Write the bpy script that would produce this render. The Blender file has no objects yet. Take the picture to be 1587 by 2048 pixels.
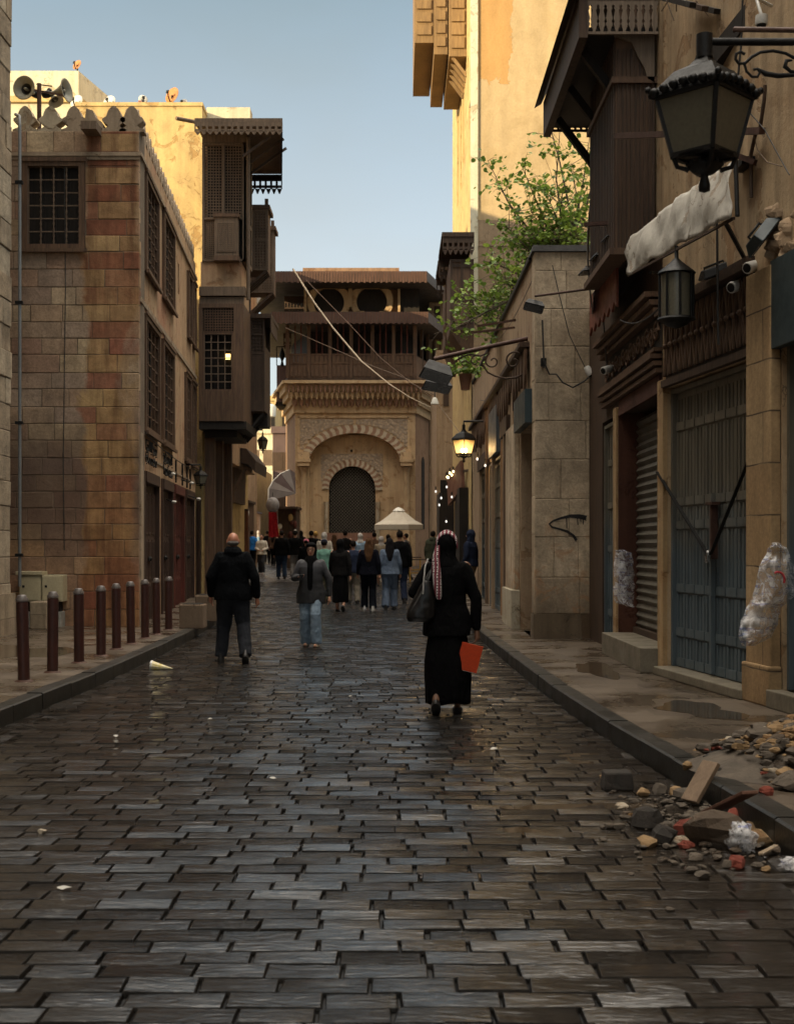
import bpy, math, random
import numpy as np
from mathutils import Vector, Matrix, noise as mnoise
R = math.radians
S = bpy.context.scene
random.seed(7)
# ---------------------------------------------------------------- camera, sky, sun, exposure
FPX, CX, HY, CH = 2600.0, 793.5, 1095.0, 1.55
cam = bpy.data.cameras.new('camera'); camo = bpy.data.objects.new('camera', cam)
S.collection.objects.link(camo); S.camera = camo
camo.location = (0, 0, CH); camo.rotation_euler = (R(90), 0, 0)
cam.sensor_fit = 'HORIZONTAL'; cam.sensor_width = 36
cam.lens = 36 * FPX / 1587; cam.shift_y = (HY - 1024) / 1587
cam.clip_start = 0.1; cam.clip_end = 3000
cam.dof.use_dof = True; cam.dof.focus_distance = 13.0; cam.dof.aperture_fstop = 5.6

SUN_EL = 15.0
SUN_DIR = Vector((0.80, 0.60, -math.tan(R(SUN_EL)))).normalized()      # the way the light travels
W = bpy.data.worlds.new('World'); S.world = W; W.use_nodes = True
wn = W.node_tree; wn.nodes.clear()
sky = wn.nodes.new('ShaderNodeTexSky'); sky.sky_type = 'NISHITA'; sky.sun_disc = False
sky.sun_elevation = R(SUN_EL); sky.sun_rotation = math.atan2(-SUN_DIR.x, -SUN_DIR.y)
sky.air_density = 1.0; sky.dust_density = 1.2; sky.ozone_density = 1.2
tc = wn.nodes.new('ShaderNodeTexCoord'); mp = wn.nodes.new('ShaderNodeMapping')
mp.inputs['Scale'].default_value = (2.2, 2.2, 5.0); mp.inputs['Location'].default_value = (0.3, 0.1, 0.55)
nz = wn.nodes.new('ShaderNodeTexNoise'); nz.inputs['Scale'].default_value = 1.6; nz.inputs['Detail'].default_value = 5
nz.inputs['Roughness'].default_value = 0.5
rp = wn.nodes.new('ShaderNodeValToRGB'); rp.color_ramp.elements[0].position = 0.38; rp.color_ramp.elements[1].position = 0.78
rp.color_ramp.elements[0].color = (0.80, 0.80, 0.80, 1); rp.color_ramp.elements[1].color = (0.97, 0.97, 0.97, 1)
mx = wn.nodes.new('ShaderNodeMix'); mx.data_type = 'RGBA'
bg = wn.nodes.new('ShaderNodeBackground'); wo = wn.nodes.new('ShaderNodeOutputWorld')
SKY_STR = 0.088
mx.inputs['B'].default_value = (3.9, 4.0, 3.9, 1)                     # thin pale cloud
L = wn.links.new
L(tc.outputs['Generated'], mp.inputs['Vector']); L(mp.outputs[0], nz.inputs['Vector']); L(nz.outputs['Fac'], rp.inputs[0])
# unseen sky overhead is brightened to add fill light on the shaded walls
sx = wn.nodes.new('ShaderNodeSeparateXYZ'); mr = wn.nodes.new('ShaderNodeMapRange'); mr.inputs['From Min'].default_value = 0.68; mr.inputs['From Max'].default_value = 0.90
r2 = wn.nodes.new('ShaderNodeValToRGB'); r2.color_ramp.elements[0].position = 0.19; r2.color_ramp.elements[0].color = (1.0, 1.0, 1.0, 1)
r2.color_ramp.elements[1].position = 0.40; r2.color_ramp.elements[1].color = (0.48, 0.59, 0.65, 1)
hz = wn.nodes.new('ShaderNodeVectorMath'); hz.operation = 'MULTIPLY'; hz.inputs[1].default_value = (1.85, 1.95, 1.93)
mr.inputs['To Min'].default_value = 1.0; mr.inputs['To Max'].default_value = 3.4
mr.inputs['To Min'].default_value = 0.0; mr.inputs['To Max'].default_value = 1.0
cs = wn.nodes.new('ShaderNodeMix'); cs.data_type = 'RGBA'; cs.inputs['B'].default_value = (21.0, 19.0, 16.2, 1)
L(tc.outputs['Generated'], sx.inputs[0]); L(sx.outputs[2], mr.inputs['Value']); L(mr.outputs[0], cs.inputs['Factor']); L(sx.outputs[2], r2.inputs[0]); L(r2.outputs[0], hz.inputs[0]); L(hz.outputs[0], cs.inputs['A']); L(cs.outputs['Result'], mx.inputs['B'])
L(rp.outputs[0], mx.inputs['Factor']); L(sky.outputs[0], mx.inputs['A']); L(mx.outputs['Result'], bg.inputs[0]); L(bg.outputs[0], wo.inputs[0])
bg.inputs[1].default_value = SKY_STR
sl = bpy.data.lights.new('sun', 'SUN'); sl.energy = 2.0; sl.angle = R(0.5); sl.color = (1.0, 0.80, 0.48)
so = bpy.data.objects.new('sun', sl); S.collection.objects.link(so)
so.rotation_euler = SUN_DIR.to_track_quat('-Z', 'Y').to_euler(); so.location = (-30, -20, 40)
S.view_settings.view_transform = 'Standard'; S.view_settings.look = 'None'
S.view_settings.exposure = 2.0; S.view_settings.gamma = 1.0
S.render.engine = 'CYCLES'
S.cycles.max_bounces = 6; S.cycles.diffuse_bounces = 4; S.cycles.glossy_bounces = 3
S.cycles.transparent_max_bounces = 6; S.cycles.sample_clamp_indirect = 6

# ---------------------------------------------------------------- helpers
def zg(y):                                  # the street climbs gently beyond 22 m
    return 0.0 if y < 22 else (y - 22) * 0.0125
def XP(px, D): return (px - CX) * D / FPX
def ZP(py, D): return CH + (HY - py) * D / FPX
def PT(px, py, D): return Vector((XP(px, D), D, ZP(py, D)))

class MB:
    """collects shapes (in a local frame M) into one mesh with metric box-projected UVs"""
    def __init__(s, M=None):
        s.v = []; s.f = []; s.uv = []; s.sm = []; s.M = M or Matrix()
    def add(s, vs, fs, smooth=False, uvs=None):
        n = len(s.v); vs = [Vector(p) for p in vs]
        for i, f in enumerate(fs):
            a, b, c = vs[f[0]], vs[f[1]], vs[f[2]]
            if uvs: s.uv.append(uvs[i])
            else:
                nn = (b - a).cross(c - a); ax = max(range(3), key=lambda k: abs(nn[k]))
                if ax == 1: s.uv.append([(vs[k].x, vs[k].z) for k in f])
                elif ax == 0: s.uv.append([(vs[k].y, vs[k].z) for k in f])
                else: s.uv.append([(vs[k].x, vs[k].y) for k in f])
            s.f.append([n + k for k in f]); s.sm.append(smooth)
        s.v += [s.M @ p for p in vs]
        return s
    def box(s, x0, x1, y0, y1, z0, z1, taper=0):
        t = taper
        return s.add([(x0, y0, z0), (x1, y0, z0), (x1, y1, z0), (x0, y1, z0),
                      (x0 + t, y0 + t, z1), (x1 - t, y0 + t, z1), (x1 - t, y1 - t, z1), (x0 + t, y1 - t, z1)],
                     [(0, 3, 2, 1), (4, 5, 6, 7), (0, 1, 5, 4), (1, 2, 6, 5), (2, 3, 7, 6), (3, 0, 4, 7)])
    def bar(s, p0, p1, w, h=None):
        """a square bar between two points"""
        h = h or w; p0 = Vector(p0); p1 = Vector(p1); d = (p1 - p0).normalized()
        up = Vector((0, 0, 1)) if abs(d.z) < 0.95 else Vector((0, 1, 0))
        a = d.cross(up).normalized() * w / 2; b = a.cross(d).normalized() * h / 2
        vs = [p0 - a - b, p0 + a - b, p0 + a + b, p0 - a + b, p1 - a - b, p1 + a - b, p1 + a + b, p1 - a + b]
        return s.add(vs, [(0, 1, 2, 3), (7, 6, 5, 4), (4, 5, 1, 0), (5, 6, 2, 1), (6, 7, 3, 2), (7, 4, 0, 3)])
    def tube(s, pts, r, n=8, caps=True, smooth=True):
        pts = [Vector(p) for p in pts]; m = len(pts)
        rs = r if isinstance(r, (list, tuple)) else [r] * m
        vs = []; prev = None
        for i, p in enumerate(pts):
            d = (pts[min(i + 1, m - 1)] - pts[max(i - 1, 0)])
            if d.length < 1e-9: d = Vector((0, 0, 1))
            d.normalize()
            if prev is None:
                prev = Vector((0, 0, 1)) if abs(d.z) < 0.9 else Vector((1, 0, 0))
            a = (prev - d * prev.dot(d))
            if a.length < 1e-6: a = d.orthogonal()
            a.normalize(); prev = a; b = d.cross(a)
            for k in range(n):
                t = 2 * math.pi * k / n
                vs.append(p + (a * math.cos(t) + b * math.sin(t)) * rs[i])
        fs = [(i * n + k, i * n + (k + 1) % n, (i + 1) * n + (k + 1) % n, (i + 1) * n + k) for i in range(m - 1) for k in range(n)]
        s.add(vs, fs, smooth)
        if caps:
            s.add(vs[:n], [tuple(range(n))[::-1]]); s.add(vs[-n:], [tuple(range(n))])
        return s
    def loft(s, rings, smooth=True, n=16, caps=True):
        """rings: (centre, rx, ry[, axis tilt matrix]) stacked elliptical rings"""
        vs = []
        for rg in rings:
            c = Vector(rg[0]); rx, ry = rg[1], rg[2]; m = rg[3] if len(rg) > 3 else None
            for k in range(n):
                t = 2 * math.pi * k / n; p = Vector((math.cos(t) * rx, math.sin(t) * ry, 0))
                vs.append(c + (m @ p if m else p))
        q = len(rings)
        fs = [(i * n + k, i * n + (k + 1) % n, (i + 1) * n + (k + 1) % n, (i + 1) * n + k) for i in range(q - 1) for k in range(n)]
        s.add(vs, fs, smooth)
        if caps:
            s.add(vs[:n], [tuple(range(n))[::-1]], smooth); s.add(vs[-n:], [tuple(range(n))], smooth)
        return s
    def lathe(s, prof, c=(0, 0, 0), n=16, smooth=True, caps=True, rot=0):
        c = Vector(c)
        vs = [c + Vector((r * math.cos(2 * math.pi * k / n + rot), r * math.sin(2 * math.pi * k / n + rot), z)) for r, z in prof for k in range(n)]
        q = len(prof)
        fs = [(i * n + k, i * n + (k + 1) % n, (i + 1) * n + (k + 1) % n, (i + 1) * n + k) for i in range(q - 1) for k in range(n)]
        s.add(vs, fs, smooth)
        if caps:
            s.add(vs[:n], [tuple(range(n))[::-1]]); s.add(vs[-n:], [tuple(range(n))])
        return s
    def ball(s, c, rx, ry=None, rz=None, n=12, m=8, rot=None, smooth=True):
        ry = ry or rx; rz = rz or rx; c = Vector(c); vs = []
        for i in range(m + 1):
            p = math.pi * (i / m) * 0.98 + 0.01 * math.pi
            for k in range(n):
                t = 2 * math.pi * k / n
                q = Vector((rx * math.sin(p) * math.cos(t), ry * math.sin(p) * math.sin(t), -rz * math.cos(p)))
                vs.append(c + (rot @ q if rot else q))
        fs = [(i * n + k, i * n + (k + 1) % n, (i + 1) * n + (k + 1) % n, (i + 1) * n + k) for i in range(m) for k in range(n)]
        s.add(vs, fs, smooth); s.add(vs[:n], [tuple(range(n))[::-1]], smooth); s.add(vs[-n:], [tuple(range(n))], smooth)
        return s
    def capsule(s, p0, p1, r0, r1, n=12):
        p0 = Vector(p0); p1 = Vector(p1); d = (p1 - p0); ln = d.length; d.normalize(); pts = []; rs = []
        for t in (-1, -0.8, -0.45, 0): pts.append(p0 + d * r0 * t); rs.append(r0 * math.sqrt(max(0.01, 1 - t * t)))
        for t in (0, 0.45, 0.8, 1): pts.append(p1 + d * r1 * t); rs.append(r1 * math.sqrt(max(0.01, 1 - t * t)))
        return s.tube(pts, rs, n)
    def prism(s, poly, y0, y1, smooth=False):
        """polygon in local x-z, extruded along local y"""
        n = len(poly); vs = [(x, y0, z) for x, z in poly] + [(x, y1, z) for x, z in poly]
        s.add(vs, [tuple(range(n)), tuple(range(2 * n - 1, n - 1, -1))])
        s.add(vs, [(k, k + n, (k + 1) % n + n, (k + 1) % n) for k in range(n)], smooth)
        return s
    def slab(s, poly, z0, z1):
        """polygon in local x-y, extruded in z (z0,z1 may be functions of a point)"""
        n = len(poly); a = z0 if callable(z0) else (lambda p: z0); b = z1 if callable(z1) else (lambda p: z1)
        vs = [(x, y, a((x, y))) for x, y in poly] + [(x, y, b((x, y))) for x, y in poly]
        s.add(vs, [tuple(range(n))[::-1], tuple(range(n, 2 * n))]); s.add(vs, [(k, (k + 1) % n, (k + 1) % n + n, k + n) for k in range(n)])
        return s
    def wall(s, u0, u1, z0, z1, y0, y1, holes=()):
        """wall slab with rectangular openings (u0,u1,z0,z1)"""
        us = sorted(set([u0, u1] + [max(u0, min(u1, h[k])) for h in holes for k in (0, 1)]))
        zs = sorted(set([z0, z1] + [max(z0, min(z1, h[k])) for h in holes for k in (2, 3)]))
        def solid(i, j):
            if i < 0 or j < 0 or i >= len(us) - 1 or j >= len(zs) - 1: return False
            a = (us[i] + us[i + 1]) / 2; b = (zs[j] + zs[j + 1]) / 2
            return not any(h[0] < a < h[1] and h[2] < b < h[3] for h in holes)
        for i in range(len(us) - 1):
            for j in range(len(zs) - 1):
                if not solid(i, j): continue
                a, b, c, d = us[i], us[i + 1], zs[j], zs[j + 1]
                s.add([(a, y0, c), (b, y0, c), (b, y0, d), (a, y0, d)], [(0, 1, 2, 3)])
                s.add([(a, y1, c), (b, y1, c), (b, y1, d), (a, y1, d)], [(3, 2, 1, 0)])
                if not solid(i - 1, j): s.add([(a, y0, c), (a, y0, d), (a, y1, d), (a, y1, c)], [(0, 1, 2, 3)])
                if not solid(i + 1, j): s.add([(b, y0, c), (b, y0, d), (b, y1, d), (b, y1, c)], [(3, 2, 1, 0)])
                if not solid(i, j - 1): s.add([(a, y0, c), (b, y0, c), (b, y1, c), (a, y1, c)], [(3, 2, 1, 0)])
                if not solid(i, j + 1): s.add([(a, y0, d), (b, y0, d), (b, y1, d), (a, y1, d)], [(0, 1, 2, 3)])
        return s
    def cut(s):
        """what follows is a separate piece: build() links each piece as its own object"""
        s.cuts = getattr(s, 'cuts', []) + [(len(s.v), len(s.f))]
        return s
    def build(s, name, mat, parent=None, bevel=0):
        if getattr(s, 'cuts', None):
            first = None; prev = (0, 0)
            for c in s.cuts + [(len(s.v), len(s.f))]:
                if c[1] > prev[1]:
                    m = MB(); m.v = s.v[prev[0]:c[0]]; m.f = [[k - prev[0] for k in f] for f in s.f[prev[1]:c[1]]]
                    m.uv = s.uv[prev[1]:c[1]]; m.sm = s.sm[prev[1]:c[1]]
                    o = m.build(name, mat, parent, bevel); first = first or o
                prev = c
            return first
        me = bpy.data.meshes.new(name); o = bpy.data.objects.new(name, me); S.collection.objects.link(o)
        off = Vector((0, 0, 0))
        if parent is not None:
            o.parent = parent; off = ORG.get(parent.name, Vector((0, 0, 0)))
        ORG[o.name] = off
        me.from_pydata([p - off for p in s.v], [], s.f)
        uvl = me.uv_layers.new(name='UVMap')
        flat = [c for f in s.uv for q in f for c in q]
        uvl.data.foreach_set('uv', flat)
        me.polygons.foreach_set('use_smooth', s.sm)
        me.materials.append(mat)
        if bevel:
            b = o.modifiers.new('bevel', 'BEVEL'); b.width = bevel; b.segments = 2; b.limit_method = 'ANGLE'
        me.update()
        return o
ORG = {}
def tag(o, label=None, cat=None, group=None, kind=None):
    if label: o['label'] = label
    if cat: o['category'] = cat
    if group: o['group'] = group
    if kind: o['kind'] = kind
    return o
def thing(name, loc, label, cat, group=None, rz=0):
    o = bpy.data.objects.new(name, None); S.collection.objects.link(o); o.empty_display_size = 0.2
    o.location = loc; o.rotation_euler = (0, 0, rz)
    ORG[o.name] = Vector((0, 0, 0)) if rz is None else Vector(loc)
    return tag(o, label, cat, group)
def local_thing(name, label, cat, group=None):
    """a thing whose parts are modelled about its own origin"""
    o = bpy.data.objects.new(name, None); S.collection.objects.link(o); o.empty_display_size = 0.2
    ORG[o.name] = Vector((0, 0, 0)); return tag(o, label, cat, group)
def copy_tree(o, parent=None):
    kids = [c for c in S.objects if c.parent == o]
    c = o.copy(); S.collection.objects.link(c); c.parent = parent
    for k in kids: copy_tree(k, c)
    return c
def frame(x0, y0, x1, y1, z=0):
    """wall frame: local x runs left to right as seen from the street, local y goes into the wall"""
    u = Vector((x1 - x0, y1 - y0, 0)).normalized(); w = Vector((0, 0, 1)).cross(u)
    return Matrix(((u.x, w.x, 0, x0), (u.y, w.y, 0, y0), (0, 0, 1, z), (0, 0, 0, 1)))
def onwall(M, px, py):
    """where the sight line through a photo pixel meets the plane of a wall frame: (u, z)"""
    I = M.inverted(); o = I @ Vector((0, 0, CH)); d = I.to_3x3() @ Vector(((px - CX) / FPX, 1, (HY - py) / FPX))
    t = -o.y / d.y; p = o + d * t
    return p.x, p.z
def wrect(M, x0, y0, x1, y1):
    """photo rectangle on a wall: u0,u1 and the mean heights"""
    xm = (x0 + x1) / 2
    return onwall(M, x0, y0)[0], onwall(M, x1, y0)[0], onwall(M, xm, y1)[1], onwall(M, xm, y0)[1]

def masonry(M, u0, u1, z0, z1, bw, bh, seed, holes=(), y=0.0, relief=.012, gap=.005):
    """the face of an ashlar wall: every block its own size, depth and slightly broken edge"""
    rr = random.Random(seed); g = MB(M); z = z0; row = 0
    while z < z1 - .02:
        h = min(bh * rr.uniform(.93, 1.07), z1 - z); 
        if z1 - z - h < bh * .35: h = z1 - z
        u = u0; first = True
        while u < u1 - .01:
            w = bw * rr.uniform(.55, 1.35) * (.5 if first and row % 2 else 1); first = False
            if u1 - u - w < bw * .3: w = u1 - u
            parts = [(u, u + w, z, z + h)]
            for (a, b, c, d) in holes:
                nx = []
                for (p, q, r_, s_) in parts:
                    if q <= a or p >= b or s_ <= c or r_ >= d: nx.append((p, q, r_, s_)); continue
                    if p < a: nx.append((p, a, r_, s_))
                    if q > b: nx.append((b, q, r_, s_))
                    if r_ < c: nx.append((max(p, a), min(q, b), r_, c))
                    if s_ > d: nx.append((max(p, a), min(q, b), d, s_))
                parts = nx
            for (p, q, r_, s_) in parts:
                if q - p < .03 or s_ - r_ < .03: continue
                d = y - .004 - relief * rr.random(); j = lambda: rr.uniform(0, .006); e = gap; c = .010
                o = [(p + e, r_ + e), (q - e, r_ + e), (q - e, s_ - e), (p + e, s_ - e)]; i_ = [(p + e + c * rr.uniform(.4, 1.6), r_ + e + c * rr.uniform(.4, 1.6)), (q - e - c * rr.uniform(.4, 1.6), r_ + e + c * rr.uniform(.4, 1.6)), (q - e - c * rr.uniform(.4, 1.6), s_ - e - c * rr.uniform(.4, 1.6)), (p + e + c * rr.uniform(.4, 1.6), s_ - e - c * rr.uniform(.4, 1.6))]
                g.add([(a, y + .004, b) for a, b in o] + [(a + rr.uniform(-.003, .003), d + .007, b + rr.uniform(-.003, .003)) for a, b in o] + [(a, d + rr.uniform(-.002, .002), b) for a, b in i_],
                      [(0, 1, 5, 4), (1, 2, 6, 5), (2, 3, 7, 6), (3, 0, 4, 7), (4, 5, 9, 8), (5, 6, 10, 9), (6, 7, 11, 10), (7, 4, 8, 11), (8, 9, 10, 11)])
            u += w
        z += h; row += 1
    return g
def rock(g, c, s, seed, sq=(1, 1, .7)):
    """an angular broken stone"""
    rr = random.Random(seed); n, m = 7, 5; vs = []; rot = Matrix.Rotation(rr.uniform(0, 6.28), 3, 'Z') @ Matrix.Rotation(rr.uniform(-.5, .5), 3, 'X')
    cuts = [(Vector((rr.gauss(0, 1), rr.gauss(0, 1), rr.gauss(0, 1))).normalized(), rr.uniform(.45, .85)) for _ in range(9)]
    for i in range(m + 1):
        p = math.pi * (i / m) * .96 + .02 * math.pi
        for k in range(n):
            a = 2 * math.pi * k / n; v = Vector((math.sin(p) * math.cos(a), math.sin(p) * math.sin(a), -math.cos(p)))
            for d, h in cuts:
                q = v.dot(d)
                if q > h: v = v - d * (q - h)
            v = rot @ v; vs.append(Vector(c) + Vector((v.x * sq[0], v.y * sq[1], v.z * sq[2])) * s)
    g.add(vs, [(i * n + k, i * n + (k + 1) % n, (i + 1) * n + (k + 1) % n, (i + 1) * n + k) for i in range(m) for k in range(n)] + [tuple(range(n))[::-1], tuple(range(m * n, m * n + n))])
# ---------------------------------------------------------------- materials
class NT:
    def __init__(s, name):
        s.m = bpy.data.materials.new(name); s.m.use_nodes = True; s.t = s.m.node_tree
        s.b = s.t.nodes['Principled BSDF']; s.o = s.t.nodes['Material Output']; s.bump_in = None
    def n(s, typ, **kw):
        x = s.t.nodes.new('ShaderNode' + typ)
        for k, v in kw.items():
            if k[0] == '_': setattr(x, k[1:], v)
            else:
                k2 = {'Fac_': 'Fac'}.get(k, k).replace('_', ' ') if k not in x.inputs else k
                i = x.inputs[k2] if k2 in x.inputs else x.inputs[k]
                if hasattr(v, 'is_output') or isinstance(v, bpy.types.NodeSocket): s.t.links.new(v, i)
                else: i.default_value = v if not (isinstance(v, tuple) and len(v) == 3 and i.type == 'RGBA') else (*v, 1)
        return x
    def math(s, op, a, b=0.0, c=None):
        x = s.t.nodes.new('ShaderNodeMath'); x.operation = op
        for i, v in enumerate((a, b) if c is None else (a, b, c)):
            if isinstance(v, (int, float)): x.inputs[i].default_value = v
            else: s.t.links.new(v, x.inputs[i])
        return x.outputs[0]
    def ramp(s, fac, stops, interp='LINEAR'):
        x = s.t.nodes.new('ShaderNodeValToRGB'); r = x.color_ramp; r.interpolation = interp
        while len(r.elements) < len(stops): r.elements.new(0.5)
        for e, (p, c) in zip(r.elements, stops):
            e.position = p; e.color = (c, c, c, 1) if isinstance(c, (int, float)) else (*c, 1)
        s.t.links.new(fac, x.inputs[0]); return x.outputs[0]
    def mix(s, fac, a, b, mode='MIX'):
        x = s.t.nodes.new('ShaderNodeMix'); x.data_type = 'RGBA'; x.blend_type = mode; x.clamp_factor = True
        for nm, v in (('Factor', fac), ('A', a), ('B', b)):
            i = x.inputs[nm] if nm == 'Factor' else [q for q in x.inputs if q.name == nm and q.type == 'RGBA'][0]
            if isinstance(v, (int, float)): i.default_value = v if nm == 'Factor' else (v, v, v, 1)
            elif isinstance(v, tuple): i.default_value = (*v, 1)
            else: s.t.links.new(v, i)
        return [q for q in x.outputs if q.type == 'RGBA'][0]
    def coord(s, kind='Object', scale=(1, 1, 1), loc=(0, 0, 0), rot=(0, 0, 0)):
        if kind == 'World':
            c = s.t.nodes.new('ShaderNodeNewGeometry'); kind = 'Position'
        else: c = s.t.nodes.new('ShaderNodeTexCoord')
        m = s.t.nodes.new('ShaderNodeMapping')
        m.inputs['Scale'].default_value = scale; m.inputs['Location'].default_value = loc; m.inputs['Rotation'].default_value = rot
        s.t.links.new(c.outputs[kind], m.inputs[0]); return m.outputs[0]
    def noise(s, vec, scale, detail=4, rough=0.55, dist=0):
        x = s.t.nodes.new('ShaderNodeTexNoise'); x.inputs['Scale'].default_value = scale; x.inputs['Detail'].default_value = detail
        x.inputs['Roughness'].default_value = rough; x.inputs['Distortion'].default_value = dist
        s.t.links.new(vec, x.inputs['Vector']); return x.outputs['Fac']
    def sep(s, vec):
        x = s.t.nodes.new('ShaderNodeSeparateXYZ'); s.t.links.new(vec, x.inputs[0]); return x.outputs
    def bump(s, h, dist=0.01, strength=1.0):
        x = s.t.nodes.new('ShaderNodeBump'); x.inputs['Distance'].default_value = dist; x.inputs['Strength'].default_value = strength
        s.t.links.new(h, x.inputs['Height'])
        if s.bump_in is not None: s.t.links.new(s.bump_in, x.inputs['Normal'])
        s.bump_in = x.outputs[0]; s.t.links.new(x.outputs[0], s.b.inputs['Normal']); return s
    def set(s, color=None, rough=None, metal=None, spec=None, **kw):
        for nm, v in (('Base Color', color), ('Roughness', rough), ('Metallic', metal), ('Specular IOR Level', spec)):
            if v is None: continue
            if isinstance(v, (int, float)): s.b.inputs[nm].default_value = v
            elif isinstance(v, tuple): s.b.inputs[nm].default_value = (*v, 1)
            else: s.t.links.new(v, s.b.inputs[nm])
        return s

def plain(name, col, rough=0.6, var=0.25, scale=6, bump=0.0, bscale=40, metal=0, spec=0.4, stretch=(1, 1, 1), col2=None):
    """a base colour with blotches, fine grain and relief"""
    t = NT(name); v = t.coord('Object', stretch)
    c2 = col2 or tuple(c * (1 - var) for c in col)
    a = t.noise(v, scale, 6, 0.65); b = t.noise(v, bscale, 3, 0.6)
    c = t.mix(t.ramp(a, [(0.3, 0.0), (0.7, 1.0)]), col, c2)
    c = t.mix(0.35, c, t.ramp(b, [(0.3, 0.35), (0.7, 1.0)]), 'MULTIPLY')
    t.set(c, t.ramp(a, [(0.3, max(0.05, rough - 0.1)), (0.7, min(1, rough + 0.1))]), metal, spec)
    if bump: t.bump(b, bump)
    return t.m
def plaster(name, cols, rough=0.9, scale=0.9, bump=0.006, streak=0.35, peel=0.6):
    """old lime plaster / rendered wall: large blotches, vertical rain streaks, grain"""
    t = NT(name); v = t.coord('Object'); vs = t.coord('Object', (3.0, 3.0, 0.22))
    a = t.noise(v, scale, 8, 0.62, 0.6); st = t.noise(vs, 1.6, 5, 0.6); g = t.noise(v, 26, 5, 0.7)
    n = len(cols); c = t.ramp(a, [(0.28 + 0.46 * i / (n - 1), cols[i]) for i in range(n)])
    c = t.mix(streak, c, t.ramp(st, [(0.35, 0.35), (0.62, 1.0)]), 'MULTIPLY')
    c = t.mix(0.4, c, t.ramp(g, [(0.3, 0.55), (0.7, 1.0)]), 'MULTIPLY')
    pl = t.noise(v, 1.9, 7, 0.68, 0.9); pm = t.ramp(pl, [(0.575, 0.0), (0.60, 1.0)])
    c = t.mix(t.math('MULTIPLY', pm, peel), c, t.mix(1.0, c, (0.66, 0.52, 0.40), 'MULTIPLY'))
    vo = t.n('TexVoronoi', _feature='DISTANCE_TO_EDGE', Scale=1.1); wv = t.n('VectorMath', _operation='ADD'); t.t.links.new(v, wv.inputs[0])
    cn = t.n('TexNoise', Scale=3.0, Detail=4.0); t.t.links.new(v, cn.inputs['Vector']); t.t.links.new(cn.outputs['Color'], wv.inputs[1]); t.t.links.new(wv.outputs[0], vo.inputs['Vector'])
    ck = t.ramp(vo.outputs['Distance'], [(0.0, 1.0), (0.012, 0.0)]); ck = t.math('MULTIPLY', ck, t.ramp(a, [(0.5, 0.0), (0.6, 0.8)]))
    c = t.mix(ck, c, (0.05, 0.035, 0.022))
    t.set(c, rough, 0, 0.25)
    t.bump(g, bump).bump(a, bump * 3).bump(t.math('MULTIPLY', pm, -1.0), 0.008 if peel else 0.0)
    return t.m
def blocks(name, cols, bw=0.5, bh=0.3, mortar=(0.05, 0.04, 0.03), rough=0.85, msize=0.012, stain=0.5, bump=0.012, wet=None, bands=None, bandf=0.5, squash=0.8, v0=0.0):
    """ashlar: every block its own shade, sunk joints, stains and pitting. UVs are in metres"""
    t = NT(name); uv = t.coord('UV', (1, 1, 1), (0, v0, 0)); v = t.coord('Object')
    jog = t.noise(v, 3.2, 3, 0.5)
    cx = t.n('CombineXYZ', X=t.math('MULTIPLY', t.math('SUBTRACT', jog, 0.5), 0.02), Y=t.math('MULTIPLY', t.math('SUBTRACT', jog, 0.5), 0.025))
    av = t.n('VectorMath', _operation='ADD'); t.t.links.new(uv, av.inputs[0]); t.t.links.new(cx.outputs[0], av.inputs[1])
    br = t.n('TexBrick', Color1=(0.0, 0.0, 0.0), Color2=(1.0, 1.0, 1.0), Mortar=(0.5, 0.5, 0.5), Scale=1.0, Brick_Width=bw, Row_Height=bh, Mortar_Size=msize, Mortar_Smooth=0.25)
    br.offset = 0.5; br.squash = squash; br.squash_frequency = 3
    t.t.links.new(av.outputs[0], br.inputs['Vector'])
    n = len(cols); c = t.ramp(br.outputs['Color'], [(i / (n - 1), cols[i]) for i in range(n)])
    big = t.noise(v, 0.55, 6, 0.6, 0.8); st = t.noise(t.coord('Object', (2.2, 2.2, 0.35)), 1.3, 5, 0.6); g = t.noise(v, 22, 6, 0.72)
    if bands:
        s = t.sep(uv); par = t.math('GREATER_THAN', t.math('MODULO', t.math('ADD', s[1], 90.0 * bh), 2 * bh), bh)
        c = t.mix(t.math('MULTIPLY', par, bandf), c, bands)
    c = t.mix(stain, c, t.ramp(big, [(0.3, 0.38), (0.65, 1.1)]), 'MULTIPLY')
    c = t.mix(stain * 0.8, c, t.ramp(st, [(0.35, 0.4), (0.62, 1.05)]), 'MULTIPLY')
    c = t.mix(0.55, c, t.ramp(g, [(0.3, 0.45), (0.68, 1.1)]), 'MULTIPLY')
    if wet: c = wet(t, c, v, br)
    c = t.mix(t.math('MULTIPLY', br.outputs['Fac'], t.ramp(jog, [(0.3, 0.35), (0.6, 0.9)])), c, mortar)
    t.set(c, rough, 0, 0.3)
    h = t.math('SUBTRACT', t.math('MULTIPLY', br.outputs['Color'], 0.35), br.outputs['Fac'])
    t.bump(h, bump).bump(g, 0.006)
    return t.m
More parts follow.
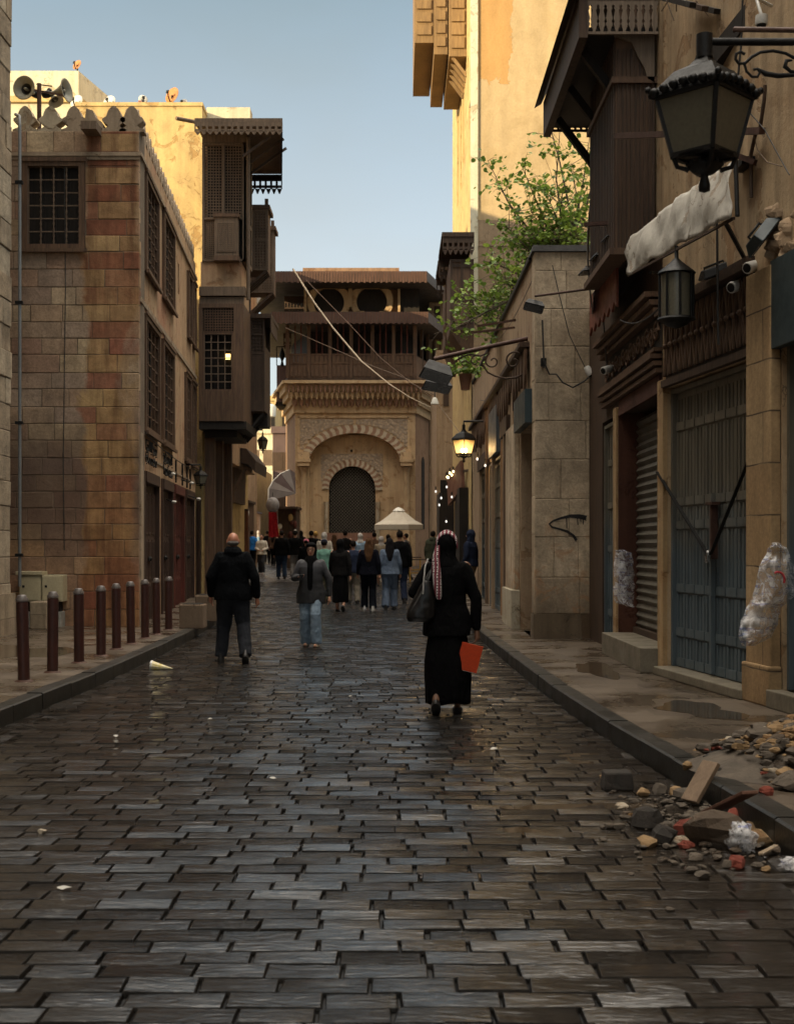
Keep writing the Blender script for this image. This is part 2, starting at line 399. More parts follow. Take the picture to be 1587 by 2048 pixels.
def masonry_mat(name, cols, stain=.5, wet=None, rough=.88, bump=.006):
    """stone whose shade changes from block to block (every block is its own island)"""
    t = NT(name); v = t.coord('World'); rnd = t.n('NewGeometry').outputs['Random Per Island']; n = len(cols)
    c = t.ramp(rnd, [(i / (n - 1), cols[i]) for i in range(n)])
    big = t.noise(v, .55, 6, .6, .8); mid = t.noise(v, 3.4, 7, .68, .5); st = t.noise(t.coord('World', (2.2, 2.2, .35)), 1.3, 5, .6); g = t.noise(v, 24, 6, .74); p = t.noise(v, 60, 3, .6)
    c = t.mix(stain, c, t.ramp(big, [(.3, .5), (.65, 1.15)]), 'MULTIPLY'); c = t.mix(stain * .7, c, t.ramp(st, [(.35, .5), (.62, 1.05)]), 'MULTIPLY')
    c = t.mix(.6, c, t.ramp(mid, [(.34, .5), (.62, 1.12)]), 'MULTIPLY'); c = t.mix(.5, c, t.ramp(g, [(.34, .45), (.62, 1.12)]), 'MULTIPLY')
    class B: pass
    if wet:
        B.outputs = {'Color': rnd}; c = wet(t, c, v, B)
    t.set(c, rough, 0, .3); t.bump(g, bump).bump(mid, bump * 3).bump(t.ramp(p, [(.62, 0), (.7, -1)]) if 0 else p, .003)
    return t.m
def wood(name, col, col2, rough=0.7, grain=(14, 14, 1.0), bump=0.004):
    t = NT(name); v = t.coord('Object', grain); a = t.noise(v, 1.6, 6, 0.65, 0.4); b = t.noise(t.coord('Object'), 0.9, 4, 0.6)
    g = t.noise(t.coord('Object', (grain[0] * 4, grain[1] * 4, grain[2] * 2)), 2.2, 3, 0.6)
    c = t.mix(t.ramp(a, [(0.32, 0.0), (0.68, 1.0)]), col, col2)
    c = t.mix(0.5, c, t.ramp(b, [(0.3, 0.45), (0.7, 1.1)]), 'MULTIPLY')
    c = t.mix(0.4, c, t.ramp(g, [(0.35, 0.45), (0.65, 1.0)]), 'MULTIPLY')
    t.set(c, rough, 0, 0.3); t.bump(a, bump)
    return t.m
def fabric(name, col, rough=0.9, var=0.35, weave=260, bump=0.002, col2=None):
    t = NT(name); v = t.coord('Object'); a = t.noise(v, 9, 4, 0.6); b = t.noise(v, weave, 2, 0.5)
    f = t.noise(t.coord('Object', (1, 1, 0.5)), 14, 3, 0.5, 1.2)
    c = t.mix(t.ramp(a, [(0.3, 0.0), (0.7, 1.0)]), col, col2 or tuple(k * (1 - var) for k in col))
    t.set(c, rough, 0, 0.06); t.bump(f, 0.022).bump(b, bump); t.b.inputs['Sheen Weight'].default_value = 0.0
    return t.m
def emit(name, col, strength):
    t = NT(name); t.set((0.6, 0.55, 0.4), 0.4); t.b.inputs['Emission Color'].default_value = (*col, 1); t.b.inputs['Emission Strength'].default_value = strength
    return t.m
MAT = {}
MAT['iron'] = plain('black_iron', (0.011, 0.0105, 0.010), 0.5, 0.4, 14, 0.002, 60, 0.0, 0.2)
MAT['rust'] = plain('rusty_iron', (0.085, 0.038, 0.024), 0.65, 0.5, 9, 0.003, 70, 0.2)
MAT['wire'] = plain('cable_black', (0.03, 0.027, 0.024), 0.6)
MAT['glass_dark'] = plain('dark_window', (0.012, 0.011, 0.010), 0.25, 0.3, 3)
MAT['void'] = plain('dark_interior', (0.012, 0.009, 0.007), 0.9)
MAT['wood_dark'] = wood('dark_wood', (0.095, 0.056, 0.034), (0.042, 0.026, 0.017))
MAT['wood_grey'] = wood('weathered_wood', (0.21, 0.145, 0.095), (0.11, 0.075, 0.05))
MAT['wood_brown'] = wood('brown_wood', (0.17, 0.098, 0.056), (0.075, 0.044, 0.028))
MAT['wood_black'] = wood('blackened_wood', (0.030, 0.022, 0.016), (0.012, 0.009, 0.007))
MAT['white'] = plain('white_plastic', (0.62, 0.60, 0.55), 0.4, 0.25, 8)
# ================================================================ GROUND
def interp(t, y):
    for (a, p), (b, q) in zip(t, t[1:]):
        if y <= b: return p + (q - p) * max(0, (y - a)) / (b - a)
    return t[-1][1]
TL = [(-12, -3.55), (0, -3.5), (11, -3.44), (15, -3.38), (19, -3.42), (26, -3.58), (34, -4.15), (45, -5.0), (60, -6.3)]
TR = [(-12, 2.75), (0, 2.24), (6.5, 1.98), (8.8, 1.83), (10.7, 1.70), (13.2, 1.58), (22, 1.40), (30, 1.3), (40, 1.7), (60, 2.0)]
XL = lambda y: interp(TL, y)
XR = lambda y: interp(TR, y)

def m_setts():
    t = NT('wet_basalt_setts'); v = t.coord('Object')
    big = t.noise(v, 0.45, 5, 0.6, 0.5); mid = t.noise(v, 2.6, 5, 0.6); fine = t.noise(v, 42, 4, 0.7)
    hew = t.noise(t.coord('Object', (6.5, 30.0, 8.0)), 2.2, 8, 0.72, 1.6)            # hewn ridges running across the street
    s = t.sep(v)
    mud = t.math('MULTIPLY', t.ramp(t.math('ADD', s[0], t.math('MULTIPLY', big, 2.2)), [(0.0, 0.0), (1.0, 1.0)]), 1.0)
    side = t.n('MapRange', Value=t.math('ADD', s[0], t.math('MULTIPLY', big, 1.6)), From_Min=1.2, From_Max=2.3).outputs[0]
    lside = t.n('MapRange', Value=t.math('ADD', t.math('MULTIPLY', s[0], -1), t.math('MULTIPLY', big, 2.0)), From_Min=2.0, From_Max=4.2).outputs[0]
    rnd = t.n('NewGeometry').outputs['Random Per Island']
    c = t.mix(rnd, (0.0028, 0.0028, 0.0029), (0.0085, 0.0078, 0.0070))
    c = t.mix(t.ramp(mid, [(0.4, 0.0), (0.75, 0.75)]), c, (0.013, 0.010, 0.0072))
    c = t.mix(t.math('MULTIPLY', t.math('MAXIMUM', side, t.math('MULTIPLY', lside, 0.7)), 0.75), c, (0.020, 0.014, 0.009))
    c = t.mix(0.5, c, t.ramp(fine, [(0.3, 0.4), (0.7, 1.0)]), 'MULTIPLY')
    r = t.math('ADD', t.ramp(mid, [(0.3, 0.05), (0.7, 0.20)]), t.math('MULTIPLY', rnd, 0.08))
    r = t.math('ADD', r, t.math('MULTIPLY', side, 0.08)); dull = t.ramp(t.noise(t.coord('Object', (1, 2.2, 1)), 1.3, 6, .7, .6), [(.47, 0), (.66, .30)]); r = t.math('ADD', r, dull)
    t.set(c, t.math('ADD', r, 0.12), 0, 0.08)
    # a film of water lies flatter than the stone below it
    nz_ = t.sep(t.n('NewGeometry').outputs['Normal'])[2]; flat = t.n('MapRange', Value=nz_, From_Min=0.955, From_Max=0.992).outputs[0]
    t.t.links.new(t.math('MULTIPLY', flat, t.math('SUBTRACT', 1.0, t.math('MULTIPLY', dull, 1.5))), t.b.inputs['Coat Weight']); t.b.inputs['Coat Roughness'].default_value = 0.05; t.b.inputs['Coat IOR'].default_value = 2.1
    film = t.n('Bump', Distance=0.0062); t.t.links.new(t.math('ADD', t.noise(t.coord('Object', (4.0, 15.0, 8.0)), 1.6, 3, 0.5, 1.4), t.math('MULTIPLY', hew, 0.22)), film.inputs['Height']); t.t.links.new(film.outputs[0], t.b.inputs['Coat Normal'])
    t.bump(hew, 0.0072).bump(fine, 0.0020).bump(mid, 0.003)
    return t.m
MAT['setts'] = m_setts()
def m_far():
    t = NT('wet_far_setts'); v = t.coord('Object')
    br = t.n('TexBrick', Color1=(0.03, 0.028, 0.026), Color2=(0.065, 0.055, 0.048), Mortar=(0.02, 0.018, 0.016), Scale=1.0, Brick_Width=0.3, Row_Height=0.152, Mortar_Size=0.012)
    t.t.links.new(v, br.inputs['Vector']); a = t.noise(v, 2.2, 5, 0.6); h = t.noise(t.coord('Object', (3, 14, 4)), 1.5, 5, 0.7)
    t.set(br.outputs['Color'], t.ramp(a, [(0.3, 0.16), (0.7, 0.4)]), 0, 0.5); t.bump(t.math('SUBTRACT', h, br.outputs['Fac']), 0.012)
    return t.m
MAT['far_setts'] = m_far()
MAT['mud'] = plain('dark_joint_mud', (0.004, 0.0034, 0.0028), 0.45, 0.5, 8, 0.006, 30)
def m_slabs():
    t = NT('wet_pavement_slabs'); uv = t.coord('Object'); v = uv
    br = t.n('TexBrick', Color1=(0.0, 0.0, 0.0), Color2=(1.0, 1.0, 1.0), Mortar=(0.5, 0.5, 0.5), Scale=1.0, Brick_Width=0.62, Row_Height=0.42, Mortar_Size=0.006)
    t.t.links.new(uv, br.inputs['Vector'])
    a = t.noise(v, 1.1, 7, 0.62, 0.5); g = t.noise(v, 30, 5, 0.7)
    c = t.ramp(br.outputs['Color'], [(0, (0.075, 0.054, 0.036)), (0.5, (0.10, 0.074, 0.05)), (1, (0.125, 0.095, 0.066))])
    c = t.mix(0.75, c, t.ramp(a, [(0.32, 0.35), (0.66, 1.05)]), 'MULTIPLY'); c = t.mix(0.4, c, t.ramp(g, [(0.3, 0.5), (0.7, 1.0)]), 'MULTIPLY')
    c = t.mix(t.math('MULTIPLY', br.outputs['Fac'], 0.6), c, (0.035, 0.027, 0.02))
    t.set(c, t.ramp(a, [(0.36, 0.10), (0.56, 0.48)]), 0, 0.5)
    t.bump(t.math('SUBTRACT', t.math('MULTIPLY', br.outputs['Color'], 0.4), br.outputs['Fac']), 0.004).bump(g, 0.0015)
    return t.m
MAT['slabs'] = m_slabs()
MAT['kerb'] = plain('kerb_stone', (0.011, 0.0115, 0.0095), 0.40, 0.45, 3, 0.003, 50, col2=(0.026, 0.022, 0.017))

# one ground sheet reaching far beyond the houses
g = MB(); ys = [-60, 22, 46, 120, 300, 900, 2400]
for a, b in zip(ys, ys[1:]):
    for x0, x1 in ((-900, -60), (-60, 60), (60, 900)):
        g.add([(x0, a, zg(a) - 0.05), (x1, a, zg(a) - 0.05), (x1, b, zg(min(b, 300)) - 0.05), (x0, b, zg(min(b, 300)) - 0.05)], [(0, 1, 2, 3)])
o = g.build('ground', MAT['mud']); o['kind'] = 'structure'
g = MB()
for a, b in ((47, 60), (60, 80), (80, 110), (110, 170)):
    g.add([(-26, a, zg(a)), (12, a, zg(a)), (12, b, zg(b)), (-26, b, zg(b))], [(0, 1, 2, 3)])
for a in (-12, -6):
    g.add([(XL(a), a, -0.004), (XR(a), a, -0.004), (XR(a + 8), min(a + 8, 2.2), -0.004), (XL(a + 8), min(a + 8, 2.2), -0.004)], [(0, 1, 2, 3)])
o = g.build('far_road', MAT['far_setts']); o['kind'] = 'structure'

# the setts: every stone of the road is modelled, hewn and a little tilted
def setts():
    rng = np.random.default_rng(3)
    nx, ny = 8, 8; V = []; Fc = []; cnt = 0
    gu = np.array([0, 0.007, 0.018, 0.028, 0.972, 0.982, 0.993, 1.0]); gv = np.array([0, 0.014, 0.035, 0.055, 0.945, 0.965, 0.986, 1.0])
    edge = np.minimum.outer(np.ones(ny), np.ones(nx)) * 0
    eu = np.array([1, .09, .01, 0, 0, .01, .09, 1.0]); ev = np.array([1, .06, .008, 0, 0, .008, .06, 1.0])
    edge = np.maximum.outer(ev, eu) * 1.0
    quad = [(j * nx + i, j * nx + i + 1, (j + 1) * nx + i + 1, (j + 1) * nx + i) for j in range(ny - 1) for i in range(nx - 1)]
    quad = np.array(quad)
    def stone(x0, x1, y0, y1, z, lengthwise=False, rough=1.0):
        nonlocal cnt
        X0, Y0 = np.meshgrid(x0 + (x1 - x0) * gu, y0 + (y1 - y0) * gv)
        N0 = rng.normal(0, 0.0016 * rough, (2, 2)); N1 = (N0[0, 0] * np.outer(1 - gv, 1 - gu) + N0[0, 1] * np.outer(1 - gv, gu) + N0[1, 0] * np.outer(gv, 1 - gu) + N0[1, 1] * np.outer(gv, gu)); H = z - edge * 0.026 + N1
        H += (np.linspace(-1, 1, nx)[None, :] * rng.normal(0, 0.0016 * rough) + np.linspace(-1, 1, ny)[:, None] * rng.normal(0, 0.0014 * rough)) + rng.normal(0, 0.002)
        J = rng.normal(0, 0.0032, (2, 2, 2))[:, [0, 0, 0, 0, 1, 1, 1, 1]][:, :, [0, 0, 0, 0, 1, 1, 1, 1]]; X0 = X0 + J[0]; Y0 = Y0 + J[1]
        V.append(np.stack([X0.ravel(), Y0.ravel(), H.ravel()], 1)); Fc.append(quad + cnt); cnt += nx * ny
    y = 2.3; row = 0
    while y < 47:
        h = 0.152 * rng.uniform(0.9, 1.1); x = XL(y) + 0.42 - rng.uniform(0, 0.3); xe = XR(y) - 0.40
        z = zg(y)
        while x < xe + 0.1:
            w = rng.uniform(0.24, 0.36)
            if y > 30: w *= 1.0
            stone(x + 0.003, x + w - rng.uniform(.002, .010), y + 0.0012, y + h - 0.0022, z)
            x += w
        y += h; row += 1
    for side in (0, 1):                                           # gutter courses laid along the kerbs
        y = 2.3
        while y < 47:
            ln = rng.uniform(0.22, 0.34); k = 3
            for q in range(k):
                xx = (XL(y) + 0.01 + q * 0.14) if side == 0 else (XR(y) - 0.01 - (q + 1) * 0.14)
                stone(xx + 0.006, xx + 0.134, y + 0.008, y + ln - 0.008, zg(y) - 0.012, rough=2.6)
            y += ln
    V2 = np.concatenate(V); F2 = np.concatenate(Fc)
    me = bpy.data.meshes.new('road'); n = len(V2); m = len(F2)
    me.vertices.add(n); me.vertices.foreach_set('co', V2.astype(np.float32).ravel())
    me.loops.add(m * 4); me.loops.foreach_set('vertex_index', F2.astype(np.int32).ravel())
    me.polygons.add(m); me.polygons.foreach_set('loop_start', np.arange(0, m * 4, 4, dtype=np.int32)); me.polygons.foreach_set('loop_total', np.full(m, 4, dtype=np.int32))
    me.polygons.foreach_set('use_smooth', np.ones(m, dtype=bool))
    me.update(); me.validate(); me.materials.append(MAT['setts'])
    o = bpy.data.objects.new('road', me); S.collection.objects.link(o); o['kind'] = 'structure'
setts()
g = MB()
for a, b in ((2.0, 22), (22, 47.2)):
    g.slab([(XL(a) - .1, a), (XR(a) + .1, a), (XR(b) + .5, b), (XL(b) - .5, b)], lambda p: zg(p[1]) - 0.045, lambda p: zg(p[1]) - 0.021)
o = g.build('road_bed', MAT['mud']); o['kind'] = 'structure'

def pavement(T, xo, name, off):
    g = MB(); ysr = [-12, 0, 6.5, 11, 13.2, 15, 19, 22, 26, 30, 34, 40, 45, 60]
    for a, b in zip(ysr, ysr[1:]):
        s = 1 if xo > 0 else -1
        xa, xb = interp(T, a) + s * off, interp(T, b) + s * off
        q = [(xa, a), (xo, a), (xo, b), (xb, b)] if s > 0 else [(xo, a), (xa, a), (xb, b), (xo, b)]
        g.slab(q, -0.06, lambda p: zg(p[1]) + 0.14)
    o = g.build(name, MAT['slabs']); o['kind'] = 'structure'
pavement(TL, -16, 'pavement', 0.165)
pavement(TR, 9, 'pavement', 0.165)
def kerb(T, s):
    g = MB(); y = -12.0; rr = random.Random(5 + s)
    while y < 46:
        b = y + rr.uniform(0.85, 1.1); j = rr.uniform(-0.006, 0.006); dz = rr.uniform(-0.004, 0.004)
        xa, xb = interp(T, y) + j, interp(T, b) + j
        w = 0.16 * s; za, zb = zg(y) + .146 + dz, zg(b) + .146 + dz; e = 0.012
        A = [(xa, y + .006), (xa + w, y + .006), (xb + w, b - .006), (xb, b - .006)]
        c = 0.016 * s
        vs = [(A[0][0], A[0][1], -.06), (A[1][0], A[1][1], -.06), (A[2][0], A[2][1], -.06), (A[3][0], A[3][1], -.06),
              (A[0][0], A[0][1], za - e), (A[1][0], A[1][1], za), (A[2][0], A[2][1], zb), (A[3][0], A[3][1], zb - e),
              (A[0][0] + c, A[0][1], za), (A[3][0] + c, A[3][1], zb)]
        g.add(vs, [(0, 3, 7, 4), (4, 7, 9, 8), (8, 9, 6, 5), (1, 5, 6, 2), (0, 4, 8, 5, 1), (3, 2, 6, 9, 7)])
        y = b
    o = g.build('kerb', MAT['kerb']); o['kind'] = 'structure'
kerb(TL, -1); kerb(TR, 1)
# standing water
MAT['puddle'] = plain('muddy_water', (0.062, 0.045, 0.029), 0.02, 0.3, 2.0, 0, 4, spec=0.6)
def puddle(cx, cy, rx, ry, z, seed, n=40):
    rr = random.Random(seed); ph = [rr.uniform(0, 6.28) for _ in range(6)]
    P = []
    for k in range(n):
        t = 2 * math.pi * k / n; f = 1 + 0.22 * math.sin(2 * t + ph[0]) + 0.16 * math.sin(3 * t + ph[1]) + 0.11 * math.sin(5 * t + ph[2]) + 0.06 * math.sin(9 * t + ph[3])
        P.append((cx + rx * f * math.cos(t), cy + ry * f * math.sin(t)))
    o = MB().slab(P, z - 0.02, z).build('puddle', MAT['puddle']); o['kind'] = 'structure'
puddle(1.12, 7.75, 0.38, 0.14, 0.0005, 1); puddle(1.35, 9.6, 0.14, 0.25, -0.001, 2); puddle(0.62, 7.1, 0.17, 0.12, -0.002, 3)
puddle(0.28, 6.15, 0.16, 0.10, -0.002, 4); puddle(2.62, 11.3, 0.32, 0.55, 0.1435, 5); puddle(2.3, 15.0, 0.25, 0.8, 0.1435, 6)
puddle(-5.2, 17.5, 0.7, 1.2, 0.1435, 7)

rr = random.Random(31)
for k, (px, py) in enumerate(((420, 1440), (545, 1560), (232, 1475), (700, 1395), (986, 1500), (128, 1780), (1000, 1330))):
    c = Vector((XP(px, CH * FPX / (py - HY)), CH * FPX / (py - HY), .006)); q = Matrix.Translation(c) @ Matrix.Rotation(rr.uniform(0, 6), 4, 'Z')
    n = 7; g = MB(q); s = rr.uniform(.018, .035); P = [(s * (1 + .4 * rr.random()) * math.cos(6.283 * i / n), s * .7 * (1 + .5 * rr.random()) * math.sin(6.283 * i / n), rr.uniform(0, .012)) for i in range(n)]
    g.add([(0, 0, .014)] + P, [(0, i + 1, (i + 1) % n + 1) for i in range(n)])
    tag(g.build('paper_scrap', plain('scrap%d' % k, (.45, .43, .38), .6, .2, 30)), 'tiny pale scrap of wet paper trodden onto the setts', 'litter', 'paper scraps on the road')
def cable(name, pts, r, mat, label, n=6, sag=0.0, cat='cable', group=None):
    if sag:
        a, b = Vector(pts[0]), Vector(pts[-1]); pts = [a.lerp(b, k / 14) - Vector((0, 0, sag * 4 * (k / 14) * (1 - k / 14))) for k in range(15)]
    return tag(MB().tube(pts, r, n).build(name, mat), label, cat, group)
# ================================================================ LEFT SIDE
MAT['ashlar'] = None
def wetstain(t, c, v, br):
    v = t.coord('World'); s = t.sep(v); n1 = t.noise(t.coord('World', (1, 1, 0.5)), 1.4, 6, 0.65, 0.6)
    x = t.math('ADD', s[0], t.math('MULTIPLY', t.math('SUBTRACT', n1, 0.5), 0.9))
    a = t.n('MapRange', Value=x, From_Min=-5.60, From_Max=-5.50).outputs[0]
    x2 = t.math('ADD', s[0], t.math('MULTIPLY', t.math('SUBTRACT', t.noise(t.coord('World', (1, 1, .45)), 1.1, 6, .6, .4), 0.5), 1.5))
    b = t.n('MapRange', Value=x2, From_Min=-4.52, From_Max=-4.72).outputs[0]
    m = t.math('MULTIPLY', a, b)
    top = t.n('MapRange', Value=t.math('ADD', s[2], t.math('MULTIPLY', n1, 1.5)), From_Min=8.2, From_Max=4.6).outputs[0]
    par = t.math('GREATER_THAN', t.math('MODULO', t.math('ADD', s[2], 90 * .302 - .14), .604), .302)
    oc = t.ramp(br.outputs['Color'], [(0, (0.30, 0.155, 0.06)), (.25, (0.50, 0.31, 0.115)), (.42, (0.36, 0.17, 0.075)), (.55, (0.30, 0.075, 0.035)), (.68, (0.56, 0.37, 0.15)), (.85, (0.40, 0.21, 0.09)), (1, (0.33, 0.11, 0.055))]); c = t.mix(t.math('MULTIPLY', m, 0.68), c, oc); upb = t.math('MULTIPLY', par, t.n('MapRange', Value=t.math('ADD', s[2], t.math('MULTIPLY', n1, 1.5)), From_Min=5.2, From_Max=6.6).outputs[0])
    c = t.mix(t.math('MULTIPLY', m, t.math('MULTIPLY', upb, t.ramp(n1, [(.35, .35), (.6, .85)]))), c, (0.20, 0.060, 0.032)); g2 = t.noise(v, 5, 5, .65)
    c = t.mix(t.math('MULTIPLY', m, .6), c, t.mix(1.0, c, t.ramp(g2, [(.3, .35), (.65, 1.1)]), 'MULTIPLY'))
    drip = t.noise(t.coord('World', (3.2, 3.2, 0.3)), 1.5, 6, 0.65, 0.5)
    c = t.mix(t.math('MULTIPLY', m, t.ramp(drip, [(0.44, 0.0), (0.66, 0.62)])), c, (0.075, 0.028, 0.014))
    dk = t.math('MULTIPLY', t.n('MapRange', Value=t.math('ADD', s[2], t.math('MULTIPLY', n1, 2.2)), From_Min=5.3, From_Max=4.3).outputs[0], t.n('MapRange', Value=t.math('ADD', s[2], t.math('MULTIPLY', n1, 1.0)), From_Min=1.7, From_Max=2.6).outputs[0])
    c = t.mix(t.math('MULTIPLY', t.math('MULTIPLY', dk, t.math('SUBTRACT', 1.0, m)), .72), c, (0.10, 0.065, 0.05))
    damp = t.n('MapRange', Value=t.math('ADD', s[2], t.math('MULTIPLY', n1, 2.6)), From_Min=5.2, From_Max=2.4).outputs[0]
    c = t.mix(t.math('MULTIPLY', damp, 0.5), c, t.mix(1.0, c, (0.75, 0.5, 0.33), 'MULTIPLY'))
    return c
AC = [(0.36, 0.235, 0.135), (0.42, 0.30, 0.18), (0.28, 0.165, 0.105), (0.34, 0.245, 0.175), (0.46, 0.32, 0.175), (0.31, 0.19, 0.125)]
AC = [(0.50, 0.35, 0.20), (0.34, 0.24, 0.17), (0.44, 0.30, 0.19), (0.54, 0.41, 0.25), (0.29, 0.20, 0.145), (0.42, 0.31, 0.22), (0.39, 0.25, 0.165), (0.48, 0.36, 0.23), (0.36, 0.22, 0.15), (0.46, 0.33, 0.20)]
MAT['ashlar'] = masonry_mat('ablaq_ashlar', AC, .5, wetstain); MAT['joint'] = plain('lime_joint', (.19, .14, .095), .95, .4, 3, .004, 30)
MAT['pale_ashlar'] = blocks('pale_ashlar', [(0.38, 0.29, 0.19), (0.45, 0.35, 0.23), (0.34, 0.25, 0.16), (0.42, 0.32, 0.22)], 0.72, 0.40, (0.16, 0.12, 0.08), stain=0.85, msize=0.007)
MAT['side_plaster'] = plaster('side_plaster', [(0.42, 0.20, 0.12), (0.44, 0.28, 0.165), (0.50, 0.34, 0.20), (0.46, 0.235, 0.15)], scale=0.7, streak=0.45)
MAT['crest'] = plaster('crest_stone', [(0.24, 0.18, 0.13), (0.38, 0.29, 0.20), (0.31, 0.23, 0.155)], scale=1.6, streak=0.4)
MAT['crest_pale'] = plaster('crest_pale_stone', [(0.32, 0.25, 0.17), (0.52, 0.43, 0.30), (0.40, 0.31, 0.21)], scale=2.2, streak=0.3)
MAT['gold'] = plaster('ochre_render', [(0.44, 0.30, 0.12), (0.66, 0.49, 0.22), (0.54, 0.385, 0.18), (0.74, 0.56, 0.27)], scale=0.8, streak=0.28)
MAT['cream'] = plaster('cream_render', [(0.60, 0.54, 0.38), (0.72, 0.66, 0.48), (0.66, 0.60, 0.44)], scale=0.8, streak=0.3)

# --- nearest building on the left: rough ashlar wall face and its drainpipe
b = thing('stone_building', (-6.34, 21.4, 0.14), 'tall rough pale stone wall cut off by the left edge of the photo', 'building')
w = MB(); w.box(-15, -6.36, -12, 21.38, 0.10, 18.5); w.build('wall', MAT['joint'], b)
FN = frame(-6.36, 17.0, -6.36, 21.4); MAT['rough_face'] = masonry_mat('rough_pale_stone', [(.52, .41, .28), (.44, .34, .23), (.58, .47, .33), (.38, .28, .18), (.50, .38, .25)], .9, None, bump=.014)
masonry(FN, 0, 4.38, .14, 18.4, .8, .42, 9, relief=.035, gap=.007).build('wall_face', MAT['rough_face'], b)
masonry(frame(-9.0, 21.4, -6.36, 21.4), 0, 2.6, .14, 10, .8, .42, 10).build('wall_face', MAT['rough_face'], b)
w = MB(); w.box(-6.40, -6.28, 20.4, 21.46, 0.12, 0.8, 0.01); w.build('plinth', MAT['pale_ashlar'], b)
p = thing('drainpipe', (-6.26, 21.62, 0.14), 'slim grey vertical pipe in the corner beside the banded stone wall', 'pipe')
q = MB(); q.tube([(-6.27, 21.62, 0.9), (-6.27, 21.62, 8.55), (-6.30, 21.7, 8.75), (-6.42, 21.9, 8.85)], 0.028, 10); q.build('pipe', plain('grey_pipe', (0.16, 0.165, 0.16), 0.45, 0.3, 4), p)
q = MB()
for z in (1.4, 3.6, 5.6, 7.6): q.box(-6.34, -6.22, 21.58, 21.66, z, z + 0.05).cut()
q.build('pipe_clip', MAT['iron'], p)

# --- the banded stone building
bl = thing('banded_building', (-4.58, 23.1, 0.14), 'two storey stone building with stone cresting, red and ochre banded corner and grilled windows', 'building')
F1 = frame(-9.2, 23.1, -4.58, 23.1); F2 = frame(-4.58, 23.1, -5.25, 33.9)
L1 = 4.62; L2 = math.hypot(0.67, 10.8)
fu0, fu1, fz0, fz1 = wrect(F1, 45, 322, 170, 500)
w = MB(F1); w.wall(0, L1, 0.1, 8.95, 0.0, 0.5, [(fu0 + .06, fu1 - .06, fz0 + .06, fz1 - .06)])
w.build('front_wall', MAT['joint'], bl)
hole = [(fu0 - .0, fu1 + .0, fz0, fz1)]
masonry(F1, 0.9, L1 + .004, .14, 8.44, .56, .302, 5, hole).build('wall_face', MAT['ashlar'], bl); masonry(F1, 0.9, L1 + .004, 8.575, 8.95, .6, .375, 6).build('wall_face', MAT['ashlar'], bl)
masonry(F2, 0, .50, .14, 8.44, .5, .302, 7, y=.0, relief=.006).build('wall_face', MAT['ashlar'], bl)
SW = [(0.62, 2.62, 6.62, 8.42), (3.45, 5.5, 6.66, 8.45), (8.55, 9.55, 6.66, 8.3), (9.9, 10.6, 6.66, 8.3),
      (0.55, 2.75, 3.67, 5.82), (3.3, 5.4, 3.67, 5.80), (7.95, 9.2, 3.62, 5.75), (9.5, 10.6, 3.62, 5.75)]
DW = [(0.55, 2.75, 0.1, 2.95), (3.25, 5.25, 0.1, 2.95), (5.5, 7.7, 0.1, 2.95), (8.0, 10.2, 0.1, 2.95)]
niche = (6.5, 6.8, 7.35, 8.05)
w = MB(F2); w.wall(0.502, L2, 0.1, 8.95, 0.003, 0.5, SW + DW + [niche]); w.build('side_wall', MAT['side_plaster'], bl)
w = MB(); w.slab([(-9.2, 23.6), (-5.1, 23.6), (-5.72, 33.8), (-9.2, 33.8)], 8.75, 8.9); w.build('roof', MAT['crest'], bl)
w = MB(); w.box(-9.1, -5.3, 23.75, 23.8, 0.2, 8.6); w.add([(-5.12, 23.8, .1), (-5.79, 33.8, .1), (-5.79, 33.8, 8.7), (-5.12, 23.8, 8.7)], [(0, 1, 2, 3)]); w.build('dark_interior', MAT['void'], bl)
# string courses
w = MB(F1); w.box(-0.0, L1 + .05, -0.055, 0.01, 8.50, 8.57); w.box(0, L1 + .02, -0.03, 0.01, 8.44, 8.497)
w.M = F2; w.box(-0.0, L2, -0.055, 0.0, 8.503, 8.573); w.box(0.02, L2, -0.035, 0.0, 5.93, 6.02); w.build('string_course', MAT['crest'], bl)
w = MB(F2); w.box(0.02, 0.34, -0.035, 0.0, 0.15, 3.6); w.box(0.02, L2, -0.02, 0.0, 3.2, 3.24); w.build('corner_strip', MAT['crest'], bl)
# cresting: one trefoil merlon shape, repeated
def merlon_poly(w, h):
    P = [(-0.5, 0), (-0.5, .10), (-0.30, .17), (-0.22, .25), (-0.34, .33), (-0.47, .42), (-0.46, .52), (-0.30, .60), (-0.27, .72), (-0.2, .86), (-0.10, .95), (0, 1.0)]
    P = P + [(-x, z) for x, z in P[-2::-1]]
    return [(x * w, z * h) for x, z in P]
def merlons(M, us, w, h, z, mat, parent, y0=0.05, y1=0.3):
    for k, u in enumerate(us):
        g = MB(M); g.prism([(u + a, z + b) for a, b in merlon_poly(w, h)][::-1], y0, y1)
        g.build('merlon', mat[k] if isinstance(mat, list) else mat, parent, 0.008)
uf = [onwall(F1, px, 230)[0] for px in (48, 99, 146, 226, 262)]
merlons(F1, uf, 0.44, 0.47, 8.955, [MAT['crest_pale'], MAT['crest_pale'], MAT['crest'], MAT['crest'], MAT['crest']], bl)
g = MB(F1); u0 = onwall(F1, 166, 0)[0]
g.prism([(u0, 8.955), (u0 + .36, 8.955), (u0 + .33, 9.12), (u0 + .22, 9.2), (u0 + .17, 9.33), (u0 + .05, 9.36), (u0 + .02, 9.1)][::-1], 0.02, 0.3); g.build('broken_merlon', MAT['crest'], bl, 0.01)
g = MB(F1); g.box(u0 + .06, u0 + .33, -0.42, 0.2, 8.86, 9.0, 0.0); g.build('water_spout', MAT['wood_grey'], bl)
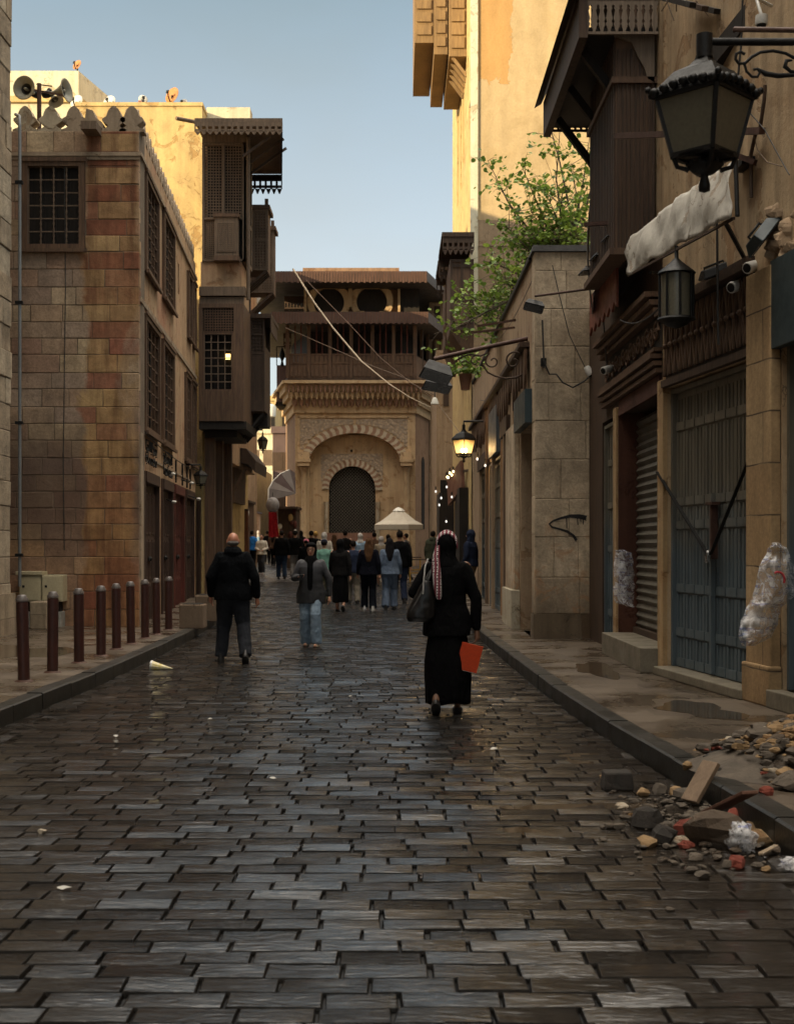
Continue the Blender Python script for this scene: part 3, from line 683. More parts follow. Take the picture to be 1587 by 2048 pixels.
for k in range(25):
    u = 0.35 + k * 0.435
    g = MB(F2); hh = 0.50 + 0.02 * math.sin(k * 2.1)
    g.prism([(u + a, 8.955 + b) for a, b in merlon_poly(0.42, hh)][::-1], 0.05, 0.28); g.build('merlon', MAT['crest'], bl)
# windows
def grille_window(M, r, nx, nz, parent, turned=False, depth=0.10, mats=('wood_brown', 'rust')):
    u0, u1, z0, z1 = r; f = 0.10; P = MB(M)
    P.box(u0, u0 + f, -0.06, depth + .04, z0, z1); P.box(u1 - f, u1, -0.06, depth + .04, z0, z1)
    P.box(u0 + f, u1 - f, -0.06, depth + .04, z1 - f, z1); P.box(u0 + f, u1 - f, -0.06, depth + .04, z0, z0 + f)
    P.box(u0 - .05, u1 + .05, -0.085, -0.062, z1 - 0.02, z1 + 0.05); P.box(u0 - .05, u1 + .05, -0.11, -0.0605, z0 - 0.05, z0 + .01)
    o = P.build('window', MAT[mats[0]], parent)
    g = MB(M); a0, a1, b0, b1 = u0 + f, u1 - f, z0 + f, z1 - f
    for i in range(nx + 1):
        x = a0 + (a1 - a0) * i / nx
        if turned:
            n = 26; pr = []
            for k in range(n + 1):
                zz = b0 + (b1 - b0) * k / n; pr.append((x, -0.01, zz))
            g.tube(pr, [0.010 + 0.011 * (k % 2) for k in range(n + 1)], 6)
        else: g.box(x - .010, x + .010, -0.022, -0.002, b0, b1)
    for j in range(nz + 1):
        z = b0 + (b1 - b0) * j / nz; g.box(a0, a1, -0.005, 0.016, z - .011, z + .011)
    for i in range(nx + 1):
        for j in range(nz + 1):
            x = a0 + (a1 - a0) * i / nx; z = b0 + (b1 - b0) * j / nz; g.ball((x, 0, z), 0.026, n=6, m=4)
    g.build('grille', MAT[mats[1]], o)
    g = MB(M); g.box(u0 + f, u1 - f, depth, depth + .02, z0 + f, z1 - f)
    for i in (1, 2, 3): x = a0 + (a1 - a0) * i / 4; g.box(x - .02, x + .02, depth - .03, depth, b0, b1)
    g.build('shutter', MAT['wood_black'], o)
    return o
grille_window(F1, (fu0, fu1, fz0, fz1), 4, 6, bl, True, mats=('wood_brown', 'wood_grey'))
for r in SW[:4]: grille_window(F2, r, 4, 7, bl, mats=('wood_brown', 'wood_brown'))
for r in SW[4:]: grille_window(F2, r, 4, 8, bl, mats=('wood_brown', 'wood_brown'))
g = MB(F2); g.box(niche[0], niche[1], 0.12, 0.14, niche[2], niche[3]); g.build('niche', MAT['void'], bl)
# shop doors
MAT['red_wood'] = wood('red_stained_door', (0.15, 0.035, 0.022), (0.055, 0.020, 0.014))
MAT['door_wood'] = wood('old_door_wood', (0.085, 0.045, 0.028), (0.035, 0.020, 0.014))
for k, r in enumerate(DW):
    u0, u1, z0, z1 = r; P = MB(F2); f = .09
    P.box(u0, u0 + f, -0.04, .12, z0, z1); P.box(u1 - f, u1, -0.04, .12, z0, z1); P.box(u0 + f, u1 - f, -0.06, .12, z1 - .2, z1)
    o = P.build('door', MAT['red_wood' if k == 2 else 'door_wood'], bl)
    n = 4; wd = (u1 - u0 - 2 * f) / n; g = MB(F2)
    for i in range(n):
        a = u0 + f + i * wd + .008; c = a + wd - .016
        g.box(a, c, 0.06, 0.09, z0, z1 - .21)
        for (p0, p1) in ((0.06, 0.75), (0.85, 1.6), (1.7, 2.5)):
            g.box(a + .05, c - .05, 0.045, 0.0595, z0 + p0, z0 + p1)
            for q2 in range(3): xx = a + .09 + q2 * (wd - .2) / 2; g.box(xx, xx + .03, 0.035, 0.0445, z0 + p0 + .04, z0 + p1 - .04)
    g.build('door_leaf', MAT['red_wood' if k == 2 else 'door_wood'], o)
    g = MB(F2); g.box((u0 + u1) / 2 - .2, (u0 + u1) / 2 + .2, 0.01, 0.034, 1.3, 1.36); g.ball(((u0 + u1) / 2, 0.02, 1.33), 0.05, n=8, m=6); g.build('bolt', MAT['iron'], o)
# wrought letters over the doors: flowing iron script
def script(M, u0, u1, z0, z1, seed, parent, name='iron_lettering', mat=None, y=-0.04, r=0.011):
    rr = random.Random(seed); g = MB(M); n = int((u1 - u0) / 0.15)
    for row in range(2):
        zz = z0 + (z1 - z0) * (0.25 + 0.5 * row)
        for i in range(n):
            u = u0 + (u1 - u0) * (i + 0.2) / n; k = rr.random(); w = (u1 - u0) / n; h = (z1 - z0) * 0.28
            if k < .34: P = [(u, zz), (u + w * .3, zz - h * .5), (u + w * .7, zz - h * .45), (u + w, zz + h * .2), (u + w * .8, zz + h * .5)]
            elif k < .6: P = [(u + w * .4, zz - h * .4), (u + w * .35, zz + h), (u + w * .5, zz + h * 1.15)]
            elif k < .82: P = [(u + w * (.5 + .3 * math.cos(t)), zz + h * .45 * math.sin(t)) for t in [x * .7 for x in range(9)]]
            else: P = [(u, zz + h * .3), (u + w * .5, zz + h * .7), (u + w * .9, zz + h * .1), (u + w * .6, zz - h * .3), (u + w * .1, zz - h * .6)]
            g.tube([(a, y, b) for a, b in P], r, 5)
            if rr.random() < .5: g.ball((u + w * .5, y, zz + h * 1.1), r * 1.5, n=5, m=4)
    return g.build(name, mat or MAT['iron'], parent)
script(F2, 0.55, 2.2, 3.05, 3.5, 11, bl); script(F2, 3.3, 5.0, 2.98, 3.5, 12, bl)
g = MB(F2)
for u in (5.9, 7.3, 8.4, 9.2): g.box(u, u + .05, -0.035, 0, 3.0, 3.5).cut()
g.build('iron_strip', MAT['iron'], bl)

# electric boxes at the foot of the wall
MAT['box_cream'] = plain('cream_enamel', (0.50, 0.43, 0.27), 0.5, 0.22, 5, 0.001, 40)
for k, (a, c, lid, lab) in enumerate(((48, 93, True, 'dirty cream electric box with overhanging lid, left of the pair behind the posts'), (92.5, 136, False, 'dirty cream electric box without lid, right of the pair behind the posts'))):
    u0, u1, z0, z1 = wrect(F1, a, 1146, c, 1202)
    t = thing('electric_box', F1 @ Vector(((u0 + u1) / 2, -0.3, 0.14)), lab, 'electric box', 'electric boxes on the banded wall')
    g = MB(F1); g.box(u0 + .01, u1 - .01, -0.34, -0.003, z0, z1 - .03); g.build('cabinet', MAT['box_cream'], t, 0.01)
    g = MB(F1); g.box(u0 + .035, u1 - .035, -0.352, -0.341, z0 + .03, z1 - .06); g.build('door_panel', MAT['box_cream'], t, 0.004)
    g = MB(F1); g.box(u0 + .07, u0 + .11, -0.36, -0.353, (z0 + z1) / 2, (z0 + z1) / 2 + .04); g.build('latch', MAT['iron'], t)
    if lid: g = MB(F1); g.box(u0 - .04, u1 + .02, -0.38, -0.003, z1 - .028, z1 + .035); g.build('lid', MAT['box_cream'], t, 0.008)
    g = MB(F1); g.box(u0 + .05, u1 - .05, -0.3, -0.003, 0.14, 0.42); g.build('plinth', plain('white_plinth%d' % k, (0.36, 0.34, 0.29), 0.8, 0.5, 4), t, 0.01)
    g = MB(F1); g.box(u0 + .09, u1 - .09, -0.24, -0.003, 0.425, z0 - .003); g.build('cable_bay', MAT['void'], t)
# bollards along the left pavement
MAT['bollard'] = plain('brown_painted_iron', (0.060, 0.022, 0.017), 0.38, 0.45, 5, 0.002, 60, 0.1)
MAT['bolcap'] = plain('worn_cap', (0.12, 0.10, 0.09), 0.35, 0.4, 8)
bb = local_thing('bollard', '', 'bollard', 'brown bollards along the left pavement')
g = MB(); g.lathe([(0.062, 0), (0.062, 0.84)], n=20); g.build('post', MAT['bollard'], bb)
g = MB(); g.lathe([(0.066, 0.845), (0.066, 0.87), (0.052, 0.885), (0.05, 0.905), (0.03, 0.915), (0.001, 0.917)], n=20); g.build('cap', MAT['bolcap'], bb)
g = MB(); g.lathe([(0.10, 0), (0.09, 0.012), (0.07, 0.02)], n=16); g.build('base_ring', MAT['rust'], bb)
BP = [(48, 1363), (105, 1345), (158, 1326), (202, 1312), (233, 1299), (262, 1288), (290, 1277), (313, 1269), (337, 1260)]
ordn = ['nearest brown bollard at the left edge of the photo', 'second nearest brown bollard, in front of the right electric box', 'third nearest brown bollard, just right of the electric boxes', 'fourth nearest brown bollard, in front of the banded wall', 'fifth nearest brown bollard, a dark one without a clear cap', 'sixth nearest brown bollard, just left of the wall corner', 'seventh nearest brown bollard, in front of the wall corner', 'eighth brown bollard, in front of the first shop door', 'farthest brown bollard, beside the stone planters']
tilt = [(.012, -.022), (.0, .006), (.006, -.032), (0, 0.006), (.004, .012), (-.006, .016), (0, .010), (.008, -.006), (0, .006)]
for k, (px, py) in enumerate(BP):
    D = (CH - .14) * FPX / (py - HY); o = bb if k == 0 else copy_tree(bb)
    o.location = (XP(px, D), D, 0.139); o.rotation_euler = (tilt[k][0], tilt[k][1], k * 0.7); o['label'] = ordn[k]
    for c in [c for c in S.objects if c.parent == o]:
        if c.name.startswith('cap') and k == 4: c.scale = (0.95, 0.95, 1.0)
# stone planters / blocks past the bollards
MAT['block'] = plaster('brown_block', [(0.13, 0.09, 0.06), (0.19, 0.135, 0.09)], scale=2.5, streak=0.3)
for k, (px, py, wd, hh, lab) in enumerate(((382, 1258, 0.42, 0.42, 'square brown stone block at the kerb, nearest of the three'), (412, 1244, 0.42, 0.50, 'square brown stone block, middle of the three by the kerb'), (430, 1234, 0.4, 0.5, 'square brown stone block, farthest of the three, beside the man in the black hoodie'))):
    D = (CH - .14) * FPX / (py - HY); x = XP(px, D)
    t = thing('stone_block', (x, D, .14), lab, 'stone block', 'stone blocks by the left kerb')
    g = MB(); g.box(x - wd / 2, x + wd / 2, D, D + .45, .141, .14 + hh); g.build('block', MAT['block'], t, 0.02)
    g = MB(); g.box(x - wd / 2 + .05, x + wd / 2 - .05, D + .05, D + .4, .14 + hh + .0, .14 + hh + .012); g.build('top_soil', MAT['mud'], t)
x, y = -6.05, 22.3
tag(MB().box(x - .25, x + .05, y, y + .4, .141, .62).build('stone_stump', MAT['pale_ashlar'], None, 0.02), 'low squared stone standing on the pavement at the foot of the grey pipe', 'stone block')

# --- loudspeakers above the roof edge
MAT['horn'] = plain('grey_enamel_horn', (0.34, 0.32, 0.24), 0.5, 0.35, 5)
MAT['horn_in'] = plain('horn_inside', (0.03, 0.027, 0.022), 0.6)
def horn(px, py, D, aim, size, label, group):
    c = PT(px, py, D); t = thing('loudspeaker', c, label, 'loudspeaker', group)
    q = Vector(aim).normalized().to_track_quat('Z', 'Y').to_matrix().to_4x4(); q.translation = c
    g = MB(q); s = size
    g.lathe([(0.05 * s, -0.62 * s), (0.07 * s, -0.45 * s), (0.12 * s, -0.3 * s), (0.22 * s, -0.12 * s), (0.36 * s, 0.0), (0.385 * s, 0.0), (0.385 * s, 0.02 * s), (0.35 * s, 0.018 * s), (0.21 * s, -0.10 * s), (0.10 * s, -0.28 * s), (0.04 * s, -0.34 * s)], n=24); g.build('bell', MAT['horn'], t)
    g = MB(q); g.lathe([(0.342 * s, -0.006), (0.205 * s, -0.115 * s), (0.09 * s, -0.27 * s), (0.001, -0.28 * s)], n=24, caps=False); g.build('throat', MAT['horn_in'], t)
    g = MB(q); g.lathe([(0.03 * s, -0.3 * s), (0.05 * s, -0.13 * s), (0.04 * s, -0.06 * s), (0.001, -0.05 * s)], n=12, caps=False); g.build('plug', MAT['horn'], t)
    g = MB(q); g.lathe([(0.10 * s, -0.85 * s), (0.12 * s, -0.8 * s), (0.12 * s, -0.62 * s), (0.05 * s, -0.6 * s)], n=16); g.build('driver', MAT['iron'], t)
horn(48, 175, 26, (-0.25, -1, -0.05), 0.62, 'horn loudspeaker turned to the street, its dark round mouth showing', 'horn loudspeakers')
horn(133, 180, 26.2, (1, -0.25, 0.1), 0.62, 'horn loudspeaker pointing right along the roof, seen from the side', 'horn loudspeakers')
horn(112, 203, 26.3, (0.55, -0.35, -0.9), 0.42, 'small dark horn loudspeaker pointing down below the other two', 'horn loudspeakers')
t = thing('speaker_pole', (XP(77, 26), 26.05, 8.9), 'short rusty pole carrying the loudspeakers on the roof', 'pole')
g = MB(); x = XP(77, 26); g.tube([(x, 26.05, 8.9), (x, 26.05, ZP(165, 26))], 0.045, 10)
g.bar(PT(60, 178, 26.1), PT(125, 190, 26.1), .03); g.bar(PT(73, 168, 26.1), PT(104, 172, 26.0), .02); g.build('pole', MAT['rust'], t)
# --- block and roofs behind
t = thing('roof_house', (XP(100, 44), 44, 0.4), 'flat topped cream block rising behind the loudspeakers', 'building')
g = MB(); x0, x1 = XP(10, 44), XP(157, 44); zt = ZP(141, 44)
g.slab([(x0 - 4, 44), (x1, 44), (x1 + 1.1, 50), (x0 - 4, 50)], 0.3, zt); g.build('wall', MAT['cream'], t)
g = MB(); g.slab([(x0 - 4, 43.9), (x1 + .06, 43.9), (x1 + 1.1, 50), (x0 - 4, 50)], ZP(205, 44), ZP(193, 44)); g.build('ledge', MAT['gold'], t)
def dish(px, py, D, r, mat, label, face=(0.5, -0.75, 0.35)):
    c = PT(px, py, D); t = thing('satellite_dish', c - Vector((0, 0, r * 1.5)), label, 'satellite dish', 'satellite dishes on the left roofs')
    q = Vector(face).normalized().to_track_quat('Z', 'Y').to_matrix().to_4x4(); q.translation = c
    g = MB(q); g.lathe([(0.001, -0.16 * r), (0.5 * r, -0.12 * r), (r, 0), (r, 0.03 * r), (0.5 * r, -0.09 * r), (0.001, -0.13 * r)], n=24, caps=False); g.build('bowl', mat, t)
    g = MB(q); g.tube([(0, -r, 0), (0, -0.5 * r, 0.5 * r), (0, 0, 0.75 * r)], 0.02, 6); g.box(-.04, .04, -.04, .04, 0.72 * r, 0.85 * r); g.build('arm', MAT['iron'], t)
    g = MB(); g.tube([c, c - Vector((0, -0.1, r * 1.6))], 0.03, 6); g.build('mast', MAT['iron'], t)
MAT['dish_pale'] = plain('pale_dish', (0.66, 0.63, 0.55), 0.5, 0.2, 4); MAT['dish_rust'] = plain('rusty_dish', (0.55, 0.22, 0.06), 0.6, 0.4, 3); MAT['dish_red'] = plain('red_dish', (0.32, 0.10, 0.05), 0.6, 0.3, 3)
dish(153, 203, 35.5, 0.20, MAT['dish_pale'], 'small white dish leaning beside the cream block', (-0.4, -.9, .2))
dish(154, 129, 46, 0.19, MAT['dish_rust'], 'small orange dish on the corner of the cream block', (-.5, -.8, .3))
dish(344, 190, 36.5, 0.24, MAT['dish_rust'], 'rusty orange dish standing on the golden wall', (-.55, -.8, .25))
dish(367, 206, 36.6, 0.13, MAT['dish_pale'], 'small pale dish just right of the rusty orange one', (-.4, -.9, .2))
dish(219, 203, 37.0, 0.19, MAT['dish_pale'], 'faint white dish behind the two dark merlons', (-.3, -.9, .2))
dish(286, 198, 36.9, 0.13, MAT['dish_pale'], 'white dish above the small red one by the corner merlon', (.3, -.9, .2))
dish(283, 206, 36.4, 0.11, MAT['dish_red'], 'small dull red dish beside the corner merlon', (.6, -.6, .5))
# unseen blocks added to shade the street and the house fronts
for k, (x0, x1, y0, y1, h) in enumerate(((-30, -16, -10, 34, 11.5),)):
    t = thing('tall_house', (x0, y0, 0.1), 'plain block out of view beyond the banded building, added to shade the street', 'building')
    MB().box(x0, x1, y0, y1, 0.1, h).build('wall', MAT['gold'], t)
t = thing('tall_house', (-10.5, 18, 0.1), 'plain unseen block behind the nearest stone wall, added to shade the street', 'building')
MB().box(-12.2, -9.25, 21.5, 29.5, 0.1, 15.3).build('wall', MAT['gold'], t)

# --- the tall house with lattice bays
bm = thing('lattice_house', (-5.2, 34.2, 0.3), 'tall golden rendered house with wooden lattice bays and a deep fretted eave over the street', 'building')
FD = 35.2
xa, xb = XP(150, FD), XP(404, FD)
w = MB(); w.box(xa, xb, FD, 46, 0.2, ZP(212, FD)); w.build('wall', MAT['gold'], bm)
w = MB(); w.box(xa, xb + .02, FD - .03, 46, ZP(212, FD) + .003, ZP(209, FD) + .06); w.build('coping', MAT['gold'], bm)
w = MB(); w.box(xb + .003, XP(493, FD), FD + .8, 36.6, ZP(236, FD) + .1, ZP(214, FD + .8)); w.build('parapet', MAT['cream'], bm)
w = MB(); w.box(xb - .1, -4.95, FD + .5, 45.6, 4.1, ZP(236, FD) + .09); w.build('street_wall', MAT['side_plaster'], bm)
w = MB(); w.tube([PT(352, 236, FD - .5), PT(404, 246, FD)], 0.055, 10); w.build('spout', MAT['wood_grey'], bm)
def lattice(M, u0, u1, z0, z1, y, pitch=0.075, bar=0.024, name='lattice', mat='wood_grey', parent=None, th=0.02, back=0.12):
    g = MB(M); nx = max(2, round((u1 - u0) / pitch)); nz = max(2, round((z1 - z0) / pitch))
    for i in range(nx + 1): x = u0 + (u1 - u0) * i / nx; g.box(x - bar / 2, x + bar / 2, y, y + th, z0, z1)
    for j in range(nz + 1): z = z0 + (z1 - z0) * j / nz; g.box(u0, u1, y + .004, y + th + .004, z - bar / 2, z + bar / 2)
    return g.build(name, MAT[mat], parent)
def framed(M, u0, u1, z0, z1, y, f=.07, d=.08, cols=(), rows=(), name='frame', mat='wood_grey', parent=None):
    g = MB(M)
    g.box(u0, u0 + f, y, y + d, z0, z1); g.box(u1 - f, u1, y, y + d, z0, z1); g.box(u0 + f, u1 - f, y, y + d, z1 - f, z1); g.box(u0 + f, u1 - f, y, y + d, z0, z0 + f)
    for c in cols: g.box(c - f / 2, c + f / 2, y + .003, y + d - .003, z0 + f, z1 - f)
    for r in rows: g.box(u0 + f, u1 - f, y + .006, y + d - .006, r - f / 2, r + f / 2)
    return g.build(name, MAT[mat], parent)
# upper bay, front and street faces
BD = 34.2; ux0, ux1 = XP(404, BD), XP(492, BD)
zt, zb = ZP(262, BD), ZP(522, BD)
FB = frame(ux0, BD, ux1, BD); FS = frame(ux1, BD, ux1, BD + 1.4)
Wd = ux1 - ux0
core = MB(); core.box(ux0 + .12, ux1 - .12, BD + .16, BD + 1.3, zb, zt); core.build('bay_core', MAT['void'], bm)
u_ = lambda px: XP(px, BD) - ux0
framed(FB, 0, Wd, zb, ZP(285, BD), 0, .06, .1, [u_(446)], [ZP(436, BD)], 'bay_frame', parent=bm)
w = MB(FB); w.box(0.0, Wd, 0.02, .10, ZP(284, BD), zt); w.build('bay_header', MAT['wood_grey'], bm)
lattice(FB, .06, u_(443), ZP(434, BD), ZP(290, BD), .05, parent=bm)
lattice(FB, u_(449), Wd - .06, ZP(434, BD), ZP(290, BD), .05, parent=bm)
lattice(FB, .06, u_(432), ZP(518, BD), ZP(440, BD), .05, 0.055, 0.026, parent=bm)
# little hanging box on the front
t0, t1 = u_(433), u_(478); w = MB(FB); w.box(t0, t1, -.32, -.002, ZP(516, BD), ZP(440, BD)); bx = w.build('hanging_box', MAT['wood_grey'], bm)
lattice(FB, t0 + .06, t1 - .06, ZP(508, BD), ZP(452, BD), -.345, 0.05, 0.024, parent=bx)
w = MB(FB); w.box(t0 - .04, t1 + .04, -.36, -.003, ZP(440, BD) + .002, ZP(433, BD)); w.box(t0 - .03, t1 + .03, -.35, -.003, ZP(526, BD), ZP(516, BD) - .002); w.build('box_moulding', MAT['wood_brown'], bx)
# street face of the bay
framed(FS, 0.0, 1.4, zb, zt, -.003, .1, .1, [], [ZP(436, BD)], 'bay_side_frame', parent=bm)
lattice(FS, .1, 1.3, zb + .1, zt - .1, .04, 0.09, 0.035, parent=bm)
# turned corner post
w = MB(); w.tube([(ux1 + .06, BD - .02, ZP(600, BD)), (ux1 + .06, BD - .02, ZP(275, BD))], 0.05, 8); w.build('corner_post', MAT['wood_grey'], bm)
# big eave with fretted edge
ez = ZP(262, 33.2); ex0, ex1 = XP(352, 33.4) + .7, XP(563, 33.0)
w = MB(); w.slab([(ux0 - .05, 33.25), (ex1, 33.25), (ex1 - .42, 37.9), (ux0 - .05, 37.9)], ZP(242, 33.2), ZP(236, 33.2) + .02); w.build('eave', MAT['wood_grey'], bm)
def fret(M, u0, u1, z0, z1, pitch, mat, parent, name='fretted_board', th=.03):
    """a valance board pierced with a row of holes and ending in hanging points"""
    g = MB(M); n = max(1, round((u1 - u0) / pitch)); w = (u1 - u0) / n; h = z1 - z0; a = w * .2
    for i in range(n):
        x = u0 + i * w
        z = [z0 + h * k for k in (0, .26, .50, .66, 1.0)]
        g.box(x, x + w, 0, th, z[3], z[4]); g.box(x, x + a, .0, th, z[1], z[3]); g.box(x + w - a, x + w, 0, th, z[1], z[3])
        g.box(x + a, x + w - a, 0, th, z[1] + (z[2] - z[1]) * .2, z[2] - (z[2] - z[1]) * .25)
        g.prism([(x + a * .2, z[1]), (x + w / 2 - .1 * w, z[0]), (x + w / 2 + .1 * w, z[0]), (x + w - a * .2, z[1])][::-1], 0, th)
    return g.build(name, MAT[mat], parent)
fret(frame(ux0 - .05, 33.22, ex1, 33.22), 0, ex1 - ux0 + .05, ZP(268, 33.2), ZP(243, 33.2), .16, 'wood_grey', bm)
fret(frame(ex1 + .003, 33.25, ex1 - .417, 37.9), 0, 4.66, ZP(268, 33.2), ZP(243, 33.2), .2, 'wood_black', bm)
fret(frame(ux1 - .5, 37.9, ex1 - .42, 37.9), 0, ex1 - ux1 + .08, ZP(275, 33.2) - .15, ZP(243, 33.2), .16, 'wood_black', bm)
w = MB()
for k in range(3): y = 33.5 + k * .8; w.bar((ux1, y, ZP(262, 33.2) - .55), (ex1 - .06, y, ZP(250, 33.2)), .06).cut()
w.build('eave_brace', MAT['wood_dark'], bm)
# lattice bays further up the street
for k, (y0, y1, pxr, pt, pb, wn) in enumerate(((37.4, 38.4, 536, 418, 540, 1), (40.2, 41.0, 548, 460, 585, 1))):
    xr = XP(pxr, y0); xl = -5.0; z0, z1 = ZP(pb, y0), ZP(pt, y0)
    w = MB(); w.box(xl, xr - .03, y0 + .03, y1, z0, z1); o = w.build('side_bay', MAT['wood_brown'], bm)
    M = frame(xr - .95, y0, xr, y0); framed(M, 0, .95, z0, z1, 0, .07, .03, [.5], [(z0 + z1) / 2], 'bay_frame', 'wood_grey', o); lattice(M, .07, .88, z0 + .1, z1 - .1, .012, .08, .03, parent=o, th=.01, mat='wood_grey')
    w = MB(); w.box(xl - .05, xr + .05, y0 - .05, y1 + .05, z1 + .002, z1 + .12); w.box(xr - .1, xr, y0 - .02, y0 + .08, z1 + .12, z1 + .3); w.build('bay_cap', MAT['wood_brown'], o)
    w = MB()
    for j in range(4): yy = y0 + .05 + j * .22; w.bar((xr - .05, yy, z0), (xr - 1.0, yy, z0 - .85), .07).cut()
    w.build('bracket', MAT['wood_dark'], o)
    w = MB(); w.box(-5.6, -4.6, y0 + .4, y1, z0 - 1.6, z0 - .003); w.build('corbel', MAT['wood_dark'], o)
# wall piece between the bays, lower bay
LD = 33.9; lx0, lx1 = XP(397, LD), XP(487, LD)
w = MB(); w.box(lx0, lx1 - .1, LD + .35, 36.0, ZP(842, LD), zb - .003); w.build('mid_wall', MAT['side_plaster'], bm)
w = MB(); w.box(lx0, lx1 + .03, LD + .05, LD + .345, ZP(590, LD), ZP(572, LD)); w.box(lx0, lx1 - .02, LD + .12, LD + .345, ZP(606, LD), ZP(592, LD)); w.build('beam', MAT['wood_grey'], bm)
FL = frame(lx0, LD, lx1, LD); LW = lx1 - lx0; v_ = lambda px: XP(px, LD) - lx0
z0, z1 = ZP(842, LD), ZP(607, LD)
w = MB(FL); w.wall(0, LW, z0, z1, 0, .1, [(v_(404), v_(467), ZP(782, LD), ZP(615, LD))]); w.box(0.0, .1, .1, 2, z0, z1); w.box(LW - .1, LW, .1, 2.1, z0, z1); o = w.build('lower_bay', MAT['wood_brown'], bm)
w = MB(FL); w.box(.1, LW - .1, .25, .3, z0, z1); w.build('dark_inside', MAT['void'], o)
lattice(FL, v_(404), v_(467), ZP(662, LD), ZP(615, LD), .03, .07, .022, parent=o, mat='wood_brown')
framed(FL, v_(404), v_(467), ZP(782, LD), ZP(664, LD), .01, .05, .06, [], [], 'casement', 'wood_brown', o)
g = MB(FL); a0, a1, b0, b1 = v_(408), v_(463), ZP(779, LD), ZP(668, LD)
for i in range(5): x = a0 + (a1 - a0) * i / 4; g.box(x - .012, x + .012, .03, .05, b0, b1)
for j in range(8): z = b0 + (b1 - b0) * j / 7; g.box(a0, a1, .025, .045, z - .012, z + .012)
g.build('grille', MAT['wood_grey'], o)
g = MB(FL); g.box(v_(449.5), v_(459), .14, .16, ZP(717, LD), ZP(706, LD)); g.build('lamp_glow', emit('window_glow', (1.0, 0.62, 0.18), 1.1), o)
w = MB(); w.slab([(lx0, LD + .04), (lx1 + .06, LD + .04), (lx1 + .06, 36.3), (lx0, 36.3)], ZP(858, LD), z0 - .003); w.build('bay_floor', MAT['wood_black'], bm)
w = MB()
w.box(lx0 + .1, XP(470, LD), LD + .4, 36.5, ZP(872, LD), ZP(859, LD)); w.build('joists', MAT['wood_black'], bm)
# lower side bay with pierced panels and its canopy
SD = 35.6; sx0, sx1 = XP(490, SD), XP(529, SD)
z0, z1 = ZP(822, SD), ZP(637, SD)
w = MB(); w.box(sx0, sx1, SD, SD + 1.6, z0, z0 + .25); w.box(sx0, sx1, SD + 1.5, SD + 1.6, z0 + .25, z1); w.box(sx0, sx0 + .05, SD, SD + 1.5, z0 + .25, z1)
w.box(sx1 - .05, sx1, SD + .05, SD + .3, z0 + .25, z1); w.box(sx1 - .05, sx1, SD + .3, SD + 1.5, z0 + .25, ZP(690, SD)); o = w.build('pierced_bay', MAT['wood_dark'], bm)
M = frame(sx0, SD, sx1, SD); SWd = sx1 - sx0
framed(M, 0, SWd, z0 + .25, z1, 0, .05, .06, [], [ZP(668, SD), ZP(706, SD)], 'panel_frame', 'wood_dark', o)
lattice(M, .05, SWd - .05, ZP(667, SD), z1 - .05, .02, .075, .028, parent=o, mat='wood_dark')
lattice(M, .05, SWd - .05, ZP(704, SD), ZP(669, SD), .02, .09, .034, parent=o, mat='wood_dark')
lattice(M, .05, SWd - .05, z0 + .3, ZP(708, SD), .02, .05, .040, parent=o, mat='wood_dark')
w = MB(); w.slab([(sx0 - .1, SD - .12), (XP(543, SD), SD - .12), (XP(545, SD), SD + 1.8), (sx0 - .1, SD + 1.8)], z1 + .002, z1 + .12)
w.box(XP(541, SD), XP(543, SD), SD - .1, SD + 1.7, z1 - .38, z1); w.build('canopy', MAT['wood_dark'], o)
w = MB()
for k in range(4): y = SD + .1 + k * .4; w.bar((sx1 - .04, y, z0 - .05), (sx0 - .1, y, z0 - .75), .06).cut()
w.box(sx0 + .1, sx1, SD + .8, SD + 1.6, z0 - .35, z0 - .003); w.build('bracket', MAT['wood_black'], o)
# ground storey under the bays: shop fronts in shade, timber posts
w = MB(); w.box(-10, -5.5, 33.95, 46, 0.2, ZP(862, LD)); w.build('ground_wall', MAT['side_plaster'], bm)
w = MB()
for px, D, wd in ((419, 34.5, .26), (436, 35.4, .24), (452, 36.6, .3)): x = XP(px, D); w.box(x - wd / 2, x + wd / 2, D, D + .25, 0.25, ZP(872, D)).cut()
w.build('timber_post', MAT['wood_brown'], bm)
w = MB(); M = frame(XP(404, 34.4), 34.4, XP(470, 44), 44); w.box(0.2, 9.6, .25, .3, 0.2, 4.0); w.build('shop_recess', MAT['wood_black'], bm)
w = MB(M)
for k in range(5): w.box(.4 + k * 1.9, 1.9 + k * 1.9, .12, .2, 0.25, 2.9).cut()
w.build('shop_shutter', MAT['door_wood'], bm)
# shop canopy px 445-520
t = thing('shop_canopy', PT(480, 900, 44), 'brown slatted shop canopy jutting out under the wooden bays', 'canopy')
w = MB(); c = [PT(447, 893, 42), PT(500, 897, 42), PT(519, 925, 42.5), PT(455, 905, 42)]
vs = [PT(444, 893, 41), PT(497, 897, 41), PT(503, 950, 41), PT(490, 925, 41), PT(452, 915, 41)]
x0, x1 = XP(446, 41), XP(508, 41); zt = ZP(893, 41)
w.prism([(x0, zt), (x1 - .25, zt - .06), (x1 + .05, zt - .45), (x1 + .02, zt - .8), (x1 - .2, zt - .55), (x0, zt - .42)][::-1], 41, 44.5); w.build('cover', MAT['wood_dark'], t)
w = MB(); w.bar((x0, 41.2, zt - 2.0), (x1 - .3, 41.2, zt - .7), .09); w.box(x0 - .1, x0 + .35, 41.1, 44, zt - 1.75, zt - .5); w.build('bracket', MAT['wood_brown'], t)
t = thing('wood_screen', (XP(480, 45), 45, .43), 'flat reddish brown wooden screen standing beyond the bald man', 'screen')
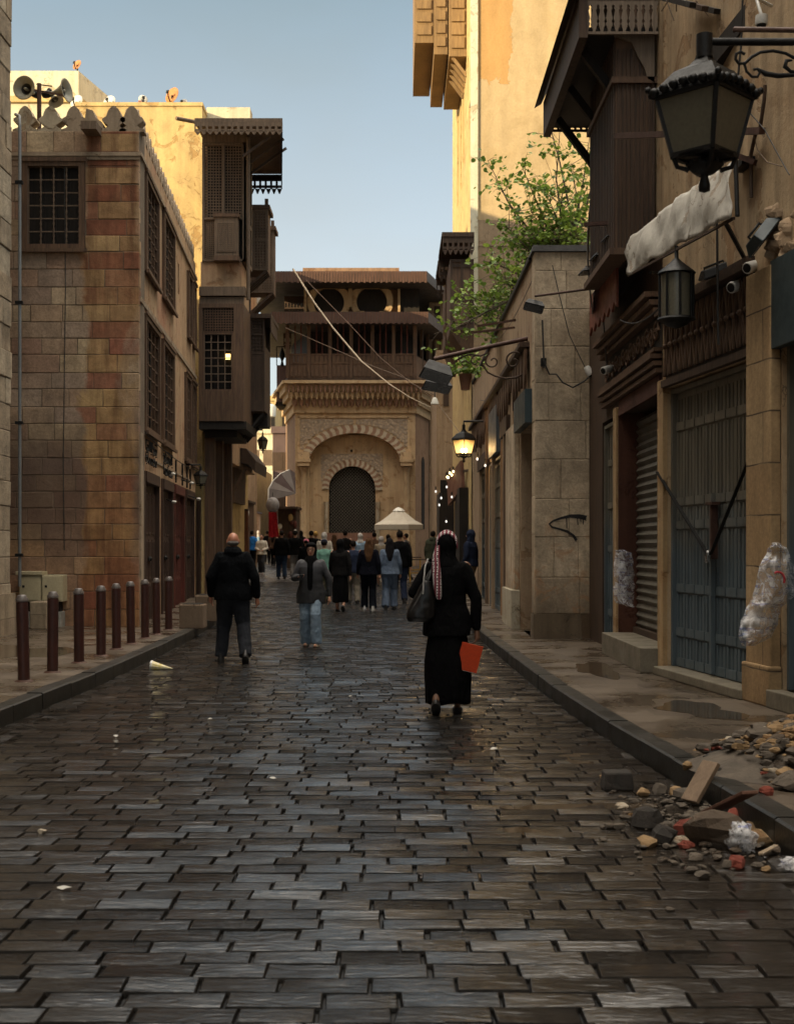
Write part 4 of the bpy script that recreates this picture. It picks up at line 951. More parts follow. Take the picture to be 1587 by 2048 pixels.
x0, x1 = XP(468, 45), XP(496, 45); MB().box(x0, x1, 45, 45.08, zg(45), ZP(1022, 45)).build('panel', plain('orange_board', (0.19, 0.068, 0.026), 0.6, 0.3, 2), t)
w = MB(); w.box(x0 - .03, x0, 44.98, 45.1, zg(45), ZP(1020, 45)); w.box(x0, x1, 44.98, 45.1, ZP(1021.8, 45), ZP(1018, 45)); w.build('edge', MAT['wood_dark'], t)
# hidden block added behind the bays to keep the far street in shade
t = thing('row_shade_block', (-9, 48, 0.5), 'hidden block behind the lattice bays, added to shade the far street', 'building')
MB().box(-16, -7.1, 46.2, 66, 0.4, 16.2).build('wall', MAT['side_plaster'], t)

# slack cables along the left fronts
cable('wall_cable', [F2 @ Vector((0.4, -.06, 3.62)), F2 @ Vector((11, -.06, 3.55))], .012, MAT['wire'], 'slack black cable strung above the shop doors of the banded building', sag=.10)
cable('wall_cable', [F1 @ Vector((3.3, -.03, 8.45)), F1 @ Vector((3.32, -.03, 6.2)), F1 @ Vector((3.28, -.03, 3.0)), F1 @ Vector((3.3, -.03, 1.5))], .008, MAT['wire'], 'thin dark cable running down the banded wall from beside the window')
# ================================================================ RIGHT SIDE
def damp(t, c, v, br):
    s = t.sep(t.coord('World')); n1 = t.noise(t.coord('World', (1, 1, .6)), 1.6, 7, .66, .6); n2 = t.noise(t.coord('World'), 2.6, 6, .65, .8)
    d = t.n('MapRange', Value=t.math('ADD', s[2], t.math('MULTIPLY', n1, 1.6)), From_Min=2.0, From_Max=1.1).outputs[0]
    c = t.mix(t.math('MULTIPLY', d, .72), c, (.085, .058, .034))
    o = t.math('MULTIPLY', t.ramp(n2, [(.54, 0), (.62, 1)]), t.n('MapRange', Value=s[2], From_Min=2.6, From_Max=1.6).outputs[0])
    c = t.mix(t.math('MULTIPLY', o, .6), c, (.36, .185, .085))
    return t.mix(t.ramp(n1, [(.56, 0), (.66, .45)]), c, (.14, .12, .085))
MAT['tan_stone'] = masonry_mat('tan_ashlar', [(0.54, 0.42, 0.285), (0.58, 0.46, 0.32), (0.48, 0.37, 0.25), (0.56, 0.44, 0.30)], .6, damp)
MAT['row_stone'] = plaster('row_stone', [(0.32, 0.21, 0.13), (0.42, 0.30, 0.19), (0.36, 0.25, 0.155)], scale=1.0, streak=0.5)
MAT['near_plaster'] = plaster('near_plaster', [(0.34, 0.22, 0.12), (0.48, 0.35, 0.21), (0.40, 0.25, 0.13)], scale=1.1, streak=0.65)
MAT['ochre_post'] = plaster('ochre_post', [(0.36, 0.215, 0.095), (0.46, 0.31, 0.16), (0.28, 0.155, 0.075)], scale=1.2, streak=0.55)
def blue_door_mat():
    t = NT('blue_grey_door'); v = t.coord('Object', (6, 6, 0.8)); a = t.noise(v, 1.5, 6, 0.65); b = t.noise(t.coord('Object'), 2.2, 6, 0.7)
    s = t.sep(t.coord('World')); z = t.math('ADD', s[2], t.math('MULTIPLY', b, 1.2))
    c = t.mix(t.n('MapRange', Value=z, From_Min=2.9, From_Max=1.9).outputs[0], (0.13, 0.115, 0.085), (0.085, 0.11, 0.122))
    c = t.mix(0.6, c, t.ramp(a, [(0.3, 0.4), (0.7, 1.15)]), 'MULTIPLY')
    c = t.mix(t.ramp(b, [(0.66, 0.0), (0.72, 0.7)]), c, (0.17, 0.10, 0.055))
    t.set(c, 0.5, 0, 0.4); t.bump(a, 0.004); return t.m
MAT['blue_door'] = blue_door_mat()
MAT['teal'] = plain('dark_teal_board', (0.030, 0.052, 0.060), 0.5, 0.3, 4)
MAT['roller'] = plain('grey_roller_steel', (0.16, 0.145, 0.115), 0.5, 0.35, 2.0, 0.001, 40, 0.3)
MAT['red_reveal'] = plaster('red_brown_reveal', [(0.11, 0.045, 0.028), (0.065, 0.028, 0.018)], scale=1.0, streak=0.4)
MAT['sill'] = plain('worn_sill', (0.21, 0.18, 0.13), 0.5, 0.4, 4, 0.003, 30)
def wr(M, x0, y0, x1, y1): return wrect(M, x0, y0, x1, y1)

# --- near building: two wall planes
nb = thing('shop_house', (3.0, 14.6, .14), 'old plastered house over shuttered shops, nearest on the right, with a blackened wooden bay above', 'building')
M1 = frame(2.97, 20.3, 2.98, 14.6); W1 = 5.7
Y = lambda X_: 0
M2 = frame(2.98, 14.6, 6.42, -12.0); k2 = 1.0
d1 = lambda px: onwall(M1, px, 1000)[0]; d2 = lambda px: onwall(M2, px, 1000)[0]
a0, a1 = d1(1240), d1(1322); b0, b1 = d2(1334), d2(1509); c0, c1 = d2(1564), d2(1564) + 2.6
w = MB(M1); w.wall(0, W1, .1, 5.2, 0, .4, [(d1(1204), d1(1236), .14, 3.35), (a0, a1, .14, 3.34)]); w.build('shop_wall', MAT['wood_dark'], nb)
w = MB(M2); w.wall(0.003, 26.8, .1, 5.2, .002, .4, [(b0, b1, .14, 3.32), (c0, c1, .14, 3.75)]); w.build('shop_wall', MAT['near_plaster'], nb)
w = MB(M1); w.box(0, W1, .42, .5, .1, 3.5); w.M = M2; w.box(0, 9, .42, .5, .1, 4.2); w.build('dark_inside', MAT['void'], nb)
w = MB(M1); w.box(1.5, W1, 0.012, .4, 5.203, 9.6); w.M = M2; w.box(.003, 26.8, .014, .4, 5.203, 7.55); w.build('upper_wall', MAT['near_plaster'], nb)
w = MB(M2); w.box(3.6, 26.8, .0, .4, 7.553, 11.5); w.build('upper_wall', MAT['near_plaster'], nb)
w = MB(M2); w.box(0.003, 3.6, .35, 3, 7.553, 10.5); w.build('dark_loft', MAT['wood_black'], nb)
# panelled narrow door left of the roller door
def panel_door(M, u0, u1, z0, z1, n, parent, mat, y=.08, cuts=(.12, .42, .62, .82, .97), name='door'):
    P = MB(M); f = .05
    P.box(u0, u0 + f, y - .06, y + .06, z0, z1); P.box(u1 - f, u1, y - .06, y + .06, z0, z1); P.box(u0 + f, u1 - f, y - .06, y + .06, z1 - f, z1)
    o = P.build(name, mat, parent); H = z1 - z0 - f; wd = (u1 - u0 - 2 * f) / n
    for i in range(n):
        g = MB(M); a = u0 + f + i * wd + .004; c = a + wd - .008
        g.box(a, c, y, y + .04, z0, z1 - f)
        for p, q in zip((0,) + tuple(cuts), cuts):
            g.box(a + .012, c - .012, y - .022, y - .0005, z0 + p * H + .01, z0 + p * H + .10)
            e = min(.05, (c - a) * .2)
            if q - p > .05:
                g.box(a + .012, a + .012 + e, y - .016, y - .0005, z0 + p * H + .102, z0 + q * H - .012); g.box(c - .012 - e, c - .012, y - .016, y - .0005, z0 + p * H + .102, z0 + q * H - .012)
                g.box((a + c) / 2 - .012, (a + c) / 2 + .012, y - .010, y - .0005, z0 + p * H + .102, z0 + q * H - .012)
        g.build('door_leaf', mat, o)
    return o
panel_door(M1, d1(1205), d1(1235), .2, 3.3, 3, nb, MAT['blue_door'])
# roller door in its recess
w = MB(M1); w.box(a0 - .0, a0 + .03, -.03, .41, .14, 3.36); w.box(a0 + .03, a1, -.03, .0, 3.3, 3.5); w.build('reveal', MAT['red_reveal'], nb)
g = MB(M1); ra = a0 + .04; nsl = 26
for i in range(nsl):
    z = .5 + i * (2.75 / nsl); g.add([(ra, .235, z), (a1 - .02, .235, z), (a1 - .02, .197, z + .05), (ra, .197, z + .05), (a1 - .02, .235, z + .106), (ra, .235, z + .106)], [(0, 1, 2, 3), (3, 2, 4, 5)])
g.build('roller_shutter', MAT['roller'], nb)
w = MB(M1); w.box(ra, a1 - .02, .16, .235, .42, .5); w.build('shutter_rail', MAT['wood_dark'], nb)
w = MB(M1); w.box(a0 + .0, a1 + .05, -.25, .29, .14, .42); w.build('step', MAT['sill'], nb, .01)
# ochre post between
w = MB(M1); w.box(a1 + .01, W1 + .0, -.05, .3, .14, 3.42); w.M = M2; w.box(.0, b0 - .01, -.05, .3, .14, 3.42); w.build('post', MAT['ochre_post'], nb, .01)
w = MB(M1); w.box(a0 - .24, a0 - .003, -.06, .2, .14, 3.42); w.build('post', MAT['ochre_post'], nb, .01)
# great double door with iron bars
bd = panel_door(M2, b0, b1, .24, 3.3, 8, nb, MAT['blue_door'], y=.10, cuts=(.11, .27, .50, .585, .86, .98), name='double_door')
w = MB(M2); w.box((b0 + b1) / 2 - .03, (b0 + b1) / 2 + .03, .03, .075, .26, 2.1); w.build('meeting_stile', MAT['blue_door'], bd)
w = MB(M2); w.box(b0 - .02, b1 + .02, -.16, .3, .14, .235); w.build('sill', MAT['sill'], nb, .012)
def on2(px, py): u, z = onwall(M2, px, py); return u, z
for (p, q) in (((1324, 944), (1417, 1112)), ((1512, 912), (1419, 1112))):
    (u, z), (u2, z2) = on2(*p), on2(*q); MB(M2).bar((u, -.06, z), (u2, .0, z2), .035, .014).build('iron_bar', MAT['iron'], bd)
u, z = on2(1420, 1010); u2, z2 = on2(1417, 1118); g = MB(M2); g.box(u - .02, u + .02, .0, .07, z2, z); g.box(u - .09, u + .09, -.02, .07, z, z + .03); g.build('hasp', MAT['rust'], bd)
g = MB(M2); g.box(u - .03, u + .03, -.05, -.015, z2 - .04, z2 + .04); g.tube([(u - .02, -.03, z2 + .04), (u - .015, -.03, z2 + .09), (u + .015, -.03, z2 + .09), (u + .02, -.03, z2 + .04)], .007, 6); g.build('padlock', plain('steel_padlock', (.4, .4, .38), .25, .2, 5, metal=.8), bd)
# pilaster and far right blue door with teal fascia
p0, p1 = b1 + .02, c0 - .03
w = MB(M2); w.box(p0, p1, -.10, .003, .14, 4.05); w.box(p0 - .03, p1 + .03, -.13, .0, .14, .5); w.build('pilaster', blocks('pilaster_stone', [(0.38, 0.24, 0.115), (0.46, 0.32, 0.17), (0.42, 0.27, 0.135)], 3.0, .46, (0.05, 0.03, 0.02), stain=.6, msize=.008), nb, .015)
panel_door(M2, c0, c1, .3, 3.7, 7, nb, MAT['blue_door'], y=.10)
w = MB(M2); w.box(c0 - .04, c1, -.14, .0, .14, .30); w.build('sill', MAT['sill'], nb, .012)
w = MB(M2); w.box(c0 - .06, c1 + .4, -.09, .0, 3.30, 4.08); w.build('fascia_board', MAT['teal'], nb, .006)
w = MB(M2); w.box(c0 - .12, c0 - .04, -.02, .12, .14, 3.29); w.build('door_post', MAT['blue_door'], nb)
# carved friezes above the doors
g = MB(M2); u0, u1, z0, z1 = b0 - .02, b1 + .0, 3.42, 4.12
n = 15
for i in range(n):
    x = u0 + (u1 - u0) * i / n; ww = (u1 - u0) / n
    for s in (0, 1): g.bar((x + ww * s, -.03, z0 + .03), (x + ww * (1 - s), -.03, z1 - .03), .028, .03)
    g.bar((x + ww / 2, -.045, z0 + .03), (x + ww / 2, -.045, z1 - .03), .018)
    g.ball((x + ww / 2, -.045, (z0 + z1) / 2), .035, n=6, m=4)
g.build('carved_frieze', MAT['wood_brown'], nb)
w = MB(M2); w.box(u0, u1, -.012, -.0, z0, z1); w.build('frieze_board', MAT['wood_black'], nb)
w = MB(M2); w.box(u0 - .05, u1, -.13, 0, z1 + .002, z1 + .06); w.box(u0 - .05, u1, -.08, 0, z1 + .062, z1 + .13); w.box(u0, u1, -.07, 0, 3.325, 3.40); w.build('moulding', MAT['wood_dark'], nb)
g = MB(M1); u0, u1 = d1(1212), W1
for j, (z, dd, hh) in enumerate(((3.52, .08, .05), (3.6, .11, .05), (3.68, .14, .05), (3.76, .10, .04), (4.2, .1, .05), (4.28, .15, .06), (4.37, .2, .06))): g.box(u0, u1, -dd, -.002, z, z + hh)
g.build('moulding', MAT['wood_brown'], nb)
g = MB(M1); rr = random.Random(4)
for i in range(14):
    x = u0 + .2 + i * (u1 - u0 - .4) / 13
    P = [(x + .14 * (1 - t / 14) * math.cos(t * .75), -.03, 4.0 + .14 * (1 - t / 14) * math.sin(t * .75) * (1 if i % 2 else -1)) for t in range(13)]
    g.tube(P, .017, 5)
g.build('carved_scroll', MAT['wood_brown'], nb)
w = MB(M1); w.box(u0, u1, -.008, -.003, 3.81, 4.19); w.build('frieze_board', MAT['wood_black'], nb)
# red scalloped board
M3 = Matrix.Translation((-.16, 0, 0)) @ M1; r0, r1 = d1(1228), d1(1288)
g = MB(M1); n = 6
g.prism([(r0, 4.45)] + [(r0 + (r1 - r0) * (i + f) / n, 4.45 + (.10 if f == .5 else 0)) for i in range(n) for f in (0, .5)] + [(r1, 4.45), (r1, 4.98), (r0, 4.98)], -.34, -.31)
g.build('scalloped_board', plain('red_scalloped', (0.23, 0.065, 0.035), .6, .5, 6), nb)
w = MB(M1); w.box(r0 - .2, W1, -.30, -.0, 4.9, 4.97); w.build('shelf', MAT['wood_black'], nb)
# --- wooden bay with its eave
by = thing('wooden_bay', (2.97, 15.9, 5.1), 'blackened wooden bay with plank sides and a deep balustered eave, top right over the street', 'bay window')
w = MB(); w.box(2.52, 2.975, 15.0, 16.9, 5.0, 8.6); w.build('plank_body', MAT['wood_brown'], by)
w = MB()
for i in range(9): x = 2.54 + i * .05; w.box(x, x + .022, 14.978, 14.999, 5.0, 7.3)
for i in range(16): y = 15.02 + i * .118; w.box(2.497, 2.519, y, y + .05, 5.0, 7.4)
w.build('plank_batten', MAT['wood_dark'], by)
w = MB(); w.box(2.44, 3.0, 14.93, 17.0, 4.92, 4.995).cut(); w.box(2.47, 3.0, 14.95, 16.95, 6.9, 6.97); w.build('bay_moulding', MAT['wood_brown'], by)
w = MB(); w.box(2.18, 2.98, 14.86, 18.3, 7.46, 7.5); w.build('eave_soffit', MAT['wood_black'], by)
w = MB(); w.box(2.07, 2.17, 14.8, 18.4, 7.36, 7.85); w.prism([(2.05, 7.86), (1.95, 7.80), (2.35, 8.7), (2.45, 8.7)][::-1], 14.7, 18.5); w.build('eave_board', MAT['wood_dark'], by)
def balusters(M, u0, u1, z0, z1, pitch, mat, parent, name='balustered_fascia'):
    """boards sawn into baluster outlines"""
    g = MB(M); n = round((u1 - u0) / pitch); w = (u1 - u0) / n; h = z1 - z0
    pr = [(0, .20), (.05, .20), (.25, .46), (.32, .30), (.42, .46), (.68, .22), (.74, .40), (.80, .28), (.86, .5), (1.0, .5)]
    for i in range(n):
        x = u0 + (i + .5) * w
        g.prism([(x - w * r, z0 + h * t) for t, r in pr] + [(x + w * r, z0 + h * t) for t, r in pr[::-1]], 0, .025)
    g.box(u0, u1, -.005, .03, z0 - .03, z0 - .001); g.box(u0, u1, -.005, .03, z1 + .001, z1 + .06)
    return g.build(name, mat, parent)
MAT['fascia'] = wood('pale_fascia_wood', (0.25, 0.19, 0.135), (0.15, 0.11, 0.08))
balusters(frame(2.12, 14.83, 2.98, 14.83), 0, .86, 7.44, 7.80, .086, MAT['fascia'], by)
balusters(frame(2.15, 18.3, 2.98, 18.3), 0, .8, 7.44, 7.72, .08, MAT['wood_black'], by)
w = MB(frame(2.5, 14.95, 3.0, 14.95)); w.prism([(.0, 7.45), (.46, 7.45), (.46, 6.9), (.38, 6.95), (.34, 7.08), (.27, 7.2), (.2, 7.36)][::-1], 0, .06); w.build('bracket_board', MAT['fascia'], by)
w = MB()
for y in (15.4, 16.6, 17.8): w.bar((2.9, y, 6.5), (2.2, y, 7.42), .09).cut()
w.build('eave_strut', MAT['wood_black'], by)
# leaning corrugated sheet at the far edge of the bay
t = thing('corrugated_sheet', (2.45, 17.0, 4.6), 'pale curled corrugated sheet standing at the edge of the wooden bay, beside the tree', 'metal sheet')
g = MB(); vs = []; nx_, nz_ = 8, 10
for j in range(nz_ + 1):
    for i in range(nx_ + 1):
        z = 4.7 + 2.45 * j / nz_; b = .16 * max(0, (j - 6) / 4) ** 2
        vs.append((2.55 + .045 * i / nx_ * 2 + b - .06 * math.sin(j * .5), 17.0 + .5 * i / nx_ + .02 * math.sin(i * 2.4), z))
fs = [(j * (nx_ + 1) + i, j * (nx_ + 1) + i + 1, (j + 1) * (nx_ + 1) + i + 1, (j + 1) * (nx_ + 1) + i) for j in range(nz_) for i in range(nx_)]
g.add(vs, fs, True); o = g.build('sheet', plain('grey_sheet', (.22, .20, .17), .6, .4, 5), t); md = o.modifiers.new('thick', 'SOLIDIFY'); md.thickness = .012

# --- beams, pipes and cables on the upper wall
t = thing('roof_beam', PT(1470, 40, 12.6), 'thick blackened beam slanting across the top right corner', 'beam')
MB().bar(PT(1425, 130, 13.0), PT(1545, -20, 12.0), .16, .2).build('beam', MAT['wood_black'], t)
t = thing('broken_soffit', PT(1400, 20, 13.4), 'ragged dark boards and torn wires under the roof, above the plastered wall', 'soffit')
rr = random.Random(9)
for i in range(7):
    x = 1325 + i * 24; MB().bar(PT(x, -5 + 6 * i, 13.6), PT(x + 60, 10 + 9 * i + rr.uniform(-8, 8), 12.9), .07, .05).build('board', MAT['wood_dark' if i % 2 else 'wood_black'], t)
for a, c in (((1322, 22), (1340, -6)), ((1332, 0), (1347, 40)), ((1352, 22), (1352, -6)), ((1390, 0), (1440, 60))): MB().tube([PT(*a, 13.3), PT(*c, 13.2)], .006, 5).build('torn_wire', MAT['wood_grey'], t)
t = thing('security_camera', PT(1520, 40, 11.2), 'white and black camera dome under the roof beams at the top right', 'camera')
c = PT(1522, 42, 11.2); g = MB(); g.loft([(c + Vector((0, 0, .05)), .05, .05), (c + Vector((0, 0, .0)), .055, .055), (c - Vector((0, 0, .03)), .05, .05)]); g.build('housing', MAT['white'], t)
g = MB(); g.ball(c - Vector((0, 0.0, .03)), .042, n=12, m=8); g.build('dome', MAT['iron'], t); g = MB(); g.tube([c + Vector((0, 0, .05)), c + Vector((-.03, .05, .22)), c + Vector((.2, .4, .3))], .015, 6); g.build('stem', MAT['white'], t)
u, z = onwall(M2, 1374, 400)
def w2(px, py, off=-.05): u, z = onwall(M2, px, py); return M2 @ Vector((u, off, z))
def w1(px, py, off=-.05): u, z = onwall(M1, px, py); return M1 @ Vector((u, off, z))
cable('wall_pipe', [w2(1512, 395), w2(1511, 310), w2(1520, 270), w2(1530, 255), w2(1538, 200), w2(1540, 170)], .018, MAT['wood_dark'], 'bent brown pipe running up the wall right of the big lantern', cat='pipe')
t = thing('rusty_bracket', w2(1520, 270), 'rusty iron beam bracket behind the big lantern', 'bracket')
MB().bar(w2(1318, 275, -.5), w2(1545, 262, -.1), .06).build('arm', MAT['rust'], t); MB().bar(w2(1480, 285, -.4), w2(1520, 325, -.05), .05).build('brace', MAT['rust'], t); MB().box(*[c for c in (w2(1500, 325).x - .06, w2(1500, 325).x + .08, w2(1500, 325).y - .1, w2(1500, 325).y + .2, w2(1500, 325).z - .04, w2(1500, 325).z + .03)]).build('foot', MAT['iron'], t)
cable('loose_cable', [w2(1505, 170, -.3), w2(1530, 215, -.2), w2(1550, 260, -.1), w2(1580, 315, -.1), w2(1600, 350, -.1)], .006, MAT['wire'], 'thin black cable falling across the wall right of the big lantern')
cable('loose_cable', [w2(1527, 265, -.1), w2(1535, 300, -.1), w2(1555, 325, -.1), w2(1585, 333, -.1)], .005, MAT['wood_grey'], 'thin pale cable looping on the wall at the right edge')
cable('drop_cable', [w2(1475, 330, -.2), w2(1473, 420, -.2), w2(1474, 560, -.2), w2(1476, 690, -.2)], .012, MAT['wire'], 'black cable hanging straight down from the white cloth to the carved frieze')
cable('drop_cable', [w2(1505, 0, -.1), w2(1502, 90, -.1), w2(1498, 170, -.12)], .01, MAT['wire'], 'dark cable running down the top right wall behind the lantern arm')
# rubble-faced corner right
t = thing('rubble_patch', w2(1565, 470, -.02), 'patch of bare rubble stone at the right edge above the teal board', 'rubble wall')
rk = MB()
for i in range(34):
    rr2 = random.Random(i); px = rr2.uniform(1538, 1610); py = rr2.uniform(405, 530); c = w2(px, py, .02); s = rr2.uniform(.05, .12); rock(rk, c, s, i, (1.2, .45, .8)); rk.cut()
rk.build('stone', MAT['row_stone'], t)
# --- cloth awning
t = thing('rolled_awning', PT(1360, 470, 13), 'dirty white cloth awning sagging in folds above the shops', 'awning')
g = MB(); vs = []; nu, nv = 46, 12
for i in range(nu + 1):
    a = i / nu; top = PT(1258 + 207 * a, 482 - 158 * a - 10 * math.sin(a * 3.1), 14.3 - 3.0 * a); bot = PT(1258 + 207 * a, 549 - 117 * a + 3.0 * math.sin(a * 22) + 2 * math.sin(a * 47), 14.1 - 3.0 * a)
    for j in range(nv + 1):
        b = j / nv; p = top.lerp(bot, b); f = .010 * math.sin(a * 40 + b * 3) * b + .012 * math.sin(a * 19 - b * 3.5) + .006 * math.sin(a * 85 + b * 9) + .05 * mnoise.noise(Vector((a * 11, b * 1.5, 3))) + .03 * mnoise.noise(Vector((a * 26 + b * 4, b * 2, 9)))
        vs.append(p + Vector((-.9, -.3, 0)) * (f + .03 * math.sin(b * 2.6)))
g.add(vs, [(i * (nv + 1) + j, (i + 1) * (nv + 1) + j, (i + 1) * (nv + 1) + j + 1, i * (nv + 1) + j + 1) for i in range(nu) for j in range(nv)], True)
o = g.build('cloth', plaster('dirty_canvas', [(0.36, 0.33, 0.28), (0.50, 0.47, 0.41), (0.42, 0.38, 0.32)], scale=2.5, streak=.3, bump=.002), t); md = o.modifiers.new('thick', 'SOLIDIFY'); md.thickness = .012
MB().bar(PT(1256, 551, 14.14), PT(1467, 436, 11.14), .022).build('bottom_rail', MAT['wood_dark'], t)
MB().tube([PT(1470, 318, 11.2), PT(1474, 432, 11.1)], .02, 6).build('end_post', MAT['iron'], t)
MB().bar(PT(1300, 545, 14.3), w1(1318, 545, 0), .03).build('strut', MAT['iron'], t)
MB().bar(PT(1450, 445, 11.6), w2(1490, 520, 0), .03).build('strut', MAT['iron'], t)
# --- flood lamps and hoods
def flood(c, w, h, d, rot, label, cat='flood lamp', group='flood lamps on the right side', mat='iron', nm='flood_lamp'):
    t = thing(nm, c, label, cat, group); q = Matrix.Translation(c) @ rot.to_4x4()
    g = MB(q); g.add([(-w / 2, -d / 2, -h / 2), (w / 2, -d / 2, -h / 2), (w / 2, d / 2, -h / 2), (-w / 2, d / 2, -h / 2), (-w * .36, -d * .3, h / 2), (w * .36, -d * .3, h / 2), (w * .36, d * .3, h / 2), (-w * .36, d * .3, h / 2)],
                     [(0, 3, 2, 1), (4, 5, 6, 7), (0, 1, 5, 4), (1, 2, 6, 5), (2, 3, 7, 6), (3, 0, 4, 7)]); g.build('hood', MAT[mat], t, .008)
    g = MB(q); g.box(-w * .46, w * .46, -d * .46, d * .46, -h / 2 - .012, -h / 2 - .002); g.build('lens', MAT['glass_dark'], t)
    g = MB(q); g.tube([(-w * .3, 0, h * .4), (-w * .3, 0, h * .75), (w * .3, 0, h * .75), (w * .3, 0, h * .4)], .012, 5); g.build('yoke', MAT['iron'], t)
    return t
from mathutils import Euler
E = lambda a, b, c: Euler((R(a), R(b), R(c))).to_matrix()
for k, (px, py, D) in enumerate(((1240, 470, 15.6), (1215, 508, 16.4), (1190, 538, 17.2))):
    flood(PT(px, py, D), .42, .06, .5, E(4, -6, 0), ['thin flat dark lamp hood, highest of the three below the wooden bay', 'thin flat dark lamp hood, middle one of the three below the wooden bay', 'thin flat dark lamp hood, lowest of the three below the wooden bay'][k])
t = thing('rusty_bar', w1(1240, 445, -.3), 'rusty horizontal iron bar sticking out under the wooden bay toward the tree', 'iron bar')
MB().bar(PT(1168, 449, 15.6), PT(1300, 440, 15.3), .045).build('bar', MAT['rust'], t); MB().bar(PT(1245, 450, 15.4), PT(1290, 478, 15.0), .03).build('brace', MAT['rust'], t)
flood(PT(1520, 470, 11.6), .30, .10, .36, E(-20, -50, 20), 'blue black flood lamp tilted on the wall at the right edge above the teal board', mat='teal')
flood(PT(1430, 540, 12.8), .34, .08, .22, E(10, -22, 0), 'dark flood lamp in shade under the white cloth')
def bullet(px, py, D, label, aim=(-.7, -.6, -.3)):
    c = PT(px, py, D); t = thing('security_camera', c, label, 'camera', 'white cameras on the right wall'); q = Vector(aim).normalized().to_track_quat('Z', 'Y').to_matrix().to_4x4(); q.translation = c
    g = MB(q); g.lathe([(.045, -.1), (.052, -.08), (.055, .05), (.05, .06)], n=16); g.build('housing', MAT['white'], t)
    g = MB(q); g.lathe([(.042, .061), (.03, .066), (.001, .07)], n=16); g.build('lens', MAT['iron'], t)
    g = MB(); g.tube([c, c + Vector((.06, .03, .06)), c + Vector((.16, .05, .06))], .016, 6); g.build('arm', MAT['white'], t)
bullet(1500, 534, 12.0, 'white round security camera beside the top of the pilaster'); bullet(1468, 573, 12.3, 'small glossy camera on the carved frieze under the cable')
bullet(1211, 740, 17.6, 'white camera at the meeting of the graffiti wall and the shops'); bullet(1178, 745, 19.9, 'slim white tube lamp leaning on the edge of the graffiti wall', (.4, -.3, -.9))
# --- lanterns
MAT['frost'] = plain('frosted_pane', (0.115, 0.105, 0.075), 0.35, 0.12, 2)
def lit_mat():
    t = NT('lit_pane'); s = t.sep(t.coord('Object')); f = t.n('MapRange', Value=s[2], From_Min=0.5, From_Max=0.18).outputs[0]
    t.set((.55, .42, .2), .4); t.b.inputs['Emission Color'].default_value = (1, .55, .16, 1); t.t.links.new(t.math('MULTIPLY', f, 0.75), t.b.inputs['Emission Strength']); return t.m
MAT['lit_pane'] = lit_mat()
def lantern(label, lit=False, scallop=True, group=None):
    """four sided street lantern, origin at its lowest point, 0.87 m tall"""
    t = local_thing('street_lantern', label, 'street lamp', group)
    q = math.pi / 4 * 2
    def ring(r, z, n=4): return [Vector((r * math.cos(math.pi / 2 * k + q), r * math.sin(math.pi / 2 * k + q), z)) for k in range(n)]
    lo, hi = ring(.175, .20), ring(.262, .52)
    for k in range(4):
        a, b, c, d = lo[k], lo[(k + 1) % 4], hi[(k + 1) % 4], hi[k]
        g = MB(); nn = (b - a).cross(d - a).normalized() * .004; g.add([a, b, c, d, a + nn, b + nn, c + nn, d + nn], [(3, 2, 1, 0), (4, 5, 6, 7)]); g.build('pane', MAT['lit_pane' if lit else 'frost'], t)
    g = MB()
    for k in range(4):
        g.bar(lo[k] * 1.0, hi[k], .024); g.bar(lo[k], lo[(k + 1) % 4], .03); g.bar(hi[k], hi[(k + 1) % 4], .03)
    g.build('frame', MAT['iron'], t)
    g = MB(); g.lathe([(.29, .525), (.275, .56), (.235, .60), (.17, .665), (.085, .70), (.055, .73), (.045, .76)], n=4, smooth=False, rot=q); g.lathe([(.04, .75), (.04, .87)], n=12)
    if scallop:
        o4 = ring(.30, .545)
        for k in range(4):
            a, b = o4[k], o4[(k + 1) % 4]
            for i in range(7):
                p = a.lerp(b, (i + .5) / 7); up = .03 * math.sin(math.pi * (i + .5) / 7)
                g.ball(p + Vector((0, 0, up - .01)), .030, .03, .026, n=6, m=4)
            g.ball(a * 1.03, .02, .02, .02, n=6, m=4)
    g.build('roof', MAT['iron'], t)
    g = MB(); g.lathe([(.003, .0), (.03, .01), (.032, .04), (.022, .08), (.022, .10), (.055, .105), (.095, .14), (.10, .15), (.02, .15), (.02, .2), (.16, .195), (.16, .2)], n=16)
    for k in range(4):
        a = lo[k]; g.tube([a, a * .85 - Vector((0, 0, .03)), Vector((a.x * .62, a.y * .62, .13)), Vector((a.x * .5, a.y * .5, .12))], .013, 6)
    for k in range(12): g.ball((.095 * math.cos(k * math.pi / 6), .095 * math.sin(k * math.pi / 6), .158), .014, n=5, m=4)
    g.build('finial', MAT['iron'], t)
    if lit: g = MB(); g.ball((0, -.12, .27), .075, .09, .075); o = g.build('bulb', emit('bulb_glow', (1, .66, .28), 14), t)
    return t
D = 7.15; lx, lz = XP(1408, D), ZP(385, D)
big = lantern('large black street lantern with dusky panes hanging from an iron arm, top right'); big.location = (lx, D, lz)
ar = lz + .87
t = thing('lamp_arm', (3.9, D, ar), 'black iron arm with scrollwork that carries the large lantern', 'bracket')
g = MB(); g.tube([(lx, D, ar - .04), (3.92, D, ar - .04)], .021, 12); g.build('arm', MAT['iron'], t)
g = MB(); g.tube([(lx, D, ar - .13), (lx, D, ar + .0)], .045, 14); g.build('socket', MAT['iron'], t)
def spiral(c, r0, r1, a0, a1, n=20): return [Vector((c[0] + (r0 + (r1 - r0) * k / n) * math.cos(a0 + (a1 - a0) * k / n), D, c[1] + (r0 + (r1 - r0) * k / n) * math.sin(a0 + (a1 - a0) * k / n))) for k in range(n + 1)]
g = MB(); pS = lambda px, py: PT(px, py, D)
